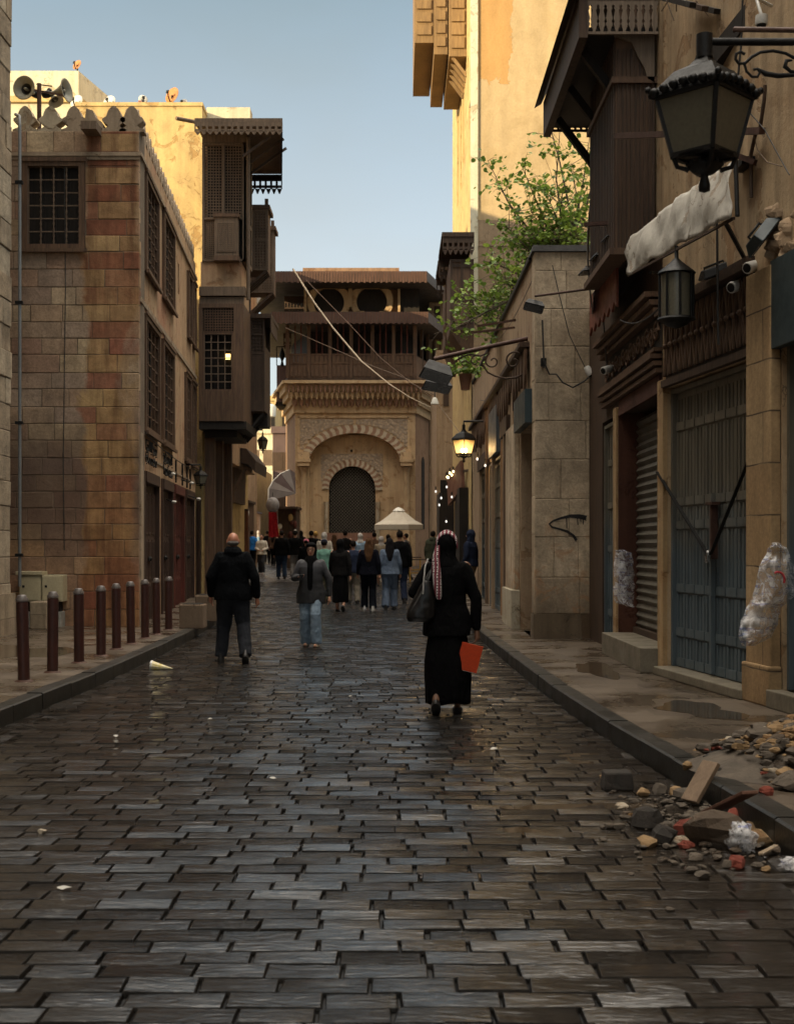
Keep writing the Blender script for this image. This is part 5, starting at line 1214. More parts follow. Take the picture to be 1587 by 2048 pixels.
g.tube([pS(*p) for p in ((1489, 108), (1480, 103), (1472, 107), (1470, 118), (1477, 127), (1489, 126), (1503, 113), (1520, 104), (1545, 101), (1570, 106), (1600, 122), (1640, 150))], .009, 8).cut()
g.tube([pS(*p) for p in ((1487, 125), (1492, 142), (1503, 153), (1514, 153), (1519, 144), (1514, 137), (1506, 139))], .008, 8).cut()
g.tube([pS(*p) for p in ((1515, 137), (1530, 147), (1555, 151), (1600, 149), (1650, 175))], [.006, .016, .015, .01, .008], 8).cut()
g.tube([pS(*p) for p in ((1583, 120), (1572, 121), (1569, 133), (1580, 142), (1610, 150))], [.006, .012, .014, .01, .008], 8)
g.build('scroll', MAT['iron'], t)
g = MB(); g.box(3.86, 3.93, D - .06, D + .06, ar - .9, ar + .2); g.build('wall_plate', MAT['iron'], t)
# rust coloured rail above the lantern arm
cable('rusty_rail', [PT(1470, 62, 9), PT(1468, 58, 9), PT(1620, 60, 8.4)], .018, MAT['rust'], 'thin rusty rail just above the lantern arm at the top right', cat='rail')
# dim round lantern below the cloth
t = thing('drum_lantern', PT(1350, 640, 12.6), 'dim round iron lantern hanging under the white cloth', 'street lamp')
Dl = 12.6; c = Vector((XP(1352, Dl), Dl, ZP(640, Dl)))
g = MB(); g.lathe([(.185, .45), (.17, .47), (.06, .56), (.02, .6), (.02, .72)], c, 20).cut(); g.lathe([(.185, 0), (.18, .02), (.1, -.05), (.02, -.08)], c, 20); g.build('cap', MAT['iron'], t)
g = MB()
for k in range(8): a = k * math.pi / 4; g.tube([c + Vector((.165 * math.cos(a), .165 * math.sin(a), .01)), c + Vector((.165 * math.cos(a), .165 * math.sin(a), .45))], .012, 5)
g.build('cage', MAT['iron'], t); g = MB(); g.lathe([(.145, .02), (.145, .44)], c, 20); g.build('glass', MAT['frost'], t)
# --- plastic wraps
def plastic_mat():
    t = NT('torn_plastic'); v = t.coord('Object'); a = t.noise(v, 9, 6, 0.7, 1.5); b = t.noise(v, 5, 3, 0.5); f = t.noise(t.coord('Object', (1, 1, 9)), 5, 3, 0.6)
    c = t.mix(t.ramp(a, [(0.35, 0), (0.6, 1)]), (0.50, 0.50, 0.52), (0.72, 0.72, 0.72)); c = t.mix(t.ramp(f, [(0.56, 0.0), (0.60, 0.7)]), c, (0.13, 0.17, 0.42))
    t.set(c, 0.22, 0, .6); t.t.links.new(t.ramp(a, [(0.40, 0.22), (0.62, 0.80)]), t.b.inputs['Alpha']); t.bump(a, .009); return t.m
MAT['plastic'] = plastic_mat()
def crumple(name, label, outline, D, depth, seed, cat='plastic wrap', amp=.05, red=None):
    """a crumpled sheet filling an outline given as rows (left,right,top..bottom)"""
    rr = random.Random(seed); g = MB(); n = 16; rows = []
    m = len(outline)
    for j in range(m * 4 - 3):
        k = j / 4; i = min(int(k), m - 2); f = k - i; y = outline[i][0] * (1 - f) + outline[i + 1][0] * f; l = outline[i][1] * (1 - f) + outline[i + 1][1] * f + rr.uniform(-2, 2); r = outline[i][2] * (1 - f) + outline[i + 1][2] * f + rr.uniform(-2, 2); rows.append((y, l, r))
    vs = []
    for j, (y, l, r) in enumerate(rows):
        for i in range(n + 1):
            a = i / n; px = l + (r - l) * a; q = mnoise.noise(Vector((px * .07, y * .05, seed))) + .6 * mnoise.noise(Vector((px * .19, y * .15, seed + 5)))
            vs.append(PT(px, y, D + .25 * a * depth - depth * .5 * math.sin(math.pi * a) + q * amp * 2))
    g.add(vs, [(j * (n + 1) + i, j * (n + 1) + i + 1, (j + 1) * (n + 1) + i + 1, (j + 1) * (n + 1) + i) for j in range(len(rows) - 1) for i in range(n)], True)
    o = g.build(name, MAT['plastic']); return tag(o, label, cat)
crumple('plastic_wrap', 'crumpled clear plastic with printed tape hanging on the yellowish pilaster at the right edge', [(1085, 1545, 1556), (1098, 1535, 1575), (1130, 1518, 1585), (1190, 1505, 1592), (1215, 1492, 1560), (1250, 1478, 1555), (1275, 1476, 1540), (1292, 1482, 1508)], 11.15, .3, 3, amp=.035)
crumple('plastic_wrap', 'torn white and blue plastic wrapped round the post left of the roller door', [(1100, 1230, 1245), (1105, 1229, 1262), (1140, 1228, 1268), (1180, 1227, 1267), (1205, 1228, 1266), (1215, 1262, 1267)], 16.45, .22, 8, amp=.03)
g = MB(); g.tube([PT(1555 + 13 * math.cos(a), 1160 - 16 * math.sin(a), 10.98) for a in [x * .28 - .4 for x in range(10)]], .010, 6)
tag(g.build('red_printed_seal', plain('red_print', (.45, .03, .04), .5, .1)), 'red printed half ring on the plastic at the right edge', 'print')

# --- the graffiti wall and the row of shops behind it
row = thing('shop_row', (2.13, 20.1, .14), 'low stone shop row with shuttered fronts and a blank graffiti marked end wall', 'building')
MG = frame(2.13, 36.2, 2.13, 20.1); LG = 16.1
gu = lambda px: onwall(MG, px, 1000)[0]
ztop = 6.12
w = MB(); w.box(2.14, 3.16, 20.11, 20.5, .1, ztop); w.build('end_wall', MAT['joint'], row)
masonry(frame(2.13, 20.10, 3.17, 20.10), 0, 1.03, .52, ztop, .62, .60, 14, relief=.004, gap=.0025).build('wall_face', MAT['tan_stone'], row); masonry(frame(2.13, 20.5, 2.13, 20.10), 0, .4, .52, ztop, .5, .60, 15, relief=.004, gap=.0025).build('wall_face', MAT['tan_stone'], row)
w = MB(); w.box(2.10, 3.17, 20.06, 20.5, .12, .52, .008); w.build('plinth', plaster('damp_plinth', [(.11, .08, .05), (.19, .14, .09)], scale=2.5, streak=.5), row)
w = MB(); w.box(2.08, 3.22, 20.04, 20.56, ztop + .002, ztop + .10, .02); o = w.build('coping', plain('dark_felt', (.06, .058, .055), .8, .4, 4, .006, 20), row)
H = [(gu(958), gu(975), .14, 3.45), (gu(979), gu(1001), .14, 3.5), (gu(1041), gu(1063), .14, 3.5)]
w = MB(MG); w.wall(0, LG - .42, .1, ztop - .03, 0, .35, H); w.build('street_wall', MAT['row_stone'], row)
w = MB(); w.box(2.5, 6, 20.52, 36, .1, 4.9); w.build('roof_mass', MAT['row_stone'], row)
w = MB(MG); w.box(0, LG - .44, -.05, .4, ztop - .028, ztop + .05); w.build('coping', MAT['wood_black'], row)
panel_door(MG, H[0][0], H[0][1], .2, 3.42, 4, row, MAT['blue_door'], y=.06); panel_door(MG, H[1][0], H[1][1], .2, 3.46, 4, row, MAT['blue_door'], y=.06)
g = MB(MG); r0, r1 = H[2][0], H[2][1]
for i in range(24): z = .2 + i * .135; g.add([(r0, .30, z), (r1, .30, z), (r1, .26, z + .06), (r0, .26, z + .06), (r1, .30, z + .134), (r0, .30, z + .134)], [(0, 1, 2, 3), (3, 2, 4, 5)])
g.build('roller_shutter', MAT['roller'], row)
w = MB(MG); w.box(gu(1004), gu(1019), -.04, -.002, .14, 3.7); w.build('brown_panel', plaster('orange_brown_render', [(.20, .095, .035), (.28, .15, .06), (.15, .07, .03)], scale=1.2, streak=.5), row, .01)
w = MB(MG); w.box(gu(1021), gu(1039), -.10, -.002, .82, 3.72); w.build('stone_post', MAT['tan_stone'], row, .015)
w = MB(MG); w.box(gu(1021) - .05, gu(1039) + .1, -.16, -.003, .14, .815); w.build('post_base', plaster('pale_base', [(.42, .36, .26), (.50, .44, .33)], scale=2, streak=.3), row, .015)
w = MB(MG); w.box(gu(1041) - .05, gu(1063) + .1, -.12, -.002, 3.52, 4.05); w.build('sign_board', MAT['teal'], row)
w = MB(MG); w.box(gu(985), gu(1001), -.10, -.002, 3.52, 4.5); w.build('sign_board', plain('grey_blue_board', (.085, .10, .115), .5, .3, 3), row)
w = MB(MG); w.box(gu(1006), gu(1020), -.08, -.002, 3.72, 4.05).cut(); w.box(gu(960), gu(980), -.08, -.002, 3.47, 3.8); w.build('sign_board', MAT['wood_dark'], row)
g = MB(MG); rr = random.Random(21)
for i in range(30):
    u = .5 + i * .5; 
    if u > LG - 1: break
    h = rr.uniform(.35, .8); zt = 4.75 + rr.uniform(-.1, .1)
    g.prism([(u, zt), (u + .42, zt), (u + .38, zt - h * .5), (u + .28, zt - h * .7), (u + .21, zt - h), (u + .12, zt - h * .7), (u + .03, zt - h * .5)], -.09, -.05)
g.build('ragged_valance', MAT['wood_brown'], row)
w = MB(MG); w.box(.2, LG - .8, -.16, -.003, 4.78, 4.86); w.build('moulding', MAT['wood_dark'], row)
for i, px in enumerate((962, 975, 988, 1012, 1030)):
    u = gu(px); w = MB(MG); w.box(u, u + .22, -.07, -.002, .14, 4.7); w.build('wall_strip', MAT['wood_grey' if i % 2 else 'row_stone'], row)
# graffiti: brush strokes on the end wall
def stroke(pts, wd, D=20.085):
    g = MB(); P = [PT(x, y, D) for x, y in pts]; vs = []
    for i, p in enumerate(P):
        d = (P[min(i + 1, len(P) - 1)] - P[max(i - 1, 0)]).normalized(); nrm = Vector((-d.z, 0, d.x)); ww = wd[i] if isinstance(wd, list) else wd
        vs += [p + nrm * ww / 2, p - nrm * ww / 2]
    q = [v + Vector((0, .003, 0)) for v in vs]; n = len(P)
    g.add(vs, [(2 * i, 2 * i + 1, 2 * i + 3, 2 * i + 2) for i in range(n - 1)]); return g
gm = plain('black_spray', (.018, .016, .015), .6)
g1 = stroke([(1172, 1036), (1158, 1033), (1140, 1032), (1122, 1036), (1105, 1042), (1098, 1048), (1103, 1054), (1118, 1058), (1134, 1063), (1146, 1071), (1152, 1081)], [.075, .07, .05, .035, .03, .03, .03, .03, .04, .04, .045])
for s in ([(1132, 1033), (1133, 1057)], [(1154, 1034), (1155, 1050)], [(1160, 1034), (1161, 1044)], [(1165, 1034), (1166, 1049)], [(1170, 1034), (1171, 1042)]):
    q = stroke(s, .014); n = len(g1.v); g1.v += q.v; g1.f += [[k + n for k in f] for f in q.f]; g1.uv += q.uv; g1.sm += q.sm
o = g1.build('graffiti', gm, row)
tag(o, 'black sprayed leaf like graffiti')
# cables on the end wall
cable('hanging_cable', [PT(1084, 640, 20.05), PT(1087, 720, 20.0), PT(1090, 730, 20.0), PT(1098, 748, 20.0), PT(1112, 748, 20.0), PT(1125, 765, 20.0), PT(1145, 775, 20.0), PT(1168, 762, 20.0), PT(1182, 750, 20.0)], .013, MAT['wire'], 'thick black cable looping across the graffiti wall under a small box')
cable('hanging_cable', [PT(1104, 530, 20.05), PT(1118, 590, 20.03), PT(1138, 670, 20.03), PT(1172, 740, 20.03)], .007, MAT['wire'], 'thin dark cable slanting down the graffiti wall from its top')
t = thing('cable_box', PT(1087, 722, 20.05), 'small black junction box on the graffiti wall', 'cable box'); c = PT(1087, 722, 20.0); MB().box(c.x - .04, c.x + .04, 20.0, 20.09, c.z - .07, c.z + .05).build('box', MAT['iron'], t, .005); MB().box(c.x - .015, c.x + .015, 19.99, 20.02, c.z - .1, c.z - .071).build('gland', MAT['wire'], t)
t = flood(PT(1068, 610, 19.2), .30, .10, .22, E(-20, 14, 0), 'dark flood lamp on a long rusty arm in front of the graffiti wall')
MB().tube([PT(1070, 592, 19.2), PT(1205, 574, 17.9)], .017, 8).build('arm', MAT['rust'], t); MB().ball(PT(1208, 574, 17.9), .06).build('mount', MAT['iron'], t)
# scroll bracket with two flood lamps
Db = 21.2
t = thing('scroll_bracket', PT(1058, 680, Db), 'ornate iron scroll bracket reaching over the street from the shop row', 'bracket')
g = MB(); g.tube([PT(868, 718, Db), PT(960, 697, Db), PT(1058, 676, Db)], .036, 10); g.build('bar', MAT['rust'], t)
g = MB(); q = lambda *pts: [PT(x, y, Db) for x, y in pts]
g.tube(q((910, 735), (908, 725), (918, 716), (940, 708), (960, 712), (975, 705)), .014, 6).cut(); g.tube(q((965, 730), (975, 745), (990, 752), (1010, 757), (1030, 755), (1048, 748)), .016, 6).cut()
g.tube(q((1048, 700), (1058, 720), (1050, 745), (1030, 757)), .016, 6).cut()
g.tube([PT(1027 + (22 - k) * math.cos(k * .42), 722 - (22 - k) * math.sin(k * .42), Db) for k in range(20)], .015, 6).cut()
g.tube([PT(985 + (17 - k * .9) * math.cos(2 + k * .45), 722 - (17 - k * .9) * math.sin(2 + k * .45), Db) for k in range(17)], .013, 6).cut()
g.tube([PT(950 + (12 - k * .8) * math.cos(1 + k * .5), 722 - (12 - k * .8) * math.sin(1 + k * .5), Db) for k in range(13)], .012, 6).cut()
g.tube([PT(928 + (9 - k * .7) * math.cos(k * .55), 728 - (9 - k * .7) * math.sin(k * .55), Db) for k in range(11)], .011, 6)
g.build('scroll', MAT['wood_dark'], t)
g = MB(); g.bar(PT(1060, 660, Db), PT(1061, 790, Db), .05); g.build('back_bar', MAT['rust'], t)
flood(PT(873, 742, Db - .3), .50, .22, .3, E(-25, 16, 10), 'black flood lamp on the tip of the scroll bracket, upper of two')
flood(PT(874, 768, Db + .6), .48, .14, .3, E(-20, 10, 10), 'black flood lamp below and behind the bracket tip, lower of two')
t = thing('hanging_lamp', PT(869, 800, 26), 'small pale bell lamp hanging below the two flood lamps', 'lamp'); c = PT(869, 808, 26)
g = MB(); g.lathe([(.085, 0), (.08, .02), (.05, .1), (.03, .13)], c, 14); g.build('shade', MAT['dish_pale'], t); MB().tube([c + Vector((0, 0, .1)), c + Vector((0, 0, .3))], .012, 6).build('stem', MAT['iron'], t)
for a, b, lab in (((955, 652), (1030, 640), 'upper rusty bar over the scroll bracket'), ((945, 665), (1028, 655), 'lower rusty bar over the scroll bracket')):
    tag(MB().bar(PT(*a, 23.5), PT(*b, 22.8), .035).build('iron_bar', MAT['rust']), lab, 'iron bar', 'rusty bars over the scroll bracket')
# lit lantern
lit = lantern('lit street lantern glowing amber on the right of the street, above the far shops', True, False); Dt = 30.0
lit.location = (XP(927, Dt), Dt, ZP(925, Dt)); 
pl = bpy.data.lights.new('lamp_light', 'POINT'); pl.energy = 4; pl.color = (1, .62, .25); pl.shadow_soft_size = .08
po = bpy.data.objects.new('lamp_light', pl); S.collection.objects.link(po); po.parent = lit; po.location = (0, -.34, .3)
MB().tube([Vector((0, 0, .85)), Vector((0, 0, .95)), Vector((.45, 0, .95))], .025, 8).build('arm', MAT['iron'], lit)

for k, (a, b, sg, lab) in enumerate((((1066, 700, 20.6), (960, 800, 32), .25, 'slack cable along the front of the shop row under the scroll bracket'), ((1064, 560, 20.5), (985, 690, 29), .15, 'thin cable dropping along the roof edge of the shop row'), ((1240, 640, 15.5), (1330, 600, 13.6), .12, 'slack dark cable over the red scalloped board'), ((1200, 560, 18), (1215, 760, 17.6), .0, 'dark cable hanging at the seam of the graffiti wall and the shops'))):
    cable('slack_cable', [PT(*a), PT(*b)] if not sg else [PT(*a), PT(*b)], .009, MAT['wire'], lab, sag=sg)
# ================================================================ TALL HOUSE BEHIND THE ROW, TREE
MAT['tower_low'] = blocks('tower_ashlar', [(0.34, 0.235, 0.135), (0.38, 0.27, 0.16), (0.36, 0.255, 0.15)], 1.6, 0.62, (0.18, 0.12, 0.07), stain=.3, msize=.008, bump=.004)
def tower_mat():
    t = NT('tower_render'); v = t.coord('Object'); a = t.noise(v, 0.7, 8, 0.65, 0.4); g = t.noise(v, 16, 5, 0.7); st = t.noise(t.coord('Object', (1.5, 1.5, .3)), 1.2, 5, .6)
    c = t.ramp(a, [(0.3, (0.40, 0.29, 0.15)), (0.5, (0.52, 0.385, 0.215)), (0.7, (0.46, 0.33, 0.17))])
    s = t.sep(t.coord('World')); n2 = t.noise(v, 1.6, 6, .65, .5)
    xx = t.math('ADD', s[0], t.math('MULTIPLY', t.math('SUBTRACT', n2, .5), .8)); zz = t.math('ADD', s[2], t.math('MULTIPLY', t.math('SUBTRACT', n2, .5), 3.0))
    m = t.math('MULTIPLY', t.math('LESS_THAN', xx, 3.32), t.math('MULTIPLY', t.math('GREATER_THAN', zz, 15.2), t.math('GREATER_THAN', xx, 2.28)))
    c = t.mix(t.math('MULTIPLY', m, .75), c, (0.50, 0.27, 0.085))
    c = t.mix(.3, c, t.ramp(st, [(.35, .5), (.62, 1.05)]), 'MULTIPLY'); c = t.mix(.35, c, t.ramp(g, [(.3, .6), (.7, 1.05)]), 'MULTIPLY')
    t.set(c, .9, 0, .2); t.bump(g, .01).bump(a, .03).bump(m, -.02); return t.m
MAT['tower'] = tower_mat()
MAT['bay_sun'] = wood('sunny_bay_wood', (0.34, 0.22, 0.10), (0.20, 0.125, 0.06))
tw = thing('tall_house', (2.2, 38, .35), 'very tall golden rendered house with a blank end wall rising behind the shop row', 'building')
FT = frame(2.2, 38, 12.5, 38); ST = frame(2.2, 51.5, 2.2, 38)
zj = ZP(492, 38)
w = MB(FT); w.box(0, 10.3, 0, .5, .2, zj); w.build('lower_wall', MAT['tower_low'], tw)
w = MB(FT); w.box(0, 10.3, -.02, .5, zj + .002, ZP(440, 38)); w.build('middle_band', plaster('worn_band', [(.27, .19, .12), (.36, .26, .16)], scale=1.2, streak=.3), tw)
w = MB(FT); w.box(0, 10.3, 0, .5, ZP(440, 38) + .002, 27); w.build('upper_wall', MAT['tower'], tw)
sl_ = []
for (px0, px1, y0, y1) in ((914, 916.5, 232, 405), (920.5, 922.5, 195, 375), (925.5, 927.5, 160, 325), (937.5, 940, 215, 315), (934.5, 936, 120, 197)):
    u0, z1 = onwall(ST, px0, y0); u1, z0 = onwall(ST, px1, y1); sl_.append((u0, u1, z0, z1))
w = MB(ST); w.wall(0, 13.47, .2, 27, 0, .5, sl_); w.build('street_wall', MAT['gold'], tw)
for r in sl_: w = MB(ST); w.box(r[0], r[1], .3, .34, r[2], r[3]); w.build('window', MAT['wood_dark'], tw)
w = MB(); w.box(2.7, 12.4, 38.52, 51.4, .3, 26.8); w.build('core', MAT['gold'], tw)
w = MB(FT); w.box(-.06, .16, -.07, .0, 8.3, 27); w.build('corner_pipe', MAT['cream'], tw)
# projecting bays high up, catching the sun
for k, (x0, x1, zb) in enumerate(((XP(898, 41), 2.19, ZP(112, 41)), (XP(868, 41.5), XP(897, 41) - .02, ZP(108, 41.5)), (XP(829, 42), XP(866, 42), ZP(85, 42)))):
    y0 = 41 + k * .5; w = MB(); w.box(x0, x1, y0, y0 + 5, zb, 24)
    for j in range(12): z = zb + .25 + j * .42; w.box(x0 + .07, x1 - .07, y0 - .05, y0 - .001, z, z + (.30 if k else .36))
    w.build('lattice_bay', MAT['bay_sun'], tw)
w = MB(); 
for j in range(5): w.bar((1.75, 41.1 + j * .5, ZP(112, 41)), (2.2, 41.1 + j * .5, ZP(150, 41)), .09).cut()
w.build('bay_strut', MAT['bay_sun'], tw)
# dark bays lower down
def dark_bay(px0, px1, D, yt, yb, dep):
    x0, x1 = XP(px0, D), XP(px1, D); zt, zb = ZP(yt, D), ZP(yb, D)
    w = MB(); w.box(x0 + .22, x1, D, D + dep, zb, zt - .7); w.add([(x0 + .22, D, zb), (x1, D, zb), (x1, D + dep, zb), (x0 + .22, D + dep, zb), (x1 - .1, D + .2, zb - .8), (x1, D + .2, zb - .8), (x1, D + dep - .2, zb - .8), (x1 - .1, D + dep - .2, zb - .8)], [(0, 1, 5, 4), (1, 2, 6, 5), (2, 3, 7, 6), (3, 0, 4, 7), (4, 5, 6, 7)])
    o = w.build('dark_bay', MAT['wood_brown'], tw)
    w = MB(); w.box(x0 - .02, x1, D - .25, D + dep + .2, zt - .12, zt); w.build('bay_roof', MAT['wood_dark'], o)
    fret(frame(x0, D - .22, x1, D - .22), 0, x1 - x0, zt - .62, zt - .12, .145, 'wood_dark', o)
    fret(frame(x0, D + dep, x1, D + dep), 0, x1 - x0, zt - .8, zt - .12, .145, 'wood_dark', o)
    M = frame(x0 + .22, D, x1, D); W_ = x1 - x0 - .22
    framed(M, 0, W_, zb, zt - .72, -.04, .07, .035, [W_ / 2], [zb + .9, zb + 1.8], 'bay_frame', 'wood_dark', o)
    w = MB(M); P = [(W_ / 2 + .28 * math.cos(a), zb + .42 + .28 * math.sin(a)) for a in [k * math.pi / 8 for k in range(16)]]; w.prism(P, -.07, -.041); w.build('medallion', MAT['wood_brown'], o)
dark_bay(884, 947, 36.5, 468, 660, 2.6); dark_bay(876, 915, 42.0, 524, 690, 2.0)

# --- tree behind the shop row
def leaf_mat():
    t = NT('spring_leaves'); v = t.coord('Object'); a = t.noise(v, 1.7, 4, .6); r = t.n('NewGeometry').outputs['Random Per Island']
    c = t.ramp(t.math('ADD', t.math('MULTIPLY', r, .55), t.math('MULTIPLY', a, .5)), [(.2, (0.07, 0.12, 0.02)), (.5, (0.14, 0.22, 0.035)), (.85, (0.27, 0.35, 0.06))])
    t.set(c, .5, 0, .35); t.b.inputs['Subsurface Weight'].default_value = 0.0
    tr = t.n('BsdfTranslucent'); t.t.links.new(c, tr.inputs['Color']); mxs = t.t.nodes.new('ShaderNodeMixShader'); mxs.inputs[0].default_value = .35
    t.t.links.new(t.b.outputs[0], mxs.inputs[1]); t.t.links.new(tr.outputs[0], mxs.inputs[2]); t.t.links.new(mxs.outputs[0], t.o.inputs['Surface']); return t.m
MAT['leaf'] = leaf_mat(); MAT['bark'] = wood('grey_bark', (.14, .10, .06), (.07, .05, .035))
def tree():
    rr = random.Random(12); t = thing('leafy_tree', (3.2, 27, .14), 'light green leafy tree growing behind the shop row, its sprays spread before the golden wall', 'tree')
    D = 27.0; base = Vector((3.3, D, .14)); fork = PT(1150, 620, D)
    tips = [((975, 320), 14), ((1040, 325), 14), ((1000, 375), 18), ((1085, 370), 24), ((1140, 330), 14), ((1180, 260), 12), ((1090, 218), 9), ((1120, 245), 9), ((1060, 420), 30), ((1010, 450), 22), ((1120, 400), 34), ((1160, 430), 40), ((1100, 460), 40),
            ((1020, 500), 26), ((1060, 490), 34), ((985, 545), 18), ((965, 520), 10), ((1010, 560), 30), ((950, 600), 22), ((990, 610), 30), ((935, 585), 10), ((960, 640), 22), ((1000, 640), 20), ((925, 650), 12), ((900, 660), 10), ((1150, 480), 30), ((1180, 500), 24), ((980, 665), 16), ((868, 668), 7), ((1085, 520), 20), ((1190, 380), 16), ((1200, 300), 14), ((1050, 545), 16)]
    tr = MB(); tr.tube([base, Vector((3.4, D + .1, 2.5)), Vector((3.5, D, 4.2)), fork], [.16, .13, .11, .08], 9); tr.build('trunk', MAT['bark'], t)
    br = MB(); leaves = []
    for (px, py), n in tips:
        dd = D + rr.uniform(-1.3, 1.3); e = PT(px, py, dd); m1 = fork.lerp(e, .35) + Vector((rr.uniform(-.2, .2), rr.uniform(-.3, .3), .1)); m2 = fork.lerp(e, .7) + Vector((rr.uniform(-.2, .2), rr.uniform(-.2, .2), rr.uniform(-.1, .2)))
        if px < 940: m1, m2 = PT(1020, 600, dd), PT(960, 630, dd)
        pts = [fork, m1, m2, e]; br.tube(pts, [.045, .028, .016, .006], 5)
        for k in range(int(n * .95)):
            f = .3 + .7 * rr.random() ** .6; i = min(int(f * 3), 2); p = pts[i].lerp(pts[i + 1], f * 3 - i)
            s = .10 + .26 * (n / 30); q = p + Vector((rr.gauss(0, s), rr.gauss(0, s), rr.gauss(0, s * .9)))
            br.tube([p, p.lerp(q, .6) + Vector((0, 0, .04)), q], [.006, .004, .0025], 4)
            for j in range(rr.randint(3, 9)): leaves.append((q + Vector((rr.gauss(0, .06), rr.gauss(0, .06), rr.gauss(0, .045))), rr.uniform(.04, .095)))
        for k in range(n // 3):
            f = rr.uniform(.5, 1); i = min(int(f * 3), 2); p = pts[i].lerp(pts[i + 1], f * 3 - i); q = p + Vector((rr.gauss(0, .3), rr.gauss(0, .3), rr.uniform(.1, .45)))
            br.tube([p, p.lerp(q, .5) + Vector((rr.uniform(-.05, .05), 0, .03)), q], [.008, .006, .003], 4)
            for j in range(7): leaves.append((p.lerp(q, .4 + .1 * j) + Vector((rr.gauss(0, .035), rr.gauss(0, .035), rr.gauss(0, .03))), rr.uniform(.055, .09)))
    br.build('branches', MAT['bark'], t)
    V = []; Fc = []
    for p, s in leaves:
        M = Euler((rr.uniform(-1.0, 1.0), rr.uniform(-.8, .8), rr.uniform(0, 6.28))).to_matrix()
        pts = [(0, 0, 0), (s * .55, s * .35, s * .08), (s * .5, s * .95, s * .05), (0, s * 1.35, -.1 * s), (-s * .5, s * .95, s * .05), (-s * .55, s * .35, s * .08), (0, s * .6, -s * .1)]
        n = len(V); V += [p + M @ Vector(q) for q in pts]
        Fc += [(n, n + 1, n + 6), (n + 1, n + 2, n + 6), (n + 2, n + 3, n + 6), (n + 3, n + 4, n + 6), (n + 4, n + 5, n + 6), (n + 5, n, n + 6)]
    g = MB(); g.v = V; g.f = [list(f) for f in Fc]; g.sm = [False] * len(Fc); g.uv = [[(0, 0)] * 3] * len(Fc)
    g.build('foliage', MAT['leaf'], t)
tree()
# small plants in front of the lattice bays
def shrub(px, py, D, s, n, label):
    rr = random.Random(px); c = PT(px, py, D); t = thing('potted_plant', c - Vector((0, 0, .15)), label, 'plant'); V = []; Fc = []
    for i in range(n):
        p = c + Vector((rr.gauss(0, s), rr.gauss(0, s), abs(rr.gauss(0, s)))); q = rr.uniform(.05, .09); M = Euler((rr.uniform(-1, 1), rr.uniform(-1, 1), rr.uniform(0, 6))).to_matrix(); k = len(V)
        V += [p + M @ Vector(v) for v in ((0, 0, 0), (q * .5, q * .5, 0), (0, q * 1.3, .0), (-q * .5, q * .5, 0))]; Fc.append([k, k + 1, k + 2, k + 3])
    g = MB(); g.v = V; g.f = Fc; g.sm = [False] * n; g.uv = [[(0, 0)] * 4] * n; g.build('foliage', MAT['leaf'], t)
    g = MB(); g.lathe([(.08, -.32), (.12, -.05), (.13, -.03), (.1, -.03)], c, 12); g.build('pot', plain('clay_pot%d' % px, (.2, .09, .05), .7), t)
shrub(930, 745, 24, .16, 260, 'leafy plant growing on the wall just under the scroll bracket')
# ================================================================ THE FOUNTAIN HOUSE AT THE END OF THE STREET
MAT['sabil'] = plaster('sabil_stone', [(0.48, 0.32, 0.175), (0.60, 0.43, 0.25), (0.54, 0.37, 0.21)], scale=.5, streak=.3)
MAT['sabil_dark'] = plaster('sabil_side', [(0.26, 0.155, 0.095), (0.33, 0.21, 0.13)], scale=.5, streak=.4)
MAT['sabil_pale'] = plaster('pale_marble', [(0.50, 0.42, 0.30), (0.57, 0.49, 0.36)], scale=1.5, streak=.2)
MAT['sabil_red'] = plaster('dull_red_stone', [(0.30, 0.175, 0.115), (0.36, 0.22, 0.14)], scale=1.5, streak=.2)
def mosaic():
    t = NT('carved_spandrel'); v = t.coord('Object'); vo = t.n('TexVoronoi', Scale=7.0); t.t.links.new(v, vo.inputs['Vector']); a = t.noise(v, 1.2, 4, .5)
    c = t.ramp(vo.outputs['Distance'], [(.05, (.46, .36, .24)), (.3, (.40, .30, .20)), (.6, (.30, .235, .17))]); t.set(c, .8, 0, .3); t.bump(vo.outputs['Distance'], .03); return t.m
MAT['spandrel'] = mosaic()
DS = 68.0
sb = thing('fountain_house', (-2, DS, .6), 'arched stone fountain house with a dark wooden gallery and wide eaves closing the street', 'building')
sx = lambda px: XP(px, DS); sz = lambda py: ZP(py, DS)
FM = frame(sx(590), DS, sx(830), DS); U = lambda px: sx(px) - sx(590); Wf = U(830)
base = .55
# body: side faces splay away from the front
def arch_poly(cx, r_in, z0, zs, n=24, rz=None):
    rz = rz or r_in
    return [(cx - r_in, z0), (cx - r_in, zs)] + [(cx - r_in * math.cos(math.pi * k / n), zs + rz * math.sin(math.pi * k / n)) for k in range(1, n)] + [(cx + r_in, zs), (cx + r_in, z0)]
def arch_wall(M, u0, u1, z0, z1, cx, r, zs, rz, y0, y1, name, mat, parent, n=28):
    """wall with one arched opening"""
    g = MB(M); g.box(u0, cx - r, y0, y1, z0, zs); g.box(cx + r, u1, y0, y1, z0, zs)
    pts = [(cx - r * math.cos(math.pi * k / n), zs + rz * math.sin(math.pi * k / n)) for k in range(n + 1)]
    for (a, b), (c, d) in zip(pts, pts[1:]):
        g.add([(a, y0, b), (c, y0, d), (c, y0, z1), (a, y0, z1)], [(0, 1, 2, 3)]); g.add([(a, y0, b), (c, y0, d), (c, y1, d), (a, y1, b)], [(3, 2, 1, 0)])
    g.box(u0, cx - r, y0, y1, zs + .0, z1); g.box(cx + r, u1, y0, y1, zs, z1)
    return g.build(name, mat, parent)
ac = U(709); ar_ = (U(800) - U(618)) / 2; azs = sz(925); arz = sz(866) - azs
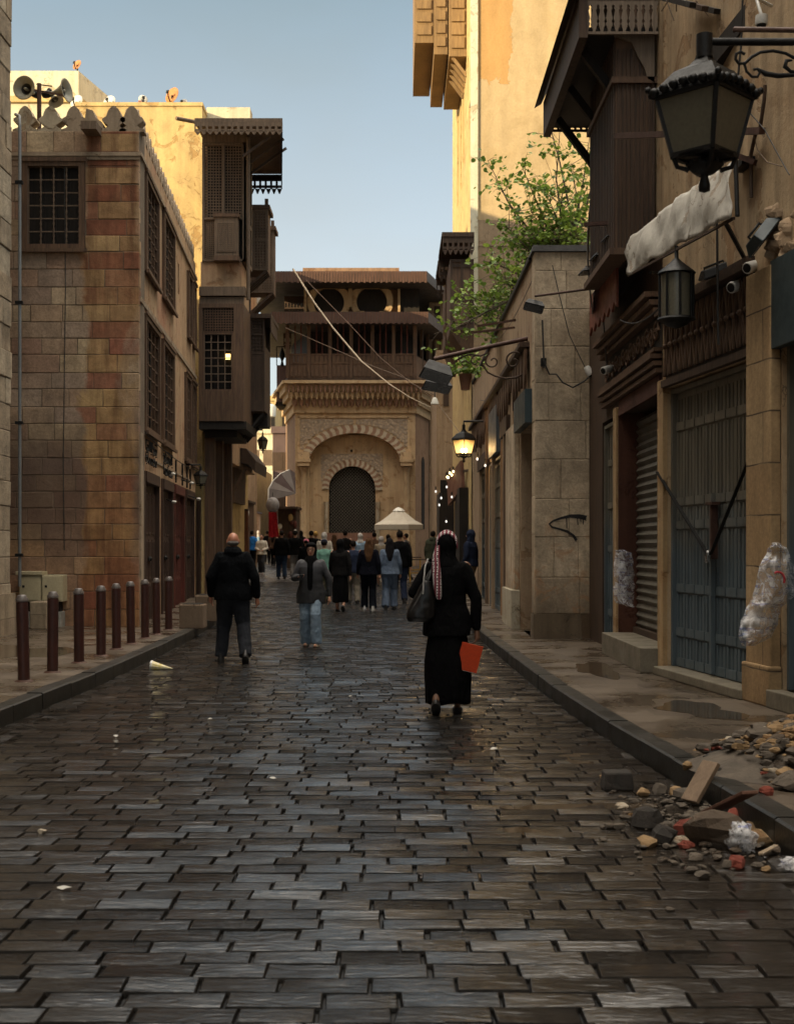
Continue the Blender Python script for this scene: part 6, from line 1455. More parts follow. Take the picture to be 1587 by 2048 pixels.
arch_wall(FM, 0, Wf, base, sz(826), ac, ar_, azs, arz, 0, .9, 'front_wall', MAT['sabil'], sb)
w = MB(FM); w.box(ac - ar_ - .1, ac + ar_ + .1, .95, 1.05, base, sz(850)); w.build('recess_back', MAT['sabil_dark'], sb)
# inner niche wall with the grilled window
nc = U(703); nr = (U(750) - U(656)) / 2; nzs = sz(978); nrz = sz(931) - nzs
arch_wall(FM, ac - ar_, ac + ar_, base, azs + arz - .05, nc, nr, nzs, nrz, .55, .9, 'niche_wall', MAT['sabil'], sb)
def voussoirs(M, cx, rin, rout, zs, rzi, rzo, n, y, parent, th=.06):
    for mi, mt in ((0, MAT['sabil_pale']), (1, MAT['sabil_red'])):
        g = MB(M)
        for k in range(n):
            if k % 2 != mi: continue
            a0 = math.pi * k / n; a1 = math.pi * (k + 1) / n; am = (a0 + a1) / 2; e = .35 * (a1 - a0)
            P = [(rin, a0, rzi), (rin, a1, rzi), ((rin + rout) / 2, a1 + e, (rzi + rzo) / 2), (rout, a1, rzo), (rout, a0, rzo), ((rin + rout) / 2, a0 + e, (rzi + rzo) / 2)]
            g.prism([(cx - r * math.cos(a), zs + rz * math.sin(a)) for r, a, rz in P], y, y + th)
        g.build('voussoirs', mt, parent)
voussoirs(FM, ac, ar_, ar_ + .42, azs, arz, arz + .42, 41, -.065, sb)
voussoirs(FM, nc, nr, nr + .36, nzs, nrz, nrz + .36, 33, .48, sb)
w = MB(FM); rp = nr + .36; rzp = nrz + .36
for k in range(28):
    u0 = U(640) + (U(765) - U(640)) * k / 28; u1 = U(640) + (U(765) - U(640)) * (k + 1) / 28; t = min(abs((u0 - nc) / rp), abs((u1 - nc) / rp))
    zl = nzs + rzp * math.sqrt(max(0, 1 - t * t)) if t < 1 else nzs
    w.box(u0, u1, .50, .549, max(zl, sz(985)), sz(906))
w.build('inner_spandrel', MAT['spandrel'], sb)
for a, b in ((600, 706), (712, 815)):
    cxp, rp = ac, ar_ + .45; g = MB(FM); n = 14; u0, u1 = U(a), U(b); P = []
    for k in range(n + 1):
        u = u0 + (u1 - u0) * k / n; t = (u - cxp) / rp; zlo = azs + (arz + .45) * math.sqrt(max(0, 1 - t * t)) if abs(t) < 1 else azs
        P.append((u, max(zlo, sz(905))))
    for (p, q), (r_, s_) in zip(P, P[1:]): g.box(p, r_, -.03, -.003, max(q, s_) , sz(838))
    g.build('spandrel', MAT['spandrel'], sb)
w = MB(FM)
for a in (U(597), U(817)): w.box(a - .06, a + .06, -.06, 0, sz(905), sz(833))
w.box(U(597), U(817), -.06, 0, sz(836), sz(831)); w.box(U(597) , U(817), -.05, -.0, sz(822), sz(816)); w.build('frame_moulding', MAT['sabil'], sb)
# window grille
g = MB(FM); gz0 = base
step = .17
for s in (1, -1):
    k = -30
    while k < 60:
        P = []
        u = nc - nr + k * step
        for t in range(0, 60):
            uu = u + t * .1 * 1.0; zz = gz0 + t * .1
            x = uu if s > 0 else 2 * nc - uu; inside = abs(x - nc) < nr and (zz < nzs or ((x - nc) / nr) ** 2 + ((zz - nzs) / nrz) ** 2 < 1)
            if inside: P.append((x, .78, zz))
        if len(P) > 1: g.bar(P[0], P[-1], .034)
        k += 1
g.build('window_grille', plain('grey_iron_grille', (.13, .115, .09), .5, .3, 5), sb)
w = MB(FM); w.box(nc - nr, nc + nr, .905, .93, base, nzs + nrz); w.build('window_dark', MAT['void'], sb)
# columns and corbels
for a, zt_, y in ((608, 935, -.18), (812, 935, -.18)):
    u = U(a); g = MB(FM); g.lathe([(.2, base), (.2, base + .3), (.15, base + .4), (.14, sz(zt_) - .25), (.19, sz(zt_) - .1), (.24, sz(zt_))], (u, y, 0), 16); g.build('column', MAT['sabil'], sb)
    g = MB(FM); g.box(u - .3, u + .3, y - .3, -.003, sz(933), sz(905)); g.box(u - .36, u + .36, y - .34, -.003, sz(925) , sz(918)); g.build('capital', MAT['sabil'], sb)
for a in (651, 755): g = MB(FM); g.lathe([(.13, base), (.1, base + .3), (.1, sz(1012)), (.15, sz(1003))], (U(a), .42, 0), 12); g.build('small_column', MAT['sabil_pale'], sb)
w = MB(FM); w.ball((U(702), .5, sz(900)), .07); w.build('boss', MAT['iron'], sb)
# side faces and body
def sbody(z0, z1, inset, name, mat):
    w = MB(); i = inset
    P = [(sx(590) + i, DS + .95), (sx(830) - i, DS + .95), (2.15 - i, DS + 6), (2.15 - i, DS + 12), (-6.3 + i, DS + 12), (-6.3 + i, DS + 6)]
    w.slab(P, z0, z1); return w.build(name, mat, sb)
sbody(base, sz(765), 0.0, 'side_walls', MAT['sabil_dark'])
w = MB(); w.slab([(sx(830) - .01, DS + .003), (2.17, DS + 6), (2.17, DS + 7), (sx(830) - .3, DS + 1)], base, sz(826)).cut(); w.slab([(sx(590) + .01, DS + .003), (sx(590) + .3, DS + 1), (-6.32, DS + 7), (-6.32, DS + 6)], base, sz(826)); w.build('splayed_wall', MAT['sabil_dark'], sb)
for k, (y, zl, zh) in enumerate(((1.6, sz(925), sz(866)), (4.2, sz(925), sz(866)))):
    x = sx(830) + (2.17 - sx(830)) * y / 6; M = frame(x - .0, DS + y, x + .3, DS + y + 1.5); g = MB(M); g.prism(arch_poly(.6, .45, base + 2, zl, 10), -.02, .0); g.build('side_arch', MAT['void'], sb)
# stalactite cornice
for j, (py0, py1, out, n) in enumerate(((826, 810, .10, 0), (810, 796, .26, 20), (796, 784, .48, 26), (784, 770, .66, 30), (770, 764, .84, 0))):
    g = MB(FM); z0, z1 = sz(py0), sz(py1)
    P = [(-out * .7, -out), (Wf + out * .7, -out), (2.17 + out - sx(590), 6), (2.17 - sx(590), 7), (-6.3 - sx(590), 7), (-6.3 - out - sx(590), 6)]
    if n: P2 = [(p[0], p[1] + (.10 if p[1] < 0 else 0)) for p in P]; g.slab(P2, z0, z1 - .04); g.slab(P, z1 - .037, z1 - .003)
    else: g.slab(P, z0, z1 - .003)
    g.build('cornice', MAT['sabil'], sb)
    if n:
        g = MB(FM)
        for k in range(n):
            u = -out * .6 + (Wf + out * 1.2) * (k + .5) / n; r = (Wf / n) * .4; d = .14
            g.add([(u - r, -out + .1, z0), (u + r, -out + .1, z0), (u + r, -out, z1 - .05), (u - r, -out, z1 - .05), (u, -out - .02, z0 - .16), (u - r, -out - .03, z1 - .1), (u + r, -out - .03, z1 - .1)], [(0, 4, 5), (4, 1, 6), (4, 6, 5), (5, 6, 2, 3)])
        g.build('stalactites', MAT['sabil_red' if j != 2 else 'sabil'], sb)
# wooden gallery
gz0, gz1 = sz(764), sz(655); gx0, gx1 = sx(577), sx(848)
g = MB(); 
pp = [(gx0, DS - .8), (gx1 - .5, DS - .8), (2.5, DS + 5), (2.5, DS + 10), (-6.9, DS + 10), (-6.9, DS + 5)]
g.slab(pp, gz0, gz0 + .12); g.build('gallery_floor', MAT['wood_dark'], sb)
w = MB(); w.slab([(gx0 + .9, DS + 1.5), (gx1 - 1.2, DS + 1.5), (1.9, DS + 6), (1.9, DS + 10), (-6, DS + 10), (-6, DS + 6)], gz0 + .125, gz1); w.build('gallery_back', MAT['wood_black'], sb)
GM = frame(gx0, DS - .78, gx1 - .5, DS - .78); GW = gx1 - .5 - gx0
n = 6
for i in range(n + 1):
    u = GW * i / n; w = MB(GM); w.box(u - .09, u + .09, .0, .18, gz0 + .125, gz1); w.build('gallery_post', MAT['wood_brown'], sb)
    if i < n:
        u0, u1 = u + .095, GW * (i + 1) / n - .095; w = MB(GM); w.box(u0, u1, .05, .09, gz0 + .125, gz0 + .85); w.box(u0, u1, .02, .12, gz0 + .85, gz0 + .95); w.box(u0, u1, .02, .12, gz0 + 1.3, gz0 + 1.38)
        for k in range(4): x = u0 + (u1 - u0) * (k + .5) / 4; w.box(x - .10, x + .10, .045, .095, gz0 + .951, gz0 + 1.299); w.box(x - .09, x + .09, .02, .049, gz0 + .2, gz0 + .8)
        w.build('balustrade', MAT['wood_brown'], sb)
        for k in (1, 2): x = u0 + (u1 - u0) * k / 3; w = MB(GM); w.box(x - .03, x + .03, .06, .11, gz0 + 1.381, gz1); w.build('mullion', MAT['red_wood'], sb)
RM = frame(gx1 - .45, DS - .78, 2.5, DS + 5)
w = MB(RM); w.box(0, 6.4, .02, .1, gz0 + .125, gz0 + 1.3); 
w.build('side_balustrade', MAT['wood_brown'], sb)
for k in range(5): w = MB(RM); w.box(.1 + k * 1.4, .25 + k * 1.4, .0, .15, gz0 + .13, gz1); w.build('gallery_post', MAT['wood_dark'], sb)
# middle awning, upper storey, eaves
def awning(py0, py1, o, nm, mat, xl, xr, rise=.45):
    z1, z0 = sz(py0), sz(py1); d = o
    g = MB(); A = [(xl, DS - d), (xr, DS - d), (3.2, DS + 5), (3.2, DS + 11), (-7.9, DS + 11), (-7.9, DS + 5)]; B = [(sx(605), DS + .5), (sx(815), DS + .5), (1.8, DS + 6), (1.8, DS + 11), (-6, DS + 11), (-6, DS + 6)]
    n = 6; vs = [(x, y, z0) for x, y in A] + [(x, y, z1) for x, y in A] + [(x, y, z1 + rise) for x, y in B]
    fs = [(k, (k + 1) % n, (k + 1) % n + n, k + n) for k in range(n)] + [(k + n, (k + 1) % n + n, (k + 1) % n + 2 * n, k + 2 * n) for k in range(n)] + [tuple(range(n))[::-1], tuple(range(2 * n, 3 * n))]
    g.add(vs, fs); o_ = g.build(nm, mat, sb)
    g = MB()                                     # vertical boards of the hanging valance
    L_ = xr - xl; nb_ = 56
    for k in range(nb_): x = xl + L_ * k / nb_; g.box(x + .012, x + L_ / nb_ - .012, DS - d - .04, DS - d - .003, z0 - .05 - .04 * (k % 2), z1)
    g.build('valance', MAT['valance'], o_); return o_
MAT['valance'] = wood('valance_wood', (.135, .068, .045), (.07, .038, .027)); MAT['awn'] = plain('lead_roof', (.085, .07, .062), .7, .35, 2)
awning(634, 654, 1.5, 'lower_awning', MAT['awn'], sx(552) - .1, sx(855), .08)
zk0, zk1 = sz(632), sz(576)
KM = frame(sx(607), DS + .2, sx(838), DS + .2); kU = lambda px: sx(px) - sx(607)
def hshoe(cx, cz, r, n=22): return [(cx + r * math.cos(a), cz + r * math.sin(a)) for a in [math.pi * (1.22 - 1.44 * k / n) for k in range(n + 1)]]
w = MB(KM); w.box(0, kU(838), .35, .8, zk0, zk1 + .2); w.build('upper_wall', MAT['sabil_dark'], sb)
for cxp, czp in ((657, 603), (743, 601)):
    cx, cz, r = kU(cxp), sz(czp), .80
    P = hshoe(cx, cz, r); w = MB(KM)
    zb_ = P[0][1]; x0, x1 = cx - 1.13, cx + 1.11; n = len(P)
    for (a, b), (c, d) in zip(P, P[1:]):                      # spandrel around the horseshoe
        fa = max(x0, min(x1, cx + (a - cx) * 1.42)); fc = max(x0, min(x1, cx + (c - cx) * 1.42)); 
        w.add([(a, .0, b), (c, .0, d), (fc, .0, min(zk1, cz + (d - cz) * 1.35 + .02)), (fa, .0, min(zk1, cz + (b - cz) * 1.35 + .02))], [(0, 1, 2, 3)]); w.add([(a, .0, b), (c, .0, d), (c, .34, d), (a, .34, b)], [(3, 2, 1, 0)])
    w.build('horseshoe_arch', MAT['sabil_pale' if 0 else 'sabil'], sb)
    w = MB(KM); w.box(cx - .8, cx - .40, .0, .34, zk0, zb_ ); w.box(cx + .40, cx + .8, .0, .34, zk0, zb_); w.build('arch_foot', MAT['sabil'], sb)
    w = MB(KM); w.prism(hshoe(cx, cz, r - .01), .25, .30); w.build('arch_dark', MAT['wood_black'], sb)
w = MB(KM); w.box(0, .14, 0, .35, zk0, zk1); w.box(kU(700) - .1, kU(700) + .1, -.1, .34, zk0 + .5, zk1); w.box(kU(795), kU(800), -.05, .34, zk0, zk1); w.build('upper_post', MAT['sabil'], sb)
w = MB(KM); w.box(kU(800), kU(838), .1, .34, zk0, zk1); w.build('dark_corner', MAT['wood_black'], sb)
awning(556, 575, 1.7, 'upper_eave', MAT['awn'], sx(549), sx(852), .38)
w = MB(); w.slab([(sx(604), DS + .4), (sx(798), DS + .4), (sx(798), DS + 9), (sx(604), DS + 9)], sz(556) + .3, sz(532)); w.build('roof_parapet', MAT['sabil_dark'], sb)
w = MB(); w.box(sx(846), sx(857), DS + 7, DS + 8, sz(600), sz(543) - .2); w.build('chimney', MAT['cream'], sb)
for (a, b, z0, z1) in ((562, 606, 632, 585), (560, 576, 700, 660)):
    g = MB(); rr = random.Random(a)
    fret(frame(sx(a), DS + 2, sx(b), DS + 2), 0, sx(b) - sx(a), sz(z0) + .35, sz(z1) + .2, .16, 'wood_dark', sb, 'fretwork')
w = MB(); w.box(sx(600), sx(850), DS + 6.2, DS + 6.25, base, sz(1060)); 
# railings, plaque
MB().box(sx(848) , sx(873), DS + 4.2, DS + 4.3, ZP(1018, 72), ZP(1007, 72)).build('plaque', MAT['sabil_pale'], sb)
w = MB(); w.box(sx(655), sx(752), DS - .8, DS - .1, base, sz(1066)); w.build('marble_ledge', plaster('red_marble', [(.24, .12, .08), (.34, .2, .14)], scale=2), sb)
# gallery annex at its left, small iron balcony
an = thing('wooden_balcony', (sx(562), DS + 3, 8), 'faded mauve wooden balcony box clinging to the left corner of the fountain house', 'balcony')
x0, x1 = XP(553, 71), XP(578, 71); w = MB(); w.box(x0, x1, 71, 73, ZP(803, 71), ZP(730, 71)); w.build('box', plain('mauve_wood', (.17, .11, .10), .7, .3, 2), an)
w = MB(); w.bar((x0, 71.02, ZP(730, 71)), (x0, 71.02, ZP(693, 71)), .05); w.bar((x0, 71.02, ZP(693, 71)), (x1, 71.02, ZP(693, 71)), .05); w.bar((x1, 71.02, ZP(693, 71)), (x1, 71.02, ZP(730, 71)), .05); w.build('rail', MAT['iron'], an)
w = MB(); c = PT(564, 722, 70.9); w.lathe([(.02, 0), (.1, .1), (.05, .3), (.14, .5), (.16, .65), (.06, .95), (.001, 1.1)], c - Vector((0, 0, .3)), 10); w.build('finial', MAT['iron'], an)
w = MB(); w.box(x0 - .05, x1, 70.95, 73, ZP(812, 71), ZP(804, 71)); w.build('sill', MAT['wood_black'], an)
# --- house right of the fountain, and the shops between
hr = thing('tan_house', (2.6, 66, .55), 'narrow tan house front squeezed between the fountain house and the tall golden house', 'building')
D = 72
w = MB(); w.box(XP(858, D), 8, D, D + 8, .5, ZP(566, D)); w.build('wall', MAT['row_stone'], hr)
for (a, b, c, d) in ((868, 880, 612, 670), (870, 884, 770, 810), (893, 903, 700, 760)): w = MB(); w.box(XP(a, D), XP(b, D), D - .02, D + .1, ZP(d, D), ZP(c, D)); w.build('window', MAT['wood_dark'], hr)
w = MB(); w.box(XP(856, D), XP(893, D), D - .3, D, ZP(572, D), ZP(563, D)); w.build('cornice', MAT['gold'], hr)
fret(frame(XP(869, D), D - .12, XP(890, D), D - .12), 0, XP(890, D) - XP(869, D), ZP(606, D), ZP(590, D), .2, 'wood_grey', hr)
for (px) in (868, 880): w = MB(); w.box(XP(px, D) - .05, XP(px, D) + .05, D - .1, D, .6, ZP(640, D)); w.build('pipe', MAT['wood_brown'], hr)
D = 58
h2 = thing('brown_house', (2.3, 58, .5), 'plain brown house front with cables, above the lit bulbs on the right', 'building')
w = MB(); w.box(XP(872, D), 5, D, D + 9, .45, ZP(700, D)); w.build('wall', MAT['row_stone'], h2)
w = MB(); w.box(XP(880, D), XP(897, D), D - .03, D + .1, ZP(1062, D), ZP(960, D)); w.build('door', MAT['void'], h2); w = MB(); w.box(XP(897, D), XP(905, D), D - .1, D, ZP(1062, D), ZP(955, D)); w.build('pillar', MAT['gold'], h2)
w = MB(); w.box(XP(886, D), XP(897, D), D - .03, D + .1, ZP(812, D), ZP(775, D)); w.build('window', MAT['wood_dark'], h2)
# shop mouths along the right below the tall house
sm = thing('market_stall', (2.0, 40, .3), 'dark booths with bulbs under the tall golden house', 'stall')
for (px0, px1, D, y0, y1) in ((918, 940, 40, 975, 1140), (878, 898, 50, 985, 1130)):
    w = MB(); w.box(XP(px0, D), 2.19, D, D + 3.2, zg(D), ZP(y0, D)); w.build('dark_booth', MAT['wood_black'], sm)
t = thing('shop_awning', PT(905, 960, 42), 'small tilted shop awning hung with bulbs, right of the umbrella', 'awning')
w = MB(); w.bar(PT(897, 985, 43), PT(925, 948, 41), .10, .9); w.build('cover', plain('rust_awning', (.20, .085, .05), .7, .4, 3), t); w = MB(); w.bar(PT(893, 948, 44), PT(940, 940, 40), .07); w.build('rail', MAT['wood_dark'], t)
MAT['bulb_w'] = emit('cool_bulb', (1, .95, .85), .30); MAT['bulb_y'] = emit('warm_bulb', (1, .8, .4), 1.6)
bl0 = None
BL = [(896, 955, 'y'), (899, 946, 'y'), (903, 950, 'y'), (906, 943, 'y'), (894, 954, 'y'), (871, 983, 'w'), (882, 996, 'w'), (903, 994, 'w'), (893, 974, 'w'), (878, 1010, 'w'), (892, 1043, 'w'), (954, 918, 'w'), (970, 931, 'w'), (988, 856, 'w'), (985, 849, 'w')]
for k, (px, py, m) in enumerate(BL):
    c = PT(px, py, 42 if px < 940 else 30); s = .55 if px < 940 else .45
    lab = 'yellow bulb in the cluster above the small shop awning' if m == 'y' else ('white bulb hanging in front of the dark shop mouths' if px < 940 else 'white spotlight fixed to the front of the shop row')
    t = thing('light_bulb', c, lab, 'light bulb', {'y': 'yellow bulbs', 'w': 'white bulbs' if px < 940 else 'white spotlights'}[m])
    g = MB(); g.ball(c, .055 * s, .055 * s, .075 * s); g.build('glass', MAT['bulb_y' if m == 'y' else 'bulb_w'], t)
    g = MB(); g.tube([c + Vector((0, 0, .06)), c + Vector((0, 0, .16))], .025, 6); g.build('socket', MAT['wire'], t)
# --- umbrella with its pole
def umbrella():
    D = 60; c = PT(797, 1016, D); t = thing('parasol', Vector((c.x, D, zg(D))), 'large off white canvas parasol open in front of the fountain house', 'parasol')
    hw = (XP(849, D) - XP(746, D)) / 2; zr = ZP(1050, D); n = 8; g = MB()
    ring = [(c.x + hw * math.cos(2 * math.pi * (k + .5) / n), D + hw * math.sin(2 * math.pi * (k + .5) / n), zr) for k in range(n)]; top = [(c.x + .12 * math.cos(2 * math.pi * (k + .5) / n), D + .12 * math.sin(2 * math.pi * (k + .5) / n), c.z - .08) for k in range(n)]
    mid = [((a[0] + 2 * b[0]) / 3, (a[1] + 2 * b[1]) / 3, a[2] * .30 + b[2] * .70 - .03) for a, b in zip(top, ring)]
    low = [(x, y, z - .22) for x, y, z in ring]; vs = top + mid + ring + low
    g.add(vs, [(k + q * n, (k + 1) % n + q * n, (k + 1) % n + (q + 1) * n, k + (q + 1) * n) for q in range(3) for k in range(n)])
    o = g.build('canopy', plain('canvas', (.46, .41, .33), .8, .15, 2), t); m = o.modifiers.new('th', 'SOLIDIFY'); m.thickness = .02
    g = MB(); g.lathe([(.30, -.14), (.13, .0), (.03, .03)], c, 8); g.build('vent', MAT['dish_pale'], t)
    g = MB(); g.tube([(c.x, D, zg(D)), (c.x, D, c.z)], .035, 8); g.build('pole', MAT['wood_dark'], t)
    g = MB(); g.box(c.x - .35, c.x + .35, D - .35, D + .35, zg(D), zg(D) + .12, .05); g.build('base', MAT['block'], t)
umbrella()
# yellow framed table and chairs beside the green jacket
MAT['yellow'] = plain('yellow_paint', (.42, .24, .03), .5, .2, 4)
for k, (px, D, lab) in enumerate(((838, 47, 'yellow framed table near the man in the green jacket'), (823, 51, 'yellow framed table behind, under the parasol'))):
    x = XP(px, D); z = zg(D); t = thing('cafe_table', (x, D, z), lab, 'table', 'yellow cafe tables'); h = .78
    g = MB(); g.box(x - .36, x + .36, D - .3, D + .3, z + h, z + h + .04); g.build('table_top', MAT['wood_dark'], t)
    for sx_ in (-1, 1):
        for sy in (-1, 1): g = MB(); g.bar((x + sx_ * .33, D + sy * .27, z), (x + sx_ * .33, D + sy * .27, z + h), .045); g.build('leg', MAT['yellow'], t)
    g = MB(); g.box(x - .33, x + .33, D - .28, D - .25, z + .3, z + .34); g.build('crossbar', MAT['yellow'], t)
# --- far street on the left of the fountain house
FARB = [(-30, -13.2, 92, 112, 20.5, 'cream', 'pale cream house far up the street, its upper part in sun'),
        (-12.6, -9.0, 120, 140, 22.3, 'gold', 'sunlit yellow house with a long dark opening at the far end of the street'),
        (-9.0, -5.0, 130, 150, 21.0, 'gold', 'low sunlit yellow house beside the corner of the fountain house')]
for k, (x0, x1, y0, y1, h, m, lab) in enumerate(((XP(560, 120) - 6, XP(549, 120), 120, 135, ZP(794, 120), 'gold', 'sunlit yellow house far up the street under the pierced bay'),
        (XP(549.5, 128), XP(640, 128), 128, 145, ZP(800, 128), 'gold', 'sunlit ochre house at the far end beside the fountain house'),
        (XP(470, 100) - 5, XP(548, 100), 100, 115, ZP(858, 100), 'cream', 'pale cream house with grey windows behind the hanging lantern'),
        (XP(470, 84) - 6, XP(502, 84), 78, 98, ZP(925, 84), 'gold', 'tan house front far up on the left of the street'),
        (XP(545, 86), XP(586, 86), 86, 100, ZP(856, 86), 'mauve', 'mauve shuttered house front with a green roof edge beside the fountain house'))):
    if m == 'mauve': MAT['mauve'] = plain('mauve_shutters', (.13, .085, .08), .7, .3, 1.2)
    t = thing('far_house', (x0, y0, zg(y0)), lab, 'building'); MB().box(x0, x1, y0, y1, zg(y0) - .1, h).build('wall', MAT[m], t)
    MB().box(x0 - .1, x1 + .1, y0 - .15, y0 - .003, h - .35, h + .1).build('cornice', MAT['mauve_green' if m == 'mauve' and 'mauve_green' in MAT else m], t)
    W_ = x1 - x0; n = 3 if k < 3 else 2
    for i in range(n):
        for j in range(2 if k != 4 else 3):
            xx = max(x0, XP(470, y0)) + (x1 - max(x0, XP(470, y0))) * (i + .5) / n; zz = h - 2.2 - j * 3
            w = MB(); w.box(xx - .35, xx + .35, y0 - .03, y0 + .1, zz - .6, zz + .6); w.build('window', MAT['wood_grey' if k < 3 else 'wood_dark'], t)
t = thing('water_tank', PT(541, 812, 118), 'white rooftop tank on the sunlit yellow house', 'tank'); c = PT(541, 820, 118); MB().lathe([(.45, -.6), (.47, .3), (.3, .5), (.1, .55)], c, 14).build('tank', MAT['dish_pale'], t); MB().lathe([(.12, .55), (.12, .62)], c, 10).build('cap', MAT['iron'], t)
t = thing('roof_slot', PT(545, 830, 119.8), 'tall dark stair opening on the sunlit yellow house', 'opening'); 
MB().box(XP(541, 119.5), XP(549, 119.5), 119.5, 119.8, ZP(862, 119.5), ZP(815, 119.5)).build('opening', MAT['void'], t)
# awning stall, red hanging cloth and clutter up the street
t = thing('fan_awning', PT(565, 975, 62), 'grey and brown striped fan shaped awning at the left foot of the fountain house', 'awning')
D = 62; A = [PT(*p, D + q) for p, q in (((590, 988), 0), ((536, 1002), -1), ((537, 978), -.8), ((545, 963), -.4), ((560, 948), 0), ((578, 940), .6), ((588, 946), 1))]
for k in range(5):
    g = MB(); g.add([A[0], A[k + 1], A[k + 2]], [(0, 1, 2)]); o = g.build('panel', plain('awn%d' % k, ((.12, .098, .088), (.13, .105, .092), (.06, .034, .03), (.12, .098, .088), (.06, .04, .036))[k], .8, .2, 3), t); m = o.modifiers.new('th', 'SOLIDIFY'); m.thickness = .05
MB().tube([A[1], A[2], A[3], A[4], A[5]], .035, 6).build('hoop', MAT['dish_pale'], t)
t = thing('hanging_cloth', PT(544, 1040, 56), 'bright red cloth hanging at the far shops, above the crowd', 'cloth')
D = 56; g = MB(); x0, x1 = XP(537, D), XP(553, D); vs = []
for i in range(9):
    for j in range(5): vs.append((x0 + (x1 - x0) * i / 8 * (1 + .08 * j), D + .05 * math.sin(i * 2.2), ZP(1024, D) - j * .27))
g.add(vs, [(i * 5 + j, (i + 1) * 5 + j, (i + 1) * 5 + j + 1, i * 5 + j + 1) for i in range(8) for j in range(4)], True); o = g.build('cloth', fabric('red_cloth', (.25, .012, .016)), t)
g = MB(); g.tube([(x0, D, ZP(1022, D)), (x1, D, ZP(1022, D))], .02, 6); g.build('rail', MAT['iron'], t)
t = thing('goods_bundle', PT(545, 1012, 57), 'grey rounded bundle hanging above the red cloth', 'bundle'); MB().ball(PT(545, 1010, 57), .3, .25, .35).build('bundle', plain('grey_bundle', (.22, .20, .19), .7), t); MB().tube([PT(545, 1000, 57), PT(545, 985, 57)], .02, 5).build('cord', MAT['wire'], t)
# stall blocks left and right of the far street, so people stand between things
for k, (px0, px1, D, py, m, lab) in enumerate(((470, 496, 62, 985, 'wood_brown', 'brown stall with hanging goods far up on the left'), (556, 592, 64, 998, 'wood_dark', 'dark stall under the fan shaped awning'), (497, 512, 78, 1010, 'row_stone', 'pale stall front at the far left of the street'))):
    t = thing('market_stall', (XP(px0, D), D, zg(D)), lab, 'stall', 'far market stalls')
    w = MB(); w.box(XP(px0, D), XP(px1, D), D, D + 2.5, zg(D), ZP(py, D) - .5); w.build('body', MAT[m], t)
    w = MB(); w.box(XP(px0, D) - .1, XP(px1, D) + .1, D - .5, D + 2.5, ZP(py, D) - .49, ZP(py, D) - .38); w.build('roof', MAT['wood_dark'], t)
    rr = random.Random(k); 
    for j in range(9):
        c = Vector((XP(px0, D) + (XP(px1, D) - XP(px0, D)) * rr.random(), D - .1, ZP(py, D) - rr.uniform(.6, 1.8))); g = MB(); g.ball(c, rr.uniform(.08, .14), .05, rr.uniform(.1, .25), n=7, m=5); g.build('hanging_goods', MAT[rr.choice(['gold', 'cream', 'wood_black', 'red_wood', 'teal', 'dish_pale'])], t)
# hanging lantern on the left bay, wall lantern on the banded building
la = lantern('black street lantern hanging under the left pierced bay against the far houses', False, False); D = 42; la.location = (XP(525, D), D, ZP(907, D)); la.scale = (.62, .62, .78)
MB().tube([Vector((0, 0, .85)), Vector((0, 0, .98)), Vector((-.9, 0, .98))], .03, 8).build('arm', MAT['iron'], la)
lb = lantern('grey green wall lantern beside the shop doors of the banded building', False, False); D = 31.5; lb.location = (XP(401, D), D, ZP(978, D)); lb.scale = (.62, .62, .62)
MB().tube([Vector((0, 0, .85)), Vector((0, 0, .95)), Vector((-.8, 0, .95))], .03, 8).build('arm', MAT['iron'], lb)
for k, (px, py, D) in enumerate(((346, 948, 27.5), (383, 966, 30), (397, 998, 31), (348, 1004, 27.6))):
    c = PT(px, py, D); t = thing('spotlight', c, ['white spotlight on a bar beside the iron lettering', 'white spotlight just left of the wall lantern', 'small white spotlight below the wall lantern', 'white spotlight at the head of the second shop door'][k], 'spotlight', 'white spotlights on the banded building')
    g = MB(); g.ball(c, .055, .05, .035, n=8, m=6); g.build('head', MAT['dish_pale'], t); g = MB(); g.tube([c, c + Vector((-.25, .05, .08))], .015, 5); g.build('arm', MAT['iron'], t)
# --- cables across the street
MAT['rope'] = plain('pale_cable', (.42, .33, .22), .7)
cable('street_cable', [PT(586, 538, 40), PT(628, 605, 38), PT(665, 655, 36), PT(703, 700, 34), PT(722, 722, 33), PT(778, 768, 31), PT(820, 795, 29.5), PT(862, 815, 28)], [.03, .028, .026, .024, .02, .016, .010, .006], MAT['rope'], 'thick pale cable slanting down across the front of the fountain house')
cable('street_cable', [PT(612, 560, 50), PT(700, 650, 48), PT(760, 715, 46), PT(820, 765, 44), PT(868, 790, 42)], .014, MAT['wood_brown'], 'thinner brown cable slanting beside the thick pale one')
cable('street_cable', [PT(570, 655, 60), PT(650, 690, 58), PT(740, 730, 55), PT(820, 760, 50)], .012, MAT['wood_grey'], 'thin grey cable crossing the wooden gallery of the fountain house')
cable('street_cable', [PT(830, 770, 45), PT(870, 800, 40), PT(930, 880, 32)], .008, MAT['wood_grey'], 'fine cable from the fountain house toward the lit lantern')
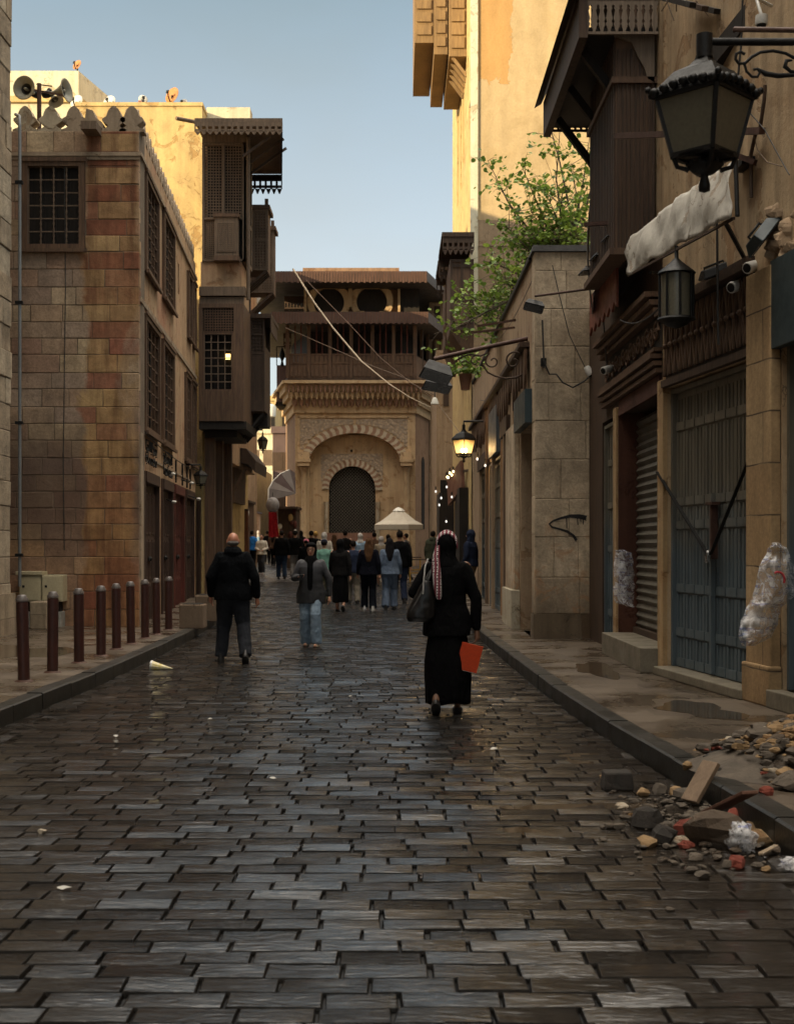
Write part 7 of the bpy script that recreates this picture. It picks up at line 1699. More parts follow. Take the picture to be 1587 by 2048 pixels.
# ================================================================ PEOPLE
MAT['skin'] = plain('skin', (0.42, 0.215, 0.135), .5, .15, 8, 0, 40); MAT['skin_dark'] = plain('skin_dark', (0.17, 0.085, 0.05), .5, .15, 8); MAT['skin_bald'] = plain('skin_ruddy', (0.40, 0.17, 0.10), .45, .2, 12)
FAB = {}
def fab(name, col, **k):
    if name not in FAB: FAB[name] = fabric(name, col, **k)
    return FAB[name]
BLACK = lambda: fab('black_cloth', (.0035, .0035, .0038)); 
wr_tex = bpy.data.textures.new('wrinkles', 'CLOUDS'); wr_tex.noise_scale = .16; wr_tex.noise_depth = 3
def soften(o, voxel, wr=0.0, it=3):
    m = o.modifiers.new('remesh', 'REMESH'); m.mode = 'VOXEL'; m.voxel_size = voxel; m.use_smooth_shade = True
    m = o.modifiers.new('smooth', 'SMOOTH'); m.iterations = it; m.factor = .5
    if wr: m = o.modifiers.new('wrinkle', 'DISPLACE'); m.texture = wr_tex; m.strength = wr; m.mid_level = .5; m.texture_coords = 'GLOBAL'
def V3(*a): return Vector(a)
def person(px, py, D, h, label, heading=0, top=None, bottom=None, skirt=None, hair='short', hairc=None, skin=None, arms={}, stride=.16, lift=0, shoes='black', bulk=1.0, coat=0.0, fine=False, group=None, hood=False, sleeve=True, flare=1.0, zoff=None, wide=.0):
    """a walking figure; its feet stand at photo column px, distance D. heading 0 walks away from the camera"""
    s = h / 1.70; x = XP(px, D); z = zg(D) if zoff is None else zoff
    t = local_thing('person', label, 'person', group); t.location = (x, D, z); t.rotation_euler = (0, 0, R(heading)); t.scale = (s, s, s)
    sk = MAT[skin or 'skin']; vx = .009 if fine else .014
    st = stride; hips = {-1: V3(-.088, 0, .90), 1: V3(.088, 0, .90)}
    foot = {-1: V3(-.10 - wide, st, .085 + (lift if st < 0 else 0)), 1: V3(.10 + wide, -st, .085 + (lift if st >= 0 else 0))}
    knee = {}
    for sd in (-1, 1):
        m = (hips[sd] + foot[sd]) / 2; ln = (hips[sd] - foot[sd]).length; b = math.sqrt(max(.0004, .425 ** 2 - (ln / 2) ** 2)) if ln < .85 else .015
        knee[sd] = m + V3(0, b, 0.01)
    sh = {-1: V3(-.178, -.01, 1.395), 1: V3(.178, -.01, 1.395)}
    ar = {}
    for sd in (-1, 1):
        d = arms.get(sd)
        ar[sd] = (V3(*d[0]), V3(*d[1])) if d else (V3(sd * .235, -.035 - sd * st * .25, 1.115), V3(sd * .255, .03 - sd * st * .7, .865))
    g = MB(); TR_ = [(.86, .14, .10), (.95, .155, .11), (1.06, .132, .098), (1.2, .145, .105), (1.32, .162, .105), (1.40, .15, .085), (1.45, .075, .062)]
    g.loft([((0, 0, a), b, c) for a, b, c in TR_]); g.capsule((0, 0, 1.42), (0, .012, 1.54), .054, .050)
    g.ball((0, .008, 1.612), .074, .094, .098, n=16, m=12); g.loft([((0, .035, 1.500), .020, .028), ((0, .038, 1.512), .040, .046), ((0, .025, 1.545), .056, .066), ((0, .015, 1.59), .068, .08)], n=14)
    g.capsule((0, .098, 1.608), (0, .118, 1.578), .008, .013, 8)
    for sd in (-1, 1):
        g.ball((sd * .077, .0, 1.59), .012, .024, .032, n=8, m=6)
        g.capsule(hips[sd], knee[sd], .086, .058); g.capsule(knee[sd], foot[sd], .056, .038); g.capsule(foot[sd] + V3(0, -.02, -.045), foot[sd] + V3(0, .13, -.055 - 0), .034, .028, 8)
        e, w = ar[sd]; g.capsule(sh[sd], e, .052, .040); g.capsule(e, w, .040, .027)
        dv = (w - e).normalized(); sdv = V3(0, 1, 0) - dv * dv.y; sdv.normalize(); nv = dv.cross(sdv)
        pc = w + dv * .055; g.capsule(w, w + dv * .085, .026, .030, 8); g.capsule(w + dv * .03 + sdv * .018, w + dv * .085 + sdv * .024, .020, .016, 8); g.capsule(w + dv * .03 - sdv * .016, w + dv * .085 - sdv * .022, .018, .015, 8)
        grip = -1 if arms.get('grip') == sd else 0
        for k, (off, ln) in enumerate(((.031, .070), (.011, .080), (-.010, .075), (-.029, .058))):
            b0 = w + dv * .088 + sdv * off; c = .5 + (1.0 if grip else .12 * k); m1 = b0 + dv * ln * .5 - nv * sd * ln * .12 * (1 + 3 * c * .4); m2 = m1 + dv * ln * .45 * (1 - c * .4) - nv * sd * ln * .35 * c
            g.tube([b0 - dv * .01, m1, m2], [.0095, .0085, .0065], 6)
        tb = w + dv * .03 + sdv * .03; g.tube([tb, tb + dv * .03 + sdv * .022, tb + dv * .062 + sdv * .024 - nv * sd * .012], [.012, .0105, .008], 6)
    o = g.build('body', sk, t); soften(o, vx * (.75 if fine else .85), 0, 2)
    # shoes
    for sd in (-1, 1):
        f = foot[sd]; g = MB(); pit = -.6 * (1 if (f.z > .09) else 0); M = Matrix.Translation(f) @ Matrix.Rotation(pit, 4, 'X'); g.M = M
        g.loft([((0, .02, -.083), .046, .125), ((0, .02, -.06), .047, .128), ((0, .01, -.04), .042, .11), ((0, -.03, -.005), .037, .062), ((0, -.035, .03), .036, .05)][:3 if skirt else 5], n=14)
        sc = {'black': (.012, .011, .010), 'white': (.55, .53, .50), 'brown': (.09, .05, .03), 'cream': (.36, .33, .25)}[shoes]
        o = g.build('shoe', MAT.setdefault('shoe_' + shoes, plain('shoe_' + shoes, sc, .5, .25, 12)), t)
        g = MB(); g.M = M; g.loft([((0, .02, -.086), .047, .127), ((0, .02, -.068), .048, .13)], n=14); g.build('sole', MAT['wire'] if shoes != 'white' else MAT['white'], o)
    k = bulk
    if top:
        hem = .84 - coat
        g = MB(); P = [(hem, .200 * flare, .148 * flare), (max(hem + .06, .9), .198 * flare, .145), (1.04, .172, .126), (1.2, .165, .127), (1.32, .184, .125), (1.39, .178, .105), (1.44, .105, .085), (1.47, .07, .07)]
        if coat > .3: P = [(hem, .185 * flare, .15 * flare), (hem + .2, .178 * flare, .14 * flare)] + P[1:]
        g.loft([((0, 0, a), b * k, c * k) for a, b, c in P], n=20)
        if sleeve:
            for sd in (-1, 1):
                e, w = ar[sd]; g.capsule(sh[sd] + V3(-sd * .012, 0, -.012), e, .063 * k, .054 * k); g.capsule(e, w - (w - e) * .08, .053 * k, .041 * k)
        if hood: g.loft([((0, -.045, 1.40), .10, .09), ((0, -.05, 1.45), .125, .10), ((0, -.045, 1.50), .105, .085), ((0, -.02, 1.53), .075, .07)], n=16)
        o = g.build('jacket', top, t); soften(o, vx * 1.1, .028)
    if bottom:
        g = MB(); g.loft([((0, 0, .80), .155, .118), ((0, 0, .90), .168 * flare, .128), ((0, 0, 1.0), .155, .118)], n=18)
        for sd in (-1, 1):
            f = foot[sd] + V3(0, 0, -.018); g.capsule(hips[sd] + V3(0, 0, -.02), knee[sd], .108 * k, .078 * k); g.tube([knee[sd] + V3(0, 0, .05), knee[sd], knee[sd].lerp(f, .5), f + V3(0, 0, .0)], [.078 * k, .076 * k, .068 * k * (1 + (flare - 1) * 2), .066 * k * (1 + (flare - 1) * 3.0)], 14)
        o = g.build('trousers', bottom, t); soften(o, vx * 1.1, .03)
    if skirt:
        mat, hemz, ww = skirt; g = MB(); n = 48; vs = []; levels = 16
        for j in range(levels + 1):
            f = j / levels; zz = 1.0 - (1.0 - hemz) * f; cy = -.02 * f
            for i in range(n):
                a = 2 * math.pi * i / n; w = .15 + (ww - .15) * min(1, f * 1.8) - .03 * max(0, f - .7); fo = 1 + .10 * f * math.sin(a * 5 + 1.3) + .05 * f * math.sin(a * 11 + .4 + f * 2) + .03 * f * math.sin(a * 2 + f * 5)
                vs.append((math.cos(a) * w * fo, cy + math.sin(a) * (w * .82 + st * .25 * f) * fo, zz + .012 * math.sin(a * 4) * f))
        g.add(vs, [(j * n + i, j * n + (i + 1) % n, (j + 1) * n + (i + 1) % n, (j + 1) * n + i)[::-1] for j in range(levels) for i in range(n)], True)
        o = g.build('skirt', mat, t); m = o.modifiers.new('th', 'SOLIDIFY'); m.thickness = .006
    hc = hairc or fab('dark_hair', (.012, .009, .007))
    g = MB()
    if hair == 'short': g.ball((0, -.014, 1.632), .083, .096, .096, n=16, m=10); g.build('hair', hc, t)
    elif hair == 'bald':
        g.ball((0, -.022, 1.572), .0795, .086, .040, n=16, m=8); g.build('hair', fab('grey_hair', (.13, .115, .105)), t)
    elif hair == 'long':
        g.ball((0, -.014, 1.632), .085, .10, .096, n=16, m=10); g.loft([((0, -.03, 1.66), .07, .07), ((0, -.06, 1.56), .105, .055), ((0, -.09, 1.42), .115, .045), ((0, -.12, 1.28), .09, .035), ((0, -.13, 1.16), .05, .02)], n=14); o = g.build('hair', hc, t); soften(o, .014, .02)
    elif hair in ('scarf', 'scarf_front'):
        yb = -.020 if hair == 'scarf_front' else .0
        g.ball((0, yb, 1.612), .099, .104 if hair == 'scarf' else .098, .126, n=18, m=12); g.loft([((0, yb, 1.56), .09, .09), ((0, yb - .005, 1.49), .085, .088), ((0, 0, 1.44), .12, .105), ((0, 0, 1.39), .15, .12)], n=16)
        if hair == 'scarf_front': g.ball((0, .012, 1.680), .090, .098, .048, n=16, m=8); g.loft([((0, .015, 1.40), .12, .11), ((0, .02, 1.46), .10, .10), ((0, .018, 1.505), .082, .082)], n=16); g.loft([((0, .085, 1.44), .06, .04), ((.0, .13, 1.30), .055, .03), ((.0, .14, 1.08), .05, .028), ((0, .14, .92), .045, .02)], n=10)
        o = g.build('headscarf', hc, t); soften(o, .012, .012)
    elif hair == 'cap':
        g.ball((0, -.012, 1.625), .082, .095, .085, n=14, m=8); g.build('hair', fab('dark_hair', (.012, .009, .007)), t)
        g = MB(); g.lathe([(.094, 1.625), (.093, 1.66), (.075, 1.705), (.04, 1.725), (.001, 1.73)], (0, 0, 0), 16); g.slab([(-.07, .06), (.07, .06), (.06, .16), (0, .185), (-.06, .16)], 1.625, 1.637); g.build('cap', hc, t)
    elif hair == 'hood':
        g.ball((0, -.02, 1.62), .112, .115, .135, n=16, m=10); g.loft([((0, -.02, 1.56), .10, .10), ((0, -.01, 1.46), .11, .10), ((0, 0, 1.4), .14, .11)], n=14); o = g.build('hood', hc, t); soften(o, .014, .015)
    return t, ar, s

# --- the woman in black with the orange folder
D = 12.15; X0 = 893
lady, ar, s = person(X0, 1435, D, 1.67, 'woman in long black clothes seen from behind, patterned red headscarf, shoulder bag and orange folder', heading=-3, top=BLACK(), skirt=(BLACK(), .10, .215), hair='scarf', hairc=BLACK(), skin='skin_dark', coat=.10, bulk=1.08, flare=1.06, fine=True, stride=-.13, lift=.05,
    arms={-1: ((-.31, -.04, 1.15), (-.20, .10, 1.30)), 1: ((.275, -.03, 1.10), (.285, -.02, .80)), 'grip': 1})
for c in S.objects:
    if c.parent == lady and c.name.startswith('headscarf'): pass
MAT['folder'] = plain('orange_folder', (.50, .05, .008), .35, .1, 2); 
def redscarf():
    t = NT('red_patterned_scarf'); v = t.coord('Object', (1, 1, 1)); w = t.n('TexChecker', Scale=75.0, Color1=(.55, .5, .48), Color2=(.02, .01, .012)); t.t.links.new(v, w.inputs['Vector'])
    wv = t.n('TexWave', Scale=9.0, Distortion=1.5); wv.bands_direction = 'X'; t.t.links.new(v, wv.inputs['Vector'])
    c = t.mix(t.ramp(wv.outputs['Fac'], [(.55, 0), (.62, 1)], 'LINEAR'), (.11, .008, .02), w.outputs['Color']); t.set(c, .85); return t.m
MAT['redscarf'] = redscarf()
g = MB()                                        # the patterned band wrapped round the crown
pts = []; n = 26
vs = []
for j in range(6):
    for i in range(n + 1):
        a = math.pi * (-.02 + 1.04 * i / n); r = 1.06; zc = 1.612 + .132 * math.sin(a) * 1.02; xx = .106 * math.cos(a)
        vs.append((xx, -.075 + .026 * j - .035 * math.sin(a) * 0 , zc - .012 * abs(j - 3)))
g.add(vs, [(j * (n + 1) + i, j * (n + 1) + i + 1, (j + 1) * (n + 1) + i + 1, (j + 1) * (n + 1) + i) for j in range(5) for i in range(n)], True)
o = g.build('headscarf_band', MAT['redscarf'], lady); m = o.modifiers.new('th', 'SOLIDIFY'); m.thickness = .012; m.offset = 1
g = MB()
g.loft([((-.085, -.085, 1.60), .02, .015), ((-.10, -.135, 1.48), .035, .02), ((-.095, -.17, 1.36), .042, .02), ((-.085, -.19, 1.22), .040, .018), ((-.075, -.195, 1.12), .030, .015), ((-.07, -.195, 1.09), .015, .01)], n=12)
o = g.build('scarf_tail', MAT['redscarf'], lady)
g = MB(); g.tube([(-.175, -.12, 1.47), (-.20, -.16, 1.40), (-.215, -.18, 1.25), (-.22, -.18, 1.14)], .008, 6); g.build('beaded_fringe', plain('pale_bead', (.5, .48, .45), .5, .6, 60), lady)
# bag hanging from her left shoulder
bag = local_thing('shoulder_bag', 'slouchy black leather bag hanging at the left side of the woman in black', 'bag'); bag.location = (XP(843, D), D - .12, 0)
g = MB(); g.loft([((-.03, 0, .86), .10, .05), ((-.02, 0, .90), .135, .075), ((0, .0, 1.0), .13, .07), ((.03, 0, 1.12), .095, .05), ((.06, 0, 1.24), .04, .03)], n=18); o = g.build('pouch', plain('black_leather', (.006, .0055, .0055), .38, .3, 12), bag); soften(o, .012, .03)
g = MB(); g.tube([(-.12, .03, .98), (-.02, .05, 1.15), (.06, .05, 1.30), (.11, .10, 1.40)], .010, 6).cut(); g.tube([(-.10, -.04, .96), (.0, -.04, 1.14), (.07, -.02, 1.28), (.11, .03, 1.41)], .010, 6); g.build('strap', plain('grey_strap', (.06, .058, .055), .35), bag)
# the folder
fo = local_thing('folder', 'bright orange folder held in the right hand of the woman in black', 'folder'); fo.location = (XP(937, D), D - .13, ZP(1313, D)); fo.rotation_euler = (R(4), R(14), R(0))
g = MB(); g.box(-.098, .098, -.006, .006, -.128, .128); g.build('cover', MAT['folder'], fo, .003)
g = MB(); g.box(-.094, .094, -.0015, .004, -.133, -.1285); g.build('sheets', MAT['white'], fo)
g = MB(); g.box(-.102, -.0985, -.008, .008, -.128, .128); g.build('spine', MAT['folder'], fo)
# --- the man in the hoodie
D = 17.55
man, ar, s = person(466, 1325, D, 1.74, 'bald man in a black hoodie and dark grey trousers walking away on the left', heading=4, top=fab('hoodie_black', (.0035, .004, .005)), bottom=fab('dark_grey_trousers', (.024, .026, .031)), hair='bald', skin='skin_bald', bulk=1.26, hood=True, fine=True, stride=.17, lift=.03, wide=.07, coat=.02,
    arms={-1: ((-.285, -.05, 1.13), (-.295, .05, .88)), 1: ((.285, -.06, 1.12), (.31, .0, .86))})
# --- the woman in jeans walking toward the camera
D = 20.3
jm = fabric('light_jeans', (.19, .245, .30), col2=(.11, .155, .20))
def jack():
    t = NT('grey_to_black_jacket'); s_ = t.sep(t.coord('Object')); n = t.noise(t.coord('Object'), 6, 4, .6)
    f = t.n('MapRange', Value=t.math('ADD', s_[2], t.math('MULTIPLY', n, .12)), From_Min=1.14, From_Max=1.38).outputs[0]
    t.set(t.mix(f, (.004, .004, .005), (.045, .045, .05)), .85); return t.m
jw, ar, s = person(622, 1292, D, 1.60, 'woman in glasses, black headscarf and pale jeans walking toward the camera', heading=176, top=jack(), bottom=jm, hair='scarf_front', hairc=BLACK(), shoes='cream', bulk=1.14, flare=1.10, fine=True, stride=.12, coat=.12,
    arms={-1: ((-.29, -.06, 1.13), (-.30, -.01, .84)), 1: ((.28, -.02, 1.14), (.16, .20, 1.16))})
g = MB()
for sd in (-1, 1): g.tube([(sd * .033 + .024 * math.cos(a), .108 - .006 * abs(math.cos(a)), 1.615 + .018 * math.sin(a)) for a in [k * math.pi / 6 for k in range(13)]], .0032, 5)
g.tube([(-.012, .110, 1.617), (.012, .110, 1.617)], .003, 5); g.build('glasses', MAT['iron'], jw)
g = MB(); g.loft([((0, .090, 1.538), .006, .004), ((0, .094, 1.545), .022, .006), ((0, .092, 1.552), .018, .006), ((0, .088, 1.556), .005, .004)], n=10); g.build('lips', plain('lips', (.30, .05, .05), .4), jw)
for sd in (-1, 1):
    g = MB(); g.ball((sd * .033, .090, 1.613), .013, .010, .008, n=8, m=6); g.build('eye', plain('eye%d' % sd, (.06, .05, .045), .2), jw)
    g = MB(); g.tube([(sd * .015, .100, 1.640), (sd * .035, .098, 1.646), (sd * .055, .085, 1.640)], .0035, 5); g.build('eyebrow', BLACK(), jw)
ph = local_thing('phone', 'dark phone in the raised hand of the woman in jeans', 'phone'); ph.location = (XP(604, D), D - .34, 1.09); ph.rotation_euler = (R(50), 0, R(20))
g = MB(); g.box(-.036, .036, -.005, .004, -.07, .07); g.build('case', MAT['iron'], ph, .004); g = MB(); g.box(-.032, .032, -.0065, -.0052, -.064, .064); g.build('screen', MAT['glass_dark'], ph)

# --- the crowd
navy = lambda: fab('navy_cloth', (.018, .024, .045)); beige = lambda: fab('beige_cloth', (.28, .22, .15)); greyt = lambda: fab('grey_cloth', (.085, .08, .075))
cream = lambda: fab('cream_cloth', (.52, .47, .39)); dk = lambda: fab('charcoal_cloth', (.0085, .008, .008))
G = 'people walking up the street'
def crowd(px, yt, yb, label, D=None, **k):
    """head top yt; feet yb (photo rows) - distance from the foot row on the climbing street"""
    if D is None:
        D = (CH + .275) * FPX / (yb - HY + .0125 * FPX)
    h = ZP(yt, D) - zg(D); h = max(1.5, min(1.86, h)) / 1.02
    k.setdefault('heading', ((px * 37) % 21) - 10)
    return person(px, yb, D, h, label, **k)
crowd(680, 1077, 1223, 'woman in a black leather jacket and long black skirt, bare ankles, walking away', top=dk(), skirt=(BLACK(), .22, .19), hair='scarf', hairc=BLACK(), bulk=1.12, stride=.16, lift=.06, shoes='black')
crowd(737, 1075, 1221, 'woman with long brown hair in dark clothes and white trainers walking away', top=fab('deep_navy', (.006, .0065, .011)), bottom=fab('deep_navy2', (.005, .006, .009)), hair='long', hairc=fab('brown_hair', (.07, .036, .018)), shoes='white', bulk=1.12, flare=1.06, stride=.12)
crowd(779, 1075, 1219, 'woman in a matching slate blue tracksuit with a cross body strap walking away', top=fab('slate_blue', (.115, .15, .21)), bottom=fab('slate_blue', (.115, .15, .21)), hair='long', hairc=fab('dark_hair2', (.010, .009, .010)), shoes='black', bulk=1.16, flare=1.1, stride=-.14)
crowd(706, 1080, 1208, 'man in a navy jacket and beige trousers between two women in black', top=navy(), bottom=fab('khaki', (.15, .13, .10)), hair='short', bulk=1.2, stride=.15)
crowd(648, 1078, 1206, 'woman in a mint green top and dark cap behind the woman in jeans', top=fab('mint', (.12, .24, .19)), bottom=fab('olive', (.13, .13, .08)), hair='cap', hairc=fab('navy_cap', (.012, .014, .025)), bulk=1.1, stride=-.13)
crowd(799, 1060, 1205, 'tall person in black beside the slate blue tracksuit', top=BLACK(), bottom=navy(), hair='short', bulk=1.1, stride=.14)
crowd(648, 1064, 1172, 'woman in a cream coat and white headscarf deep in the crowd', top=cream(), skirt=(cream(), .3, .2), hair='scarf', hairc=fab('white_scarf', (.55, .52, .48)), bulk=1.15)
crowd(612, 1077, 1178, 'person in black wearing a pink hat', top=BLACK(), bottom=BLACK(), hair='cap', hairc=fab('pink_hat', (.62, .20, .25)), bulk=1.1)
crowd(622, 1055, 1160, 'tall man in black with a shoulder strap behind the pink hat', top=BLACK(), bottom=greyt(), hair='short', bulk=1.15)
crowd(631, 1062, 1158, 'person with fair hair beside the tall man in black', top=BLACK(), bottom=BLACK(), hair='short', hairc=fab('fair_hair', (.42, .26, .08)), bulk=1.05)
crowd(762, 1072, 1172, 'woman in a pale headscarf and beige coat behind the slate blue tracksuit', top=beige(), skirt=(beige(), .3, .19), hair='scarf', hairc=fab('pale_scarf', (.42, .38, .34)), bulk=1.12)
crowd(720, 1066, 1165, 'person in white and light blue in the middle of the crowd', top=fab('light_blue', (.30, .42, .55)), bottom=greyt(), hair='scarf', hairc=fab('white_scarf', (.55, .52, .48)))
crowd(690, 1058, 1160, 'man in a dark coat in front of the marble ledge', top=dk(), bottom=dk(), hair='short')
crowd(668, 1068, 1164, 'woman with brown hair in a dull red top deep in the crowd', top=fab('dull_red', (.16, .04, .03)), bottom=dk(), hair='long', hairc=fab('brown_hair', (.07, .036, .018)))
crowd(748, 1064, 1158, 'man in brown near the foot of the parasol', top=fab('brown_coat', (.09, .05, .03)), bottom=dk(), hair='short')
crowd(776, 1068, 1166, 'person in black under the left edge of the parasol', top=BLACK(), bottom=BLACK(), hair='short')
crowd(811, 1066, 1160, 'person in dark grey under the parasol', top=greyt(), bottom=dk(), hair='short', heading=60)
crowd(866, 1061, 1172, 'man in an olive green hooded jacket by the yellow table, back turned', top=fab('olive_jacket', (.052, .055, .036)), bottom=dk(), hair='short', bulk=1.34, hood=True, heading=-25, stride=.05)
crowd(940, 1058, 1202, 'man in a navy hooded jacket and white cap leaning near the right wall', top=navy(), bottom=beige(), hair='hood', hairc=navy(), bulk=1.25, heading=60, stride=.06, shoes='white')
crowd(563, 1056, 1158, 'man in black jacket and dark blue trousers walking away, left of the crowd', top=BLACK(), bottom=fab('dark_jeans', (.022, .035, .06)), hair='short', bulk=1.22, stride=.14)
crowd(590, 1060, 1156, 'man in black jacket and light grey trousers walking away', top=BLACK(), bottom=fab('light_grey', (.16, .15, .14)), hair='cap', hairc=dk(), bulk=1.2, stride=-.16)
crowd(523, 1068, 1148, 'girl in a cream cardigan and dark wide trousers coming down the street', top=cream(), bottom=fab('dark_wide', (.03, .03, .032)), hair='long', heading=172, shoes='white', flare=1.1, bulk=1.08, arms={1: ((.25, 0, 1.12), (.10, .2, 1.05)), -1: ((-.25, 0, 1.12), (-.10, .2, 1.02))})
crowd(504, 1053, 1138, 'person in a bright blue jacket at the left of the far street', top=fab('bright_blue', (.03, .17, .48)), bottom=dk(), hair='short', bulk=1.15)
crowd(516, 1047, 1125, 'person in pale blue and white behind the bright blue jacket', top=fab('pale_blue', (.25, .38, .52)), bottom=dk(), hair='scarf', hairc=fab('white_scarf', (.55, .52, .48)))
crowd(534, 1050, 1128, 'dark haired person in black behind the cream cardigan', top=BLACK(), bottom=BLACK(), hair='short')
crowd(546, 1056, 1132, 'person in brown under the red cloth', top=fab('brown_coat', (.09, .05, .03)), bottom=dk(), hair='long')
crowd(576, 1050, 1128, 'person in black between the two black jackets, further off', top=BLACK(), bottom=greyt(), hair='short')
crowd(498, 1046, 1118, 'person with a red collar far off at the left of the street', top=fab('red_top', (.30, .03, .03)), bottom=dk(), hair='short')
crowd(602, 1054, 1134, 'woman in a dark headscarf at the left foot of the fountain house', top=dk(), bottom=dk(), hair='scarf', hairc=dk())
crowd(422, 1135, 1212, 'person in black sitting among the stone blocks by the kerb, half hidden by the bald man', D=27.5, top=BLACK(), bottom=BLACK(), hair='short', heading=-80) if False else None
# ================================================================ RUBBLE AND LITTER
def gp(px, py, z=0.0):
    D = (CH - z) * FPX / (py - HY); return Vector((XP(px, D), D, z))
SM = {k: plaster('rubble_' + k, c, scale=6, streak=.1) for k, c in {'ochre': [(.18, .115, .055), (.32, .21, .11)], 'red': [(.13, .03, .02), (.22, .055, .035)], 'grey': [(.06, .05, .04), (.13, .105, .08)], 'dark': [(.022, .020, .018), (.05, .042, .035)], 'pale': [(.30, .25, .18), (.42, .36, .28)]}.items()}
def stone(px, py, s, m, label, z=0.0, sq=(1, 1, .7), seed=None, name='rubble_stone', group='loose rubble by the right kerb', lift=.5):
    c = gp(px, py, z); c.z += s * sq[2] * lift; g = MB(); rock(g, c, s, seed if seed is not None else int(px * 7 + py), sq)
    o = g.build(name, SM[m]); return tag(o, label, 'stone', group)
stone(1425, 1688, .165, 'grey', 'largest rough grey brown stone against the right kerb, among litter', sq=(1.25, 1, .72))
c = gp(1238, 1583); g = MB(); g.box(c.x - .10, c.x + .10, c.y, c.y + .18, .0, .115, .015)
o = g.build('dark_block', SM['dark'], None, .012); tag(o, 'square blackened block lying in the road beside the right kerb', 'stone block')
stone(1375, 1672, .095, 'red', 'round dull red brick piece just left of the largest stone', sq=(1, .8, .9))
for px, py, s, m, lab in ((1285, 1590, .055, 'ochre', 'small ochre stone just right of the blackened block'), (1320, 1588, .07, 'grey', 'flat grey stone right of the ochre one in the gutter'), (1352, 1592, .06, 'ochre', 'pale ochre stone before the leaning board'), (1368, 1598, .08, 'grey', 'grey stone under the leaning board'),
    (1295, 1693, .065, 'ochre', 'orange brown chip left of the litter heap'), (1330, 1686, .10, 'dark', 'dark lump of rubble in the litter heap'), (1360, 1690, .06, 'pale', 'pale chip before the largest stone'), (1372, 1694, .05, 'red', 'small red chip before the largest stone'), (1290, 1655, .11, 'dark', 'blackened rag like lump left of the red brick piece'),
    (1478, 1640, .08, 'red', 'red brick chip right of the largest stone near the kerb'), (1500, 1665, .06, 'ochre', 'ochre chip right of the largest stone'), (1520, 1690, .09, 'ochre', 'long ochre chunk beside the plastic bag'), (1512, 1680, .06, 'pale', 'pale chip behind the long ochre chunk'), (1470, 1735, .07, 'red', 'lone red chip in front of the plastic bag'), (1532, 1742, .03, 'ochre', 'tiny ochre chip lowest on the right'),
    (1205, 1558, .03, 'ochre', 'tiny ochre chip left of the blackened block'), (1245, 1620, .05, 'pale', 'small pale splinter by the muddy puddle'), (1262, 1634, .03, 'ochre', 'tiny ochre splinter by the muddy puddle'), (85, 1667, .028, 'pale', 'small pale pebble alone on the left of the road')):
    stone(px, py, s, m, lab)
for px, py, s, m, lab in ((1372, 1538, .05, 'ochre', 'ochre chip lying on the right kerb edge'), (1532, 1590, .05, 'red', 'lone round red chip on the right pavement'), (1430, 1550, .055, 'dark', 'dark green lump on the pavement beside the leaning board'), (1445, 1505, .05, 'pale', 'white chip at the foot of the charred beam'), (1582, 1580, .13, 'grey', 'rounded grey stone cut off by the right edge of the photo')):
    stone(px, py, s, m, lab, z=.14)
# small fragments nobody could count: gravel at the kerb and the heap of rubble on the pavement
g = MB(); rr = random.Random(2)
for i in range(420):
    a = rr.random(); px = rr.gauss(1390, 75); py = rr.gauss(1650, 45)
    if py < 1560 or px > 1560: continue
    c = gp(px, py)
    if c.x > XR(c.y) - .02: continue
    s = abs(rr.gauss(0, .016)) + .006; rock(g, c + Vector((0, 0, s * .4)), s, i, (1.2, 1, .6))
tag(g.build('gutter_grit', SM['grey']), 'small grit and chips washed along the right kerb', 'grit', kind='stuff')
hp = gp(1560, 1545, .14)
for m, n, sd in (('ochre', 620, 5), ('grey', 420, 6), ('red', 160, 7), ('pale', 60, 8)):
    g = MB(); rr = random.Random(sd)
    for i in range(n):
        r = abs(rr.gauss(0, .42)); a = rr.uniform(0, 6.28); x = hp.x + .25 + r * math.cos(a) * 1.0; y = hp.y + .15 + r * math.sin(a) * .9
        if x < XR(y) + .22: continue
        hz = max(0, .34 * (1 - r / .95)); s = abs(rr.gauss(0, .016)) + .010
        if m == 'red': hz *= .5
        rock(g, Vector((x, y, .14 + hz + rr.uniform(-.01, .02))), s * (1.2 if m != 'grey' else 1.5), i + sd * 900, (1.3, 1, .65))
    tag(g.build('rubble_heap', SM[m]), {'ochre': 'ochre stone chips of the heap on the right pavement', 'grey': 'grey rubble lumps of the heap on the right pavement', 'red': 'broken red brick bits around the heap on the right pavement', 'pale': 'whitish plaster chips in the heap on the right pavement'}[m], 'rubble', kind='stuff')
g = MB(); n = 16; vs = [(hp.x + .25, hp.y + .15, .44)] + [(hp.x + .25 + .82 * math.cos(2 * math.pi * k / n), hp.y + .15 + .72 * math.sin(2 * math.pi * k / n), .142) for k in range(n)]
g.add(vs, [(0, k + 1, (k + 1) % n + 1) for k in range(n)]); tag(g.build('rubble_core', SM['grey']), 'earthy core of the rubble heap on the right pavement', 'rubble', kind='stuff')
def plank(a, b, w, th, mat, label, name='wooden_board'):
    return tag(MB().bar(a, b, w, th).build(name, mat, None, .004), label, 'board')
MAT['pale_board'] = wood('pale_board', (.26, .18, .115), (.17, .115, .075)); 
a = gp(1385, 1610); b = gp(1412, 1555, .14); plank(a + Vector((-.02, 0, .02)), b + Vector((.02, -.05, .10)), .13, .03, MAT['pale_board'], 'short brown board leaning on the right kerb')
a = gp(1415, 1640); b = gp(1475, 1615, .14); plank(a + Vector((0, 0, .04)), b + Vector((.04, -.1, .10)), .10, .02, wood('red_splinter', (.20, .09, .06), (.10, .05, .03)), 'reddish splintered board against the right kerb, behind the largest stone')
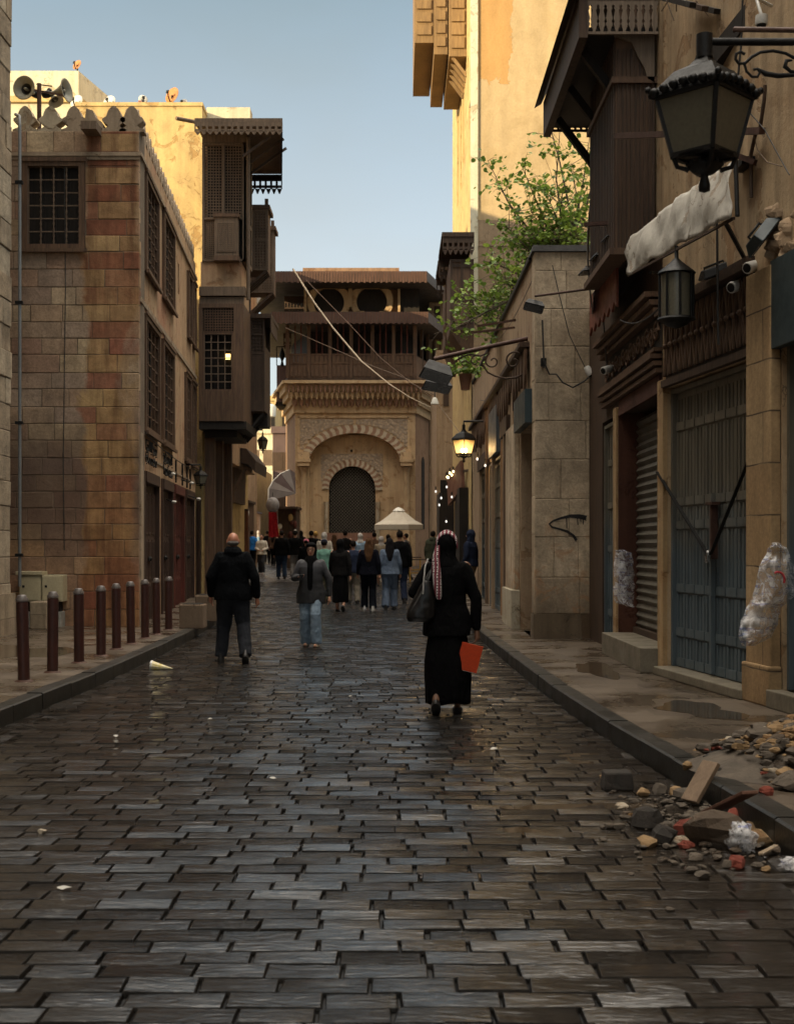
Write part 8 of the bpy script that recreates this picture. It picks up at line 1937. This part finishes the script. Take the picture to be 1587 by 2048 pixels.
a = gp(1415, 1530, .14); b = gp(1515, 1490, .14); plank(a + Vector((0, 0, .03)), Vector((XP(1515, 9.3), 9.3, ZP(1462, 9.3))), .07, .05, MAT['wood_black'], 'charred beam leaning on the rubble heap', 'charred_beam')
a = gp(1520, 1715); b = gp(1552, 1700); plank(a + Vector((0, 0, .015)), b + Vector((0, 0, .02)), .03, .015, SM['pale'], 'thin pale stick on the road beside the kerb at the right edge')
def bagmesh(c, r, seed, mat, label, sq=(1, 1, 1)):
    g = MB(); n, m = 22, 14; vs = []
    for i in range(m + 1):
        p = math.pi * i / m * .96 + .06
        for k in range(n):
            a = 2 * math.pi * k / n; v = Vector((math.sin(p) * math.cos(a), math.sin(p) * math.sin(a), -math.cos(p))); f = 1 + .45 * mnoise.noise(v * 2.3 + Vector((seed, 0, 0))) + .2 * mnoise.noise(v * 6 + Vector((0, seed, 0)))
            vs.append(Vector(c) + Vector((v.x * sq[0], v.y * sq[1], v.z * sq[2])) * r * f)
    g.add(vs, [(i * n + k, i * n + (k + 1) % n, (i + 1) * n + (k + 1) % n, (i + 1) * n + k) for i in range(m) for k in range(n)], True)
    return tag(g.build('plastic_bag', mat), label, 'plastic bag')
bagmesh(gp(1482, 1700) + Vector((0, 0, .05)), .075, 3, MAT['plastic'], 'crumpled clear plastic bag in the litter beside the right kerb', (1, 1, 1.1))
bagmesh(gp(1585, 1738) + Vector((0, 0, .02)), .05, 5, MAT['plastic'], 'scrap of clear plastic cut off by the right edge', (1.3, 1, .6))
# the yellow and white paper cone in the left gutter
c = gp(322, 1340); t = thing('paper_cone', c, 'yellow and white crumpled wrapper lying in the left gutter', 'litter')
q = Matrix.Translation(c + Vector((-.12, 0, .055))) @ Matrix.Rotation(R(98), 4, 'Y') @ Matrix.Rotation(R(20), 4, 'Z')
g = MB(q); g.lathe([(.065, 0), (.05, .06), (.025, .17), (.004, .27)], n=10, smooth=False); g.build('wrapper', plain('yellow_wrapper', (.62, .48, .05), .4, .3, 20, col2=(.6, .58, .5)), t)
g = MB(q); g.lathe([(.068, -.015), (.067, .01), (.05, .012)], n=10, smooth=False, caps=False); g.build('rim', MAT['white'], t)
